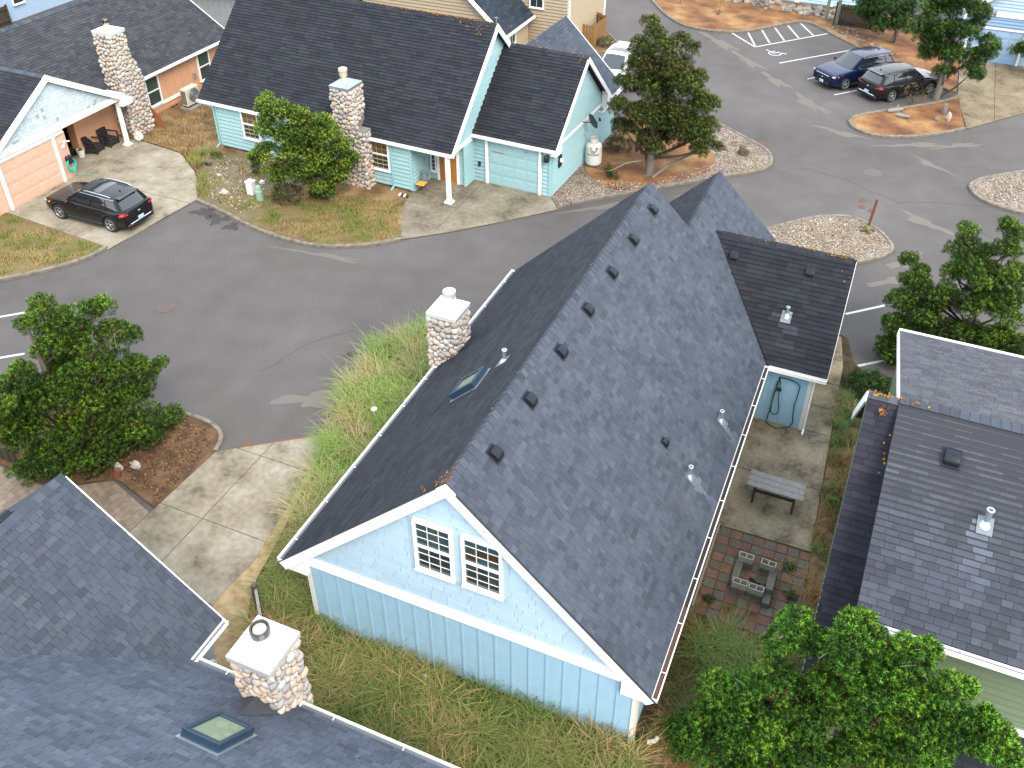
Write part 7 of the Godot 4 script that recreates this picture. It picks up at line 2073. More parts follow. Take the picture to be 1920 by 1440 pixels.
func car_materials() -> void:
	M.car_glass = mk(Color(0.012, 0.016, 0.02), 0.04)
	M.car_glass.metallic_specular = 0.7
	M.rim = mk(L(190, 192, 196, 0.7), 0.3, 0.75)
	M.chrome = mk(L(225, 228, 232, 0.9), 0.2, 0.85)
	M.headlight = mk(L(170, 178, 186, 0.7), 0.12, 0.3)
	M.amber = mk(L(245, 130, 10, 0.85), 0.25)
	M.tail = mk(L(190, 14, 18, 0.8), 0.18)
	M.plate = mk(L(190, 215, 235, 0.8), 0.4)
	var pt := func(c: Color, met: float) -> StandardMaterial3D:
		var m := mk(c, 0.32, met)
		m.clearcoat_enabled = true
		m.clearcoat = 0.5
		m.metallic_specular = 0.3
		m.clearcoat_roughness = 0.04
		return m
	M.paint_black = pt.call(Color(0.006, 0.007, 0.009), 0.0)
	M.paint_blue = pt.call(L(22, 44, 92, 0.42), 0.3)
	M.paint_char = pt.call(L(34, 37, 44, 0.5), 0.3)
	M.paint_white = pt.call(grey(0.82), 0.0)

func cars() -> void:
	car("black crossover car parked on the peach cottage's concrete drive, nose to the garage", "car", V(-29.7, 24.55, 0.06), PI, {"paint": M.paint_black, "len": 4.36, "wid": 1.8, "hgt": 1.55, "base": 2.70, "belt": 0.95, "sunroof": 0.45, "rail_mat": M.chrome})
	car("dark blue SUV parked facing the road in the stall beside the dark wagon", "car", V(-2.55, 53.75, 0), atan2(-0.75, -0.66) , {"paint": M.paint_blue, "len": 4.65, "wid": 1.87, "hgt": 1.68, "base": 2.70, "belt": 1.04, "nose": 0.88, "cowl": 0.98, "rail_mat": M.black})
	car("dark grey estate car under the large pine, its red tail lights towards the road", "car", V(0.0, 53.0, 0), atan2(0.75, 0.66), {"paint": M.paint_char, "len": 4.8, "wid": 1.82, "hgt": 1.64, "base": 2.74, "belt": 0.98, "rear_top": -1.95, "rail_mat": M.black, "handle": M.chrome, "windows": [[0.05, 0.25], [0.28, 0.54], [0.57, 0.93]]})
	car("white SUV with a dark sunroof, half hidden behind the tall pine", "car", V(-14.9, 48.2, 0), -PI / 2, {"paint": M.paint_white, "len": 4.7, "wid": 1.88, "hgt": 1.68, "base": 2.74, "belt": 1.02, "sunroof": 0.5, "rails": false})

# ---- things standing about -----------------------------------------------------------------------
func text_curved(s: String, size: float, at: Vector3, radius: float, face: float, mat: Material) -> ArrayMesh: # lettering bent round an upright cylinder centred at `at`
	var tm := TextMesh.new()
	var f := SystemFont.new()
	f.font_names = PackedStringArray(["Droid Sans"])
	f.font_weight = 700
	tm.font = f
	tm.text = s
	tm.font_size = 32
	tm.pixel_size = size / 32.0
	tm.depth = 0.006
	var arr := tm.get_mesh_arrays()
	var vv: PackedVector3Array = arr[Mesh.ARRAY_VERTEX]
	var nn: PackedVector3Array = arr[Mesh.ARRAY_NORMAL]
	for i in vv.size():
		var a := face + vv[i].x / radius
		var r := radius + vv[i].z + 0.002
		nn[i] = nn[i].rotated(UP, a)
		vv[i] = at + Vector3(sin(a) * r, vv[i].y, cos(a) * r)
	arr[Mesh.ARRAY_VERTEX] = vv
	arr[Mesh.ARRAY_NORMAL] = nn
	var m := ArrayMesh.new()
	m.add_surface_from_arrays(Mesh.PRIMITIVE_TRIANGLES, arr)
	m.surface_set_material(0, mat)
	return m

func armchair() -> Node3D: # faces +x
	var h := thing("wicker_armchair", "", "armchair", Vector3.ZERO, "dark wicker armchairs on the peach porch")
	var b := MB.new()
	b.cbox(Vector3(0, 0.33, 0), Vector3(0.56, 0.14, 0.5), 0.03)
	part(h, "seat", b, M.wicker)
	b = MB.new()
	b.cbox(Vector3(-0.31, 0.56, 0), Vector3(0.09, 0.5, 0.62), 0.03, Basis(Vector3(0, 0, 1), 0.2))
	part(h, "backrest", b, M.wicker)
	for s in [-1, 1]:
		b = MB.new()
		b.cbox(Vector3(0.02, 0.60, s * 0.31), Vector3(0.62, 0.05, 0.1), 0.02)
		b.cbox(Vector3(0.29, 0.42, s * 0.31), Vector3(0.07, 0.34, 0.08), 0.02)
		part(h, "armrest", b, M.wicker)
		b = MB.new()
		b.cbox(Vector3(0, 0.2, s * 0.31), Vector3(0.6, 0.2, 0.06), 0.02)
		part(h, "side_panel", b, M.wicker)
		for x in [-0.28, 0.28]:
			b = MB.new()
			b.cbox(Vector3(x, 0.06, s * 0.29), Vector3(0.06, 0.12, 0.06), 0.01)
			part(h, "leg", b, M.wicker)
	b = MB.new()
	b.cbox(Vector3(0.28, 0.2, 0), Vector3(0.05, 0.18, 0.54), 0.015)
	part(h, "apron", b, M.wicker)
	return h

func plant_pot(label: String, at: Vector3, r: float, ht: float, mat: Material, n: int, sd: int) -> void:
	var h := thing("plant_pot", label, "plant pot", at)
	var b := MB.new()
	b.lathe(at, [Vector2(r * 0.75, 0), Vector2(r * 0.95, ht * 0.9), Vector2(r, ht * 0.92), Vector2(r, ht), Vector2(r * 0.88, ht), Vector2(r * 0.85, ht * 0.85), Vector2(0, ht * 0.84)], 18)
	part(h, "pot", b, mat)
	var items := []
	var rr := RandomNumberGenerator.new()
	rr.seed = sd
	for k in n:
		var d := Vector3(rr.randfn(0, 1), 1.2, rr.randfn(0, 1)).normalized()
		var x := d.cross(Vector3(0.3, 0.1, 0.9)).normalized()
		items.append([Transform3D(Basis(x, d, x.cross(d)) * 0.16, Vector3(0, ht * 0.85, 0)), [L(110, 140, 60, 0.5), L(180, 150, 70, 0.5)][k % 2]])
	if n > 0: put("plant", crown_mesh(items, [tuft_verts(14, 5, 0.9, 0.08)]), h, at)

func rock(label: String, at: Vector3, s: Vector3, mat: Material, sd: int, group := "", called := "rock") -> void:
	var b := MB.new()
	b.ball(Vector3.ZERO, Vector3.ONE, Basis.IDENTITY, 9, 6)
	var nz := FastNoiseLite.new()
	nz.seed = sd
	nz.frequency = 0.9
	var c := MB.new()
	for i in range(0, b.v.size(), 3):
		var q := []
		for k in 3:
			var p := b.v[i + k]
			q.append(at + Vector3(0, s.y * 0.5, 0) + p * (0.8 + 0.5 * nz.get_noise_3dv(p * 1.3)) * s)
		c.tri(q[0], q[2], q[1])
	single(called, c, mat, at, label, "rock", group)

func slat_fence(label: String, pts: Array, ht: float, sw: float, gap: float, mat: Material, category := "fence") -> void:
	var h := thing("fence", label, category, V(pts[0].x, pts[0].y, 0))
	for i in pts.size():
		var b := MB.new()
		b.cbox(V(pts[i].x, pts[i].y, ht * 0.52), Vector3(0.12, ht * 1.06, 0.12), 0.012)
		part(h, "post", b, mat)
	for i in pts.size() - 1:
		var p: Vector2 = pts[i]
		var q: Vector2 = pts[i + 1]
		for y in [0.25, 0.85]: board(h, "rail", V(p.x, p.y, ht * y), V(q.x, q.y, ht * y), 0.05, 0.1, mat)
		var n := int(p.distance_to(q) / (sw + gap))
		var d := (q - p).normalized()
		var s := Vector2(-d.y, d.x) * 0.045
		for k in n:
			var c := p + d * (sw + gap) * (k + 0.5) + s
			var b := MB.new()
			var dd := V(d.x, d.y, 0)
			b.box(V(c.x, c.y, ht * 0.5 + rng.randf_range(-0.02, 0.02)), Vector3(sw, ht * 0.94, 0.022), Basis(dd, UP, dd.cross(UP)))
			part(h, "slat", b, mat)

func block(root: Node, c: Vector3, bs: Basis, cored: bool, mat: Material) -> void: # concrete block 0.4 x 0.2 x 0.2
	var b := MB.new()
	if not cored:
		b.cbox(c, Vector3(0.39, 0.19, 0.19), 0.008, bs)
		part(root, "block", b, mat)
		return
	var t := 0.032
	for s in [-1, 1]: b.cbox(c + bs.z * s * (0.095 - t / 2), Vector3(0.39, 0.19, t), 0.005, bs)
	for x in [-1, 0, 1]: b.box(c + bs.x * x * (0.195 - t / 2) * 0.998, Vector3(t, 0.189, 0.19 - 2 * t + 0.002), bs)
	b.box(c - bs.y * 0.08, Vector3(0.36, 0.01, 0.15), bs)
	part(root, "block", b, mat)

func props() -> void:
	# porch of the peach cottage
	var a := armchair()
	a.position = V(-34.55, 29.2, 0.06)
	a.rotation.y = 0.25
	tag(a, "dark wicker armchair beside the plant pots on the peach porch", "armchair", "dark wicker armchairs on the peach porch")
	copy(a, V(-34.5, 30.1, 0.06), 0.1, "dark wicker armchair under the octagon window, next to the white column")
	plant_pot("white plant pot beside the dark wicker armchair", V(-34.75, 28.55, 0.06), 0.19, 0.36, M.white_dull, 9, 1)
	plant_pot("dark round plant pot behind the white pot", V(-35.25, 28.5, 0.06), 0.2, 0.3, M.iron, 7, 2)
	var pj := thing("garden_jar", "white round jar with dark spots at the foot of the peach chimney", "jar", V(-33.5, 31.0, 0.07))
	var b := MB.new()
	b.lathe(V(-33.5, 31.0, 0.07), [Vector2(0.1, 0), Vector2(0.2, 0.1), Vector2(0.22, 0.22), Vector2(0.16, 0.36), Vector2(0.09, 0.4), Vector2(0.1, 0.44), Vector2(0.07, 0.44), Vector2(0.06, 0.35)], 18)
	part(pj, "jar", b, M.white_dull)
	b = MB.new()
	for p in [[0.12, 0.25, 0.16], [-0.05, 0.2, 0.19], [0.18, 0.12, 0.08], [0.02, 0.34, 0.15]]: b.ball(V(-33.5, 31.0, 0.07) + Vector3(p[0], p[1], p[2]), Vector3(0.035, 0.03, 0.03), Basis.IDENTITY, 8, 5)
	part(pj, "spot", b, M.iron)
	b = MB.new()
	b.slab([V(-33.9, 32.72, 0.02), V(-33.55, 32.95, 0.02), V(-34.3, 32.75, 1.25)], Vector3(0.02, 0.01, 0.04))
	single("leaning_board", b, M.board_brown, V(-33.8, 32.8, 0), "brown triangular board leaning on the peach chimney's right side", "board")
	# hose reel on the garage wall
	var hr := thing("hose_reel", "teal garden hose on a black reel hung on the peach garage wall", "hose reel", V(-33.55, 26.78, 0.75))
	b = MB.new()
	b.cbox(V(-33.45, 26.78, 0.95), Vector3(0.2, 0.36, 0.3), 0.04)
	part(hr, "reel", b, M.iron)
	b = MB.new()
	for k in 5:
		var path := []
		for i in 21:
			var t := TAU * i / 20
			path.append(V(-33.42 + 0.03 * (k % 3), 26.78, 0.78) + Vector3(0.02 * sin(t * 2 + k), sin(t) * (0.24 + 0.02 * k) - 0.03 * k, cos(t) * (0.19 + 0.012 * k)))
		b.tube(path, 0.018, 6, false)
	b.tube([V(-33.4, 26.7, 0.5), V(-33.2, 26.9, 0.25), V(-32.9, 27.2, 0.09), V(-33.1, 27.5, 0.08)], 0.012, 6)
	part(hr, "hose", b, M.hose_teal)
	# heat pump
	var ac := thing("heat_pump", "beige outdoor heat pump unit on a pad by the peach wall", "heat pump", V(-34.0, 35.45, 0))
	b = MB.new()
	b.cbox(V(-33.95, 35.5, 0.1), Vector3(0.75, 0.12, 1.25), 0.02)
	part(ac, "pad", b, M.pad)
	b = MB.new()
	b.cbox(V(-34.0, 35.45, 0.68), Vector3(0.38, 0.9, 0.98), 0.025)
	var cs := part(ac, "casing", b, M.beige)
	b = MB.new()
	b.box(V(-34.0, 35.45, 0.19), Vector3(0.34, 0.1, 0.9))
	part(ac, "foot", b, M.iron)
	b = MB.new()
	for k in 7: b.box(V(-34.0 + (k - 3) * 0.045, 34.955, 0.68), Vector3(0.02, 0.72, 0.012))
	part(cs, "side_grille", b, M.iron)
	b = MB.new()
	for k in 6:
		var row := [[], []]
		for i in 25:
			var t := TAU * i / 24
			for e in 2: row[e].append(V(-33.795, 35.51, 0.7) + Vector3(0.006 * e, sin(t) * (0.06 + 0.058 * k), cos(t) * (0.06 + 0.058 * k)))
			pass
		var pth := []
		for i in 25: pth.append(row[1][i])
		b.tube(pth, 0.008, 4, false)
	for k in 8: b.bar(V(-33.79, 35.51, 0.7), V(-33.79, 35.51, 0.7) + Vector3(0, sin(TAU * k / 8), cos(TAU * k / 8)) * 0.36, 0.01, 0.01)
	part(cs, "fan_guard", b, M.galv)
	b = MB.new()
	b.lathe(V(-33.806, 35.51, 0.7), [Vector2(0.37, 0), Vector2(0.37, 0.004), Vector2(0, 0.005)], 24, Basis(UP, Vector3.RIGHT, UP.cross(Vector3.RIGHT)))
	part(cs, "fan", b, M.grille_grey)
	# utility pedestals, stones by the aqua cottage
	var up := thing("utility_pedestal", "white square utility pedestal in the aqua cottage's front bed", "pedestal", V(-25.2, 28.7, 0.07))
	b = MB.new()
	b.cbox(V(-25.2, 28.7, 0.37), Vector3(0.32, 0.6, 0.3), 0.02)
	part(up, "box", b, M.white)
	b = MB.new()
	b.cbox(V(-25.2, 28.7, 0.69), Vector3(0.37, 0.06, 0.35), 0.02)
	part(up, "lid", b, M.white)
	var ug := thing("utility_pedestal", "pale green round utility pedestal beside the white one", "pedestal", V(-24.5, 28.35, 0.07))
	b = MB.new()
	b.lathe(V(-24.5, 28.35, 0.05), [Vector2(0.16, 0), Vector2(0.16, 0.5), Vector2(0.13, 0.52), Vector2(0.13, 0.7), Vector2(0.06, 0.76), Vector2(0, 0.77)], 16)
	part(ug, "post", b, M.pale_green)
	b = MB.new()
	b.lathe(V(-24.5, 28.35, 0.05), [Vector2(0.17, 0.46), Vector2(0.17, 0.52), Vector2(0.13, 0.53)], 16)
	part(ug, "collar", b, M.pale_green)
	rock("pale rock in the stony bed by the peach drive's corner", V(-26.3, 28.2, 0.07), Vector3(0.3, 0.16, 0.22), M.rock_pale, 1)
	rock("small pale rock above the larger one in the stony bed", V(-27.6, 29.5, 0.07), Vector3(0.16, 0.1, 0.14), M.rock_pale, 2)
	rock("white rock beside the leafy bush in the stony bed", V(-25.4, 29.7, 0.07), Vector3(0.16, 0.12, 0.14), M.white_dull, 3)
	var sb := thing("splash_block", "black plastic splash block at the edge of the peach drive", "splash block", V(-28.9, 30.2, 0.07))
	b = MB.new()
	b.cbox(V(-28.9, 30.2, 0.10), Vector3(0.5, 0.05, 0.26), 0.015, Basis(UP, 0.3))
	b.cbox(V(-28.95, 30.2, 0.15), Vector3(0.3, 0.05, 0.05), 0.01, Basis(UP, 0.3))
	part(sb, "tray", b, M.iron)
	# bistro chair on the aqua porch
	var bc := thing("bistro_chair", "folding metal chair with a patterned cushion on the aqua porch", "chair", V(-18.45, 31.85, 0.055))
	var o := V(-18.45, 31.85, 0.055)
	b = MB.new()
	for s in [-1, 1]:
		b.tube([o + Vector3(s * 0.2, 0, 0.2), o + Vector3(s * 0.2, 0.44, -0.18), o + Vector3(s * 0.19, 0.75, -0.26)], 0.014, 6)
		b.tube([o + Vector3(s * 0.17, 0, -0.26), o + Vector3(s * 0.17, 0.45, 0.2)], 0.014, 6)
	b.tube([o + Vector3(-0.2, 0.1, 0.12), o + Vector3(0.2, 0.1, 0.12)], 0.01, 5)
	var arcp := []
	for i in 11:
		var t := PI * i / 10
		arcp.append(o + Vector3(cos(t) * 0.19, 0.75 + sin(t) * 0.22, -0.26 - sin(t) * 0.05))
	b.tube(arcp, 0.014, 6)
	part(bc, "frame", b, M.rust_dark)
	b = MB.new()
	b.cbox(o + Vector3(0, 0.47, 0.02), Vector3(0.4, 0.05, 0.4), 0.02)
	part(bc, "seat", b, M.cushion_yellow)
	b = MB.new()
	for k in 5: b.tube([o + Vector3(-0.14 + k * 0.07, 0.5, -0.2), o + Vector3(-0.14 + k * 0.07, 0.92 - absf(k - 2) * 0.03, -0.3)], 0.009, 5)
	part(bc, "backrest", b, M.iron)
	b = MB.new()
	b.ball(o + Vector3(0.02, 0.66, -0.2), Vector3(0.16, 0.17, 0.05), Basis(Vector3.RIGHT, -0.2), 12, 8)
	part(bc, "cushion", b, M.cushion)
	var st := thing("striped_ornament", "small black and white striped ornament on the ground by the aqua porch corner", "ornament", V(-19.0, 31.2, 0.07))
	for k in 4:
		b = MB.new()
		b.cbox(V(-19.2 + 0.12 * k, 31.2, 0.12), Vector3(0.1, 0.1, 0.2), 0.03, Basis(UP, 0.4 * (k % 2)))
		part(st, "stripe", b, M.white if k % 2 == 0 else M.iron)
	# propane tank
	var pt := thing("propane_tank", "white upright propane tank with rust streaks beside the aqua garage wall", "propane tank", V(-12.45, 37.55, 0.09))
	o = V(-12.45, 37.55, 0.12)
	b = MB.new()
	b.lathe(o, [Vector2(0.30, 0), Vector2(0.37, 0.05), Vector2(0.385, 0.14), Vector2(0.385, 0.88), Vector2(0.36, 0.98), Vector2(0.28, 1.05), Vector2(0.16, 1.08), Vector2(0, 1.085)], 28)
	var tank := part(pt, "tank", b, M.tank)
	b = MB.new()
	var ring := []
	for e in [[0.2, 1.04], [0.2, 1.32], [0.185, 1.33], [0.185, 1.06]]: ring.append(Vector2(e[0], e[1]))
	b.lathe(o, ring, 20)
	part(pt, "collar", b, M.tank)
	b = MB.new()
	b.tube([o + Vector3(0, 1.05, 0), o + Vector3(0, 1.25, 0)], 0.045, 8)
	b.tube([o + Vector3(0, 1.2, 0), o + Vector3(-0.25, 1.25, 0.1), o + Vector3(-0.55, 1.5, 0.15), o + Vector3(-0.62, 1.65, 0.1)], 0.014, 5)
	part(pt, "valve", b, M.brass)
	b = MB.new()
	b.cbox(o + Vector3(0, -0.02, 0), Vector3(0.75, 0.06, 0.75), 0.01)
	part(pt, "base", b, M.old_wood)
	b = MB.new()
	var face := 0.30
	for e in [[0.28, 0.97, 0.022, 0.22], [0.40, 0.99, 0.03, 0.15], [-0.35, 0.99, 0.03, 0.2], [-0.2, 0.98, 0.02, 0.13], [0.52, 0.98, 0.016, 0.1], [0.34, 0.93, 0.02, 0.2]]:
		var ang: float = face + e[0]
		var nn := Vector3(sin(ang), 0, cos(ang))
		b.box(o + nn * 0.381 + UP * (e[1] - e[3] / 2), Vector3(e[2], e[3], 0.012), Basis(UP.cross(nn), UP, nn))
	part(tank, "rust_streak", b, M.rust)
	b = MB.new()
	for k in 9:
		var ang := face - 0.24 + 0.052 * k
		var nn := Vector3(sin(ang), 0, cos(ang))
		b.box(o + nn * 0.386 + UP * (0.74 + 0.012 * sin(k * 0.8)), Vector3(0.021, 0.115, 0.006), Basis(UP.cross(nn), UP, nn))
	part(tank, "logo", b, M.logo_blue)
	b = MB.new()
	for k in 8:
		var ang := face - 0.21 + 0.052 * k
		var nn := Vector3(sin(ang), 0, cos(ang))
		b.box(o + nn * 0.391 + UP * (0.735 + 0.022 * sin(k * 0.9)), Vector3(0.022, 0.02, 0.004), Basis(UP.cross(nn), UP, nn))
	part(tank, "logo", b, M.white)
	put("lettering", text_curved("FerrellGas", 0.115, V(-12.45, 37.55, 0.12) - org[tank] + UP * 0.61, 0.386, face, M.logo_blue), tank, org[tank])
	# rock and dead wood on the gravel
	rock("dark brown boulder on the gravel tip beyond the tall pine", V(-6.2, 41.45, 0.09), Vector3(0.32, 0.3, 0.26), M.rock_dark, 5)
	rock("small rock beside the round covers on the gravel tip", V(-7.1, 41.6, 0.09), Vector3(0.1, 0.08, 0.1), M.rock_dark, 6)
	var bw := MB.new()
	bw.tube([V(-9.5, 37.3, 0.1), V(-8.8, 38.0, 0.7), V(-7.9, 38.6, 1.1), V(-7.2, 39.3, 1.2)], [0.07, 0.06, 0.04, 0.02], 7)
	single("dead_branch", bw, M.bark, V(-9.5, 37.3, 0.09), "bare grey limb rising from the foot of the tall pine", "branch")
	bw = MB.new()
	bw.tube([V(-10.1, 37.4, 0.8), V(-10.7, 37.1, 0.7), V(-11.3, 36.9, 0.3), V(-12.0, 36.8, 0.12)], [0.035, 0.03, 0.02, 0.01], 6)
	bw.tube([V(-10.6, 37.1, 0.7), V(-11.2, 37.4, 0.5), V(-12.0, 37.3, 0.15)], [0.02, 0.015, 0.008], 5)
	single("dead_branch", bw, M.twig, V(-10.8, 37.1, 0.09), "broken pale branch hanging left of the tall pine's trunk", "branch")
	# post on the island
	var sp := thing("wooden_post", "leaning reddish wooden post on the gravel island", "post", V(0.15, 36.3, 0.09))
	b = MB.new()
	var pd := Vector3(0.06, 1, 0.05).normalized()
	b.cbox(V(0.15, 36.3, 0.85) + Vector3(0.04, 0, 0), Vector3(0.11, 1.6, 0.11), 0.012, Basis(Vector3(1, -0.06, 0).normalized(), pd, Vector3(1, -0.06, 0).normalized().cross(pd)).orthonormalized())
	part(sp, "post", b, M.post_red)
	for k in 2:
		b = MB.new()
		b.cbox(V(0.15, 36.3, 0.14), Vector3(0.6, 0.08, 0.1), 0.01, Basis(UP, 0.5 + k * 1.4))
		part(sp, "foot", b, M.old_wood)
	b = MB.new()
	b.ball(V(0.15, 36.3, 0.2), Vector3(0.1, 0.18, 0.1), Basis.IDENTITY, 8, 6)
	part(sp, "moss", b, M.moss)
	# driftwood on the straw bed
	for e in [["weathered driftwood log lying along the straw bed", 0.1, 49.9, 0.9, 0.6, 11], ["grey driftwood stump on the straw bed, nearer the road", 0.55, 49.25, 0.7, -0.2, 12]]:
		b = MB.new()
		var dv := Vector3(cos(e[4]), 0, -sin(e[4]))
		var c := V(e[1], e[2], 0.19)
		b.tube([c - dv * e[3] * 0.5, c, c + dv * e[3] * 0.5 + UP * 0.05], [0.1, 0.12, 0.06], 8)
		b.tube([c, c + UP * 0.3 + dv * 0.15], [0.06, 0.03], 6)
		b.tube([c - dv * 0.2, c - dv * 0.3 + UP * 0.22], [0.05, 0.02], 6)
		single("driftwood", b, M.grey_wood, V(e[1], e[2], 0.09), e[0], "driftwood")
	rock("upright grey stone on the straw bed below the large pine", V(2.5, 50.7, 0.09), Vector3(0.2, 0.42, 0.2), M.rock_grey, 13)
	rock("pale stone with bright top at the straw bed's right end", V(2.75, 49.8, 0.09), Vector3(0.16, 0.36, 0.16), M.rock_pale, 14)
	rock("low stone between the two upright ones on the straw bed", V(2.2, 49.7, 0.09), Vector3(0.2, 0.14, 0.16), M.rock_grey, 15)
	# fences
	slat_fence("cedar fence turning a corner beside the tan house's yard", [Vector2(-20.0, 56.3), Vector2(-17.75, 54.5), Vector2(-17.85, 52.7), Vector2(-19.2, 52.5)], 1.5, 0.13, 0.05, M.fence)
	slat_fence("dark weathered fence panel beside the dark pine at the top", [Vector2(-4.9, 63.3), Vector2(-2.6, 63.3)], 1.5, 0.14, 0.01, M.dark_wood)
	slat_fence("dark fence section in the upper left corner", [Vector2(-53.2, 39.6), Vector2(-53.2, 41.4)], 1.2, 0.14, 0.01, M.dark_wood)
	for e in [[-5.5, 63.9, 2.0, "tall grey green wooden post left of the dark fence panel"], [-4.75, 63.2, 1.7, "shorter grey green wooden post at the dark fence panel's end"]]:
		b = MB.new()
		b.cbox(V(e[0], e[1], e[2] / 2), Vector3(0.2, e[2], 0.2), 0.02)
		b.cbox(V(e[0], e[1], e[2] + 0.02), Vector3(0.24, 0.05, 0.24), 0.012)
		single("timber_post", b, M.post_green, V(e[0], e[1], 0), e[3], "post")
	b = MB.new()
	b.cbox(V(-15.3, 63.4, 0.5), Vector3(0.08, 1.1, 0.08), 0.01)
	single("timber_post", b, M.fence, V(-15.3, 63.4, 0.09), "thin wooden stake on the straw bed at the top edge", "post")
	var of := thing("broken_fence", "short piece of weathered fence leaning in the long grass behind the near chimney", "fence", V(-11.3, 10.4, 0))
	b = MB.new()
	b.cbox(V(-11.55, 10.72, 0.62), Vector3(0.12, 1.25, 0.12), 0.012)
	part(of, "post", b, M.old_wood)
	board(of, "rail", V(-11.5, 10.7, 1.12), V(-10.35, 9.5, 0.95), 0.07, 0.05, M.grey_wood)
	board(of, "rail", V(-11.5, 10.7, 0.35), V(-10.35, 9.5, 0.3), 0.05, 0.07, M.old_wood)
	for k in 11:
		b = MB.new()
		var t := (k + 0.5) / 11.0
		var c := V(lerpf(-11.5, -10.35, t), lerpf(10.7, 9.5, t), 0.58 - 0.08 * t)
		var dd := V(1.15, -1.2).normalized()
		b.box(c + Vector3(0.02, 0, -0.02), Vector3(0.1, 1.02, 0.018), Basis(dd, UP, dd.cross(UP)))
		part(of, "slat", b, M.old_wood)
	# patio of the blue house
	var tb := thing("patio_table", "weathered grey plank table on the patio", "table", V(-0.6, 19.5, 0.07))
	for k in 3:
		b = MB.new()
		b.cbox(V(-0.6, 19.27 + k * 0.215, 0.76), Vector3(1.55, 0.04, 0.205), 0.006, Basis(UP, -0.02))
		part(tb, "plank", b, M.grey_wood)
	for u in [-1.15, -0.05]:
		for s in [-1, 1]:
			b = MB.new()
			b.bar(V(u, 19.48 + s * 0.22, 0.07), V(u, 19.48 + s * 0.12, 0.74), 0.08, 0.06, Vector3.RIGHT)
			part(tb, "leg", b, M.dark_wood)
		b = MB.new()
		b.box(V(u, 19.48, 0.71), Vector3(0.07, 0.06, 0.5))
		part(tb, "cross_rail", b, M.dark_wood)
	board(tb, "stretcher", V(-1.15, 19.48, 0.35), V(-0.05, 19.48, 0.35), 0.05, 0.08, M.dark_wood)
	var fp := thing("fire_pit", "square fire pit of concrete blocks on the checkered pavers", "fire pit", V(-0.55, 16.5, 0.07))
	var I := Basis.IDENTITY
	var T := Basis(UP, PI / 2)
	for c in [[-0.85, 16.08], [-0.42, 16.08], [-0.86, 16.98], [-0.3, 16.98]]: block(fp, V(c[0], c[1], 0.17), I, false, M.block_old)
	for c in [[-0.99, 16.38], [-0.99, 16.72], [-0.12, 16.02], [-0.12, 16.42], [-0.12, 16.8]]: block(fp, V(c[0], c[1], 0.17), T, false, M.block_old)
	block(fp, V(-0.12, 16.32, 0.36), T, false, M.block_old)
	for c in [[-0.83, 16.08, 0.0], [-0.42, 16.06, -0.03], [-0.86, 16.97, 0.02], [-0.28, 16.96, -0.04]]: block(fp, V(c[0], c[1], 0.365), Basis(UP, c[2]), true, M.block)
	b = MB.new()
	for k in 16: b.ball(V(-0.55 + rng.randfn(0, 0.12), 16.5 + rng.randfn(0, 0.12), 0.1), Vector3(0.07, 0.03, 0.04), Basis(UP, rng.randf() * 3), 6, 4)
	part(fp, "ash", b, M.ash)
	# hose on the wing wall
	var hs := thing("garden_hose", "dark green garden hose draped over a hook on the blue side wall above the patio", "hose", V(-1.0, 22.8, 0.07))
	b = MB.new()
	var pw := []
	for p in [[-1.40, 0.62], [-1.36, 1.2], [-1.34, 1.7], [-1.28, 1.9], [-1.1, 1.92], [-0.8, 1.86], [-0.68, 1.75], [-0.68, 1.5], [-0.72, 1.0], [-0.70, 0.6], [-0.66, 0.3], [-0.72, 0.12]]: pw.append(V(p[0], 22.80, p[1]))
	pw += [V(-0.85, 22.72, 0.095), V(-1.1, 22.6, 0.09), V(-1.35, 22.68, 0.09), V(-1.42, 22.75, 0.1), V(-1.42, 22.8, 0.4), V(-1.38, 22.8, 0.65)]
	b.tube(pw, 0.017, 6)
	pw = []
	for p in [[-1.29, 1.88], [-1.24, 1.6], [-1.22, 1.1], [-1.14, 0.7], [-1.16, 0.5], [-1.28, 0.45], [-1.37, 0.55], [-1.39, 0.85], [-1.38, 1.25], [-1.33, 1.55], [-1.29, 1.86]]: pw.append(V(p[0], 22.785, p[1]))
	b.tube(pw, 0.017, 6)
	part(hs, "hose", b, M.hose_green)
	b = MB.new()
	b.cbox(V(-1.27, 22.83, 1.42), Vector3(0.18, 0.14, 0.08), 0.03)
	b.cbox(V(-1.30, 22.83, 1.80), Vector3(0.05, 0.16, 0.08), 0.01)
	part(hs, "hook", b, M.iron)
	b = MB.new()
	b.ball(V(-1.36, 22.8, 1.05), Vector3(0.035, 0.04, 0.04), Basis.IDENTITY, 8, 6)
	b.tube([V(-1.38, 22.8, 0.62), V(-1.37, 22.8, 0.8)], 0.025, 6)
	part(hs, "nozzle", b, M.brass)
	# odds and ends in the grass
	b = MB.new()
	var be := []
	for i in 7:
		var t := 0.5 * PI * i / 6
		be.append(V(-1.8, 11.35, 0.22) + Vector3(0.02 + 0.17 * sin(t), 0.02 * sin(t * 2), 0.17 * cos(t) * 1.0 - 0.05))
	b.tube(be, 0.05, 10)
	single("drain_elbow", b, M.white, V(-1.75, 11.4, 0.1), "white drainpipe elbow lying in the grass by the blue house corner", "pipe")
	b = MB.new()
	b.lathe(V(-6.9, 10.6, 0.05), [Vector2(0.055, 0), Vector2(0.055, 0.36), Vector2(0.07, 0.37), Vector2(0.07, 0.44), Vector2(0, 0.45)], 12)
	single("cleanout_pipe", b, M.white_dull, V(-6.9, 10.6, 0.04), "white capped pipe standing in the grass below the blue gable wall", "pipe")
	b = MB.new()
	b.lathe(V(-12.55, 17.9, 0.3), [Vector2(0.05, 0), Vector2(0.05, 0.34), Vector2(0.1, 0.36), Vector2(0.1, 0.39), Vector2(0, 0.41)], 14)
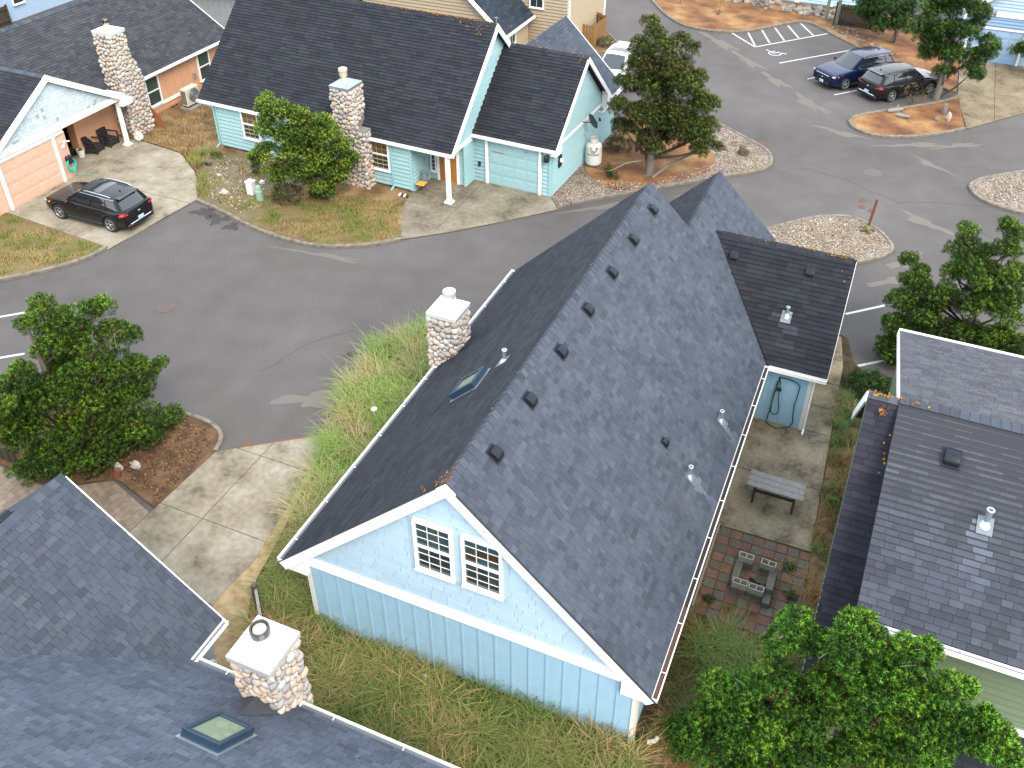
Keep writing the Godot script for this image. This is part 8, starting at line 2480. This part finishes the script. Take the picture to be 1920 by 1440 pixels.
	single("cleanout_pipe", b, M.white_dull, V(-12.55, 17.9, 0.04), "white round cap among the tall dune grass left of the blue roof", "pipe")
	rock("pale stone under the left pine's edge, the left of two", V(-18.35, 13.25, 0.07), Vector3(0.16, 0.2, 0.14), M.rock_pale, 21)
	rock("larger pale stone under the left pine's edge, the right of two", V(-17.95, 13.5, 0.07), Vector3(0.22, 0.2, 0.14), M.rock_pale, 22)
	b = MB.new()
	b.tube([V(-18.2, 13.0, 0.05), V(-18.15, 13.05, 0.35)], [0.11, 0.09], 9)
	single("stump", b, M.post_red, V(-18.2, 13.0, 0.07), "short reddish stump in front of the two pale stones", "stump")
	var pk := thing("timber_edging", "dark timber slats at the edge of the paver court under the left pine", "edging", V(-21.7, 12.3, 0))
	for k in 5:
		b = MB.new()
		b.cbox(V(-22.4 + k * 0.28, 12.25, 0.3), Vector3(0.2, 0.6, 0.05), 0.01)
		part(pk, "slat", b, M.dark_wood)

func more_materials() -> void:
	var soft: Texture2D = M.white.albedo_texture
	M.wall_blue = mk(L(170, 205, 228, 0.77), 0.65, 0, soft, 0.4)
	M.siding_blue = mk(L(192, 220, 238, 0.74), 0.6, 0, soft, 0.5)
	M.panel_blue = mk(L(158, 196, 220, 0.85), 0.6, 0, soft, 0.35)
	M.wall_aqua = mk(L(176, 218, 224, 0.62), 0.6, 0, soft, 0.4)
	M.trim_aqua = mk(L(170, 222, 226, 0.67), 0.5)
	M.garage_aqua = mk(L(178, 220, 226, 0.64), 0.5, 0, soft, 0.5)
	M.wall_peach = mk(L(236, 180, 142, 0.70), 0.6, 0, soft, 0.4)
	M.wall_peach_shaded = mk(L(196, 128, 84, 0.7), 0.65, 0, soft, 0.4)  # peach wall of the porch recess, shade painted into a browner colour
	M.garage_peach = mk(L(246, 202, 178, 0.69), 0.5, 0, soft, 0.5)
	M.siding_gable = mk(L(170, 180, 188, 0.7), 0.7)
	M.wall_green = mk(L(122, 142, 112, 0.61), 0.65, 0, soft, 0.4)
	M.wall_grey = mk(L(176, 184, 192, 0.75), 0.65, 0, soft, 0.4)
	M.wall_tan = mk(L(208, 190, 158, 0.56), 0.65, 0, soft, 0.4)
	M.wall_paleblue = mk(L(172, 200, 226, 0.8), 0.6, 0, soft, 0.4)
	M.wall_paleaqua = mk(L(186, 222, 230, 0.8), 0.6, 0, soft, 0.4)
	M.garage_blue = mk(L(158, 190, 222, 0.78), 0.5, 0, soft, 0.4)
	M.shingle_dark = mk(L(84, 88, 96, 0.55), 0.85, 0, M.shingle.albedo_texture, 1.0)
	M.door_brown = mk(L(186, 124, 52, 0.7), 0.45)
	M.rust = mk(L(178, 92, 48, 0.65), 0.8)
	M.rust_dark = mk(L(128, 88, 78, 0.55), 0.85)
	M.asphalt_dark = mk(L(112, 106, 108, 0.6), 0.85)
	M.dish = mk(L(52, 66, 82, 0.5), 0.4)
	M.sky_frame = mk(L(62, 88, 112, 0.5), 0.35, 0.3)
	M.sky_glass = mk(L(150, 168, 140, 0.55), 0.06)
	M.wicker = mk(L(44, 42, 48, 0.55), 0.7)
	M.board_brown = mk(L(150, 84, 38, 0.6), 0.8)
	M.pad = mk(L(160, 162, 162, 0.6), 0.7)
	M.beige = mk(L(222, 214, 198, 0.75), 0.5)
	M.grille_grey = mk(L(130, 132, 134, 0.6), 0.6)
	M.pale_green = mk(L(160, 196, 170, 0.65), 0.55)
	M.rock_pale = mk(L(196, 190, 180, 0.65), 0.9, 0, soft, 2.0)
	M.rock_grey = mk(L(140, 136, 130, 0.6), 0.9, 0, soft, 2.0)
	M.rock_dark = mk(L(104, 92, 78, 0.6), 0.9, 0, soft, 2.0)
	M.cushion = mk(L(120, 136, 140, 0.6), 0.9)
	M.cushion_yellow = mk(L(216, 178, 70, 0.7), 0.9)
	M.tank = mk(L(222, 226, 222, 0.8), 0.45, 0, soft, 1.2)
	M.logo_blue = mk(L(24, 50, 110, 0.7), 0.5)
	M.post_red = mk(L(150, 92, 72, 0.6), 0.85, 0, M.old_wood.albedo_texture, 2.0)
	M.post_green = mk(L(140, 150, 132, 0.6), 0.85, 0, M.old_wood.albedo_texture, 2.0)
	M.moss = mk(L(150, 150, 60, 0.6), 0.95)
	M.ash = mk(L(30, 26, 26, 0.6), 0.95)
	M.galv_dark = mk(L(120, 122, 124, 0.5), 0.4, 0.6)
	M.edging = mk(L(206, 196, 170, 0.5), 0.85, 0, M.old_wood.albedo_texture, 2.0)
	M.crack = mk(L(104, 99, 97, 0.38), 0.9)
	M.cover = mk(L(126, 108, 104, 0.42), 0.8)
	M.damp = mk(L(84, 78, 76, 0.36), 0.7)
	M.drift = mk(L(150, 142, 133, 0.40), 0.9, 0, soft, 1.5)
	M.sand = mk(grey(1.0), 0.95, 0, ntex(512, [[0.0, L(150, 124, 88, 0.6)], [0.5, L(188, 160, 120, 0.6)], [1.0, L(206, 182, 142, 0.6)]], [[6, 4, 1.0], [90, 2, 0.6]], 161, 1.7), 0.4)
	M.dry_brown = mk(grey(1.0), 0.95, 0, ntex(512, [[0.0, L(80, 60, 42, 0.58)], [0.5, L(124, 98, 66, 0.58)], [1.0, L(160, 134, 94, 0.58)]], [[6, 4, 1.0], [90, 2, 0.8]], 171, 1.8), 0.4)
	M.concrete_grey = mk(L(236, 238, 236, 0.95), 0.9, 0, M.concrete.albedo_texture, 0.12)
	M.concrete_tan = mk(L(240, 232, 214, 0.95), 0.9, 0, M.concrete.albedo_texture, 0.1)

func _ready() -> void:
	var cam := Camera3D.new()
	cam.name = "camera"
	cam.set_frustum(0.0830626, Vector2(-0.0026108, -0.0083141), 0.1, 1500.0)
	cam.transform = Transform3D(Basis(CR, CU, CB), CAM)
	add_child(cam)
	cam.current = true
	var env := Environment.new()
	env.background_mode = Environment.BG_SKY
	var psm := ProceduralSkyMaterial.new()
	psm.sky_top_color = Color(0.82, 0.86, 0.91)
	psm.sky_horizon_color = Color(0.93, 0.94, 0.955)
	psm.sky_curve = 0.3
	psm.ground_bottom_color = Color(0.34, 0.32, 0.30)
	psm.ground_horizon_color = Color(0.80, 0.82, 0.84)
	psm.sky_energy_multiplier = 1.0
	var sky := Sky.new()
	sky.sky_material = psm
	env.sky = sky
	env.tonemap_mode = Environment.TONE_MAPPER_LINEAR
	env.tonemap_exposure = 3.65
	env.sdfgi_enabled = true
	env.ssao_enabled = true
	env.ssil_enabled = true
	var we := WorldEnvironment.new()
	we.name = "world_environment"
	we.environment = env
	add_child(we)
	var sun := DirectionalLight3D.new()
	sun.name = "sun"
	sun.light_color = Color(1.0, 0.97, 0.93)
	sun.light_energy = 0.42
	sun.light_angular_distance = 32.0
	sun.shadow_enabled = true
	sun.transform = Transform3D(Basis.looking_at(-Vector3(0.5, 0.68, 0.45)), Vector3(0, 40, 0))
	add_child(sun)
	materials()
	more_materials()
	car_materials()
	ground()
	blue_house()
	aqua_house()
	peach_house()
	near_house()
	green_house()
	far_houses()
	plantings()
	cars()
	props()
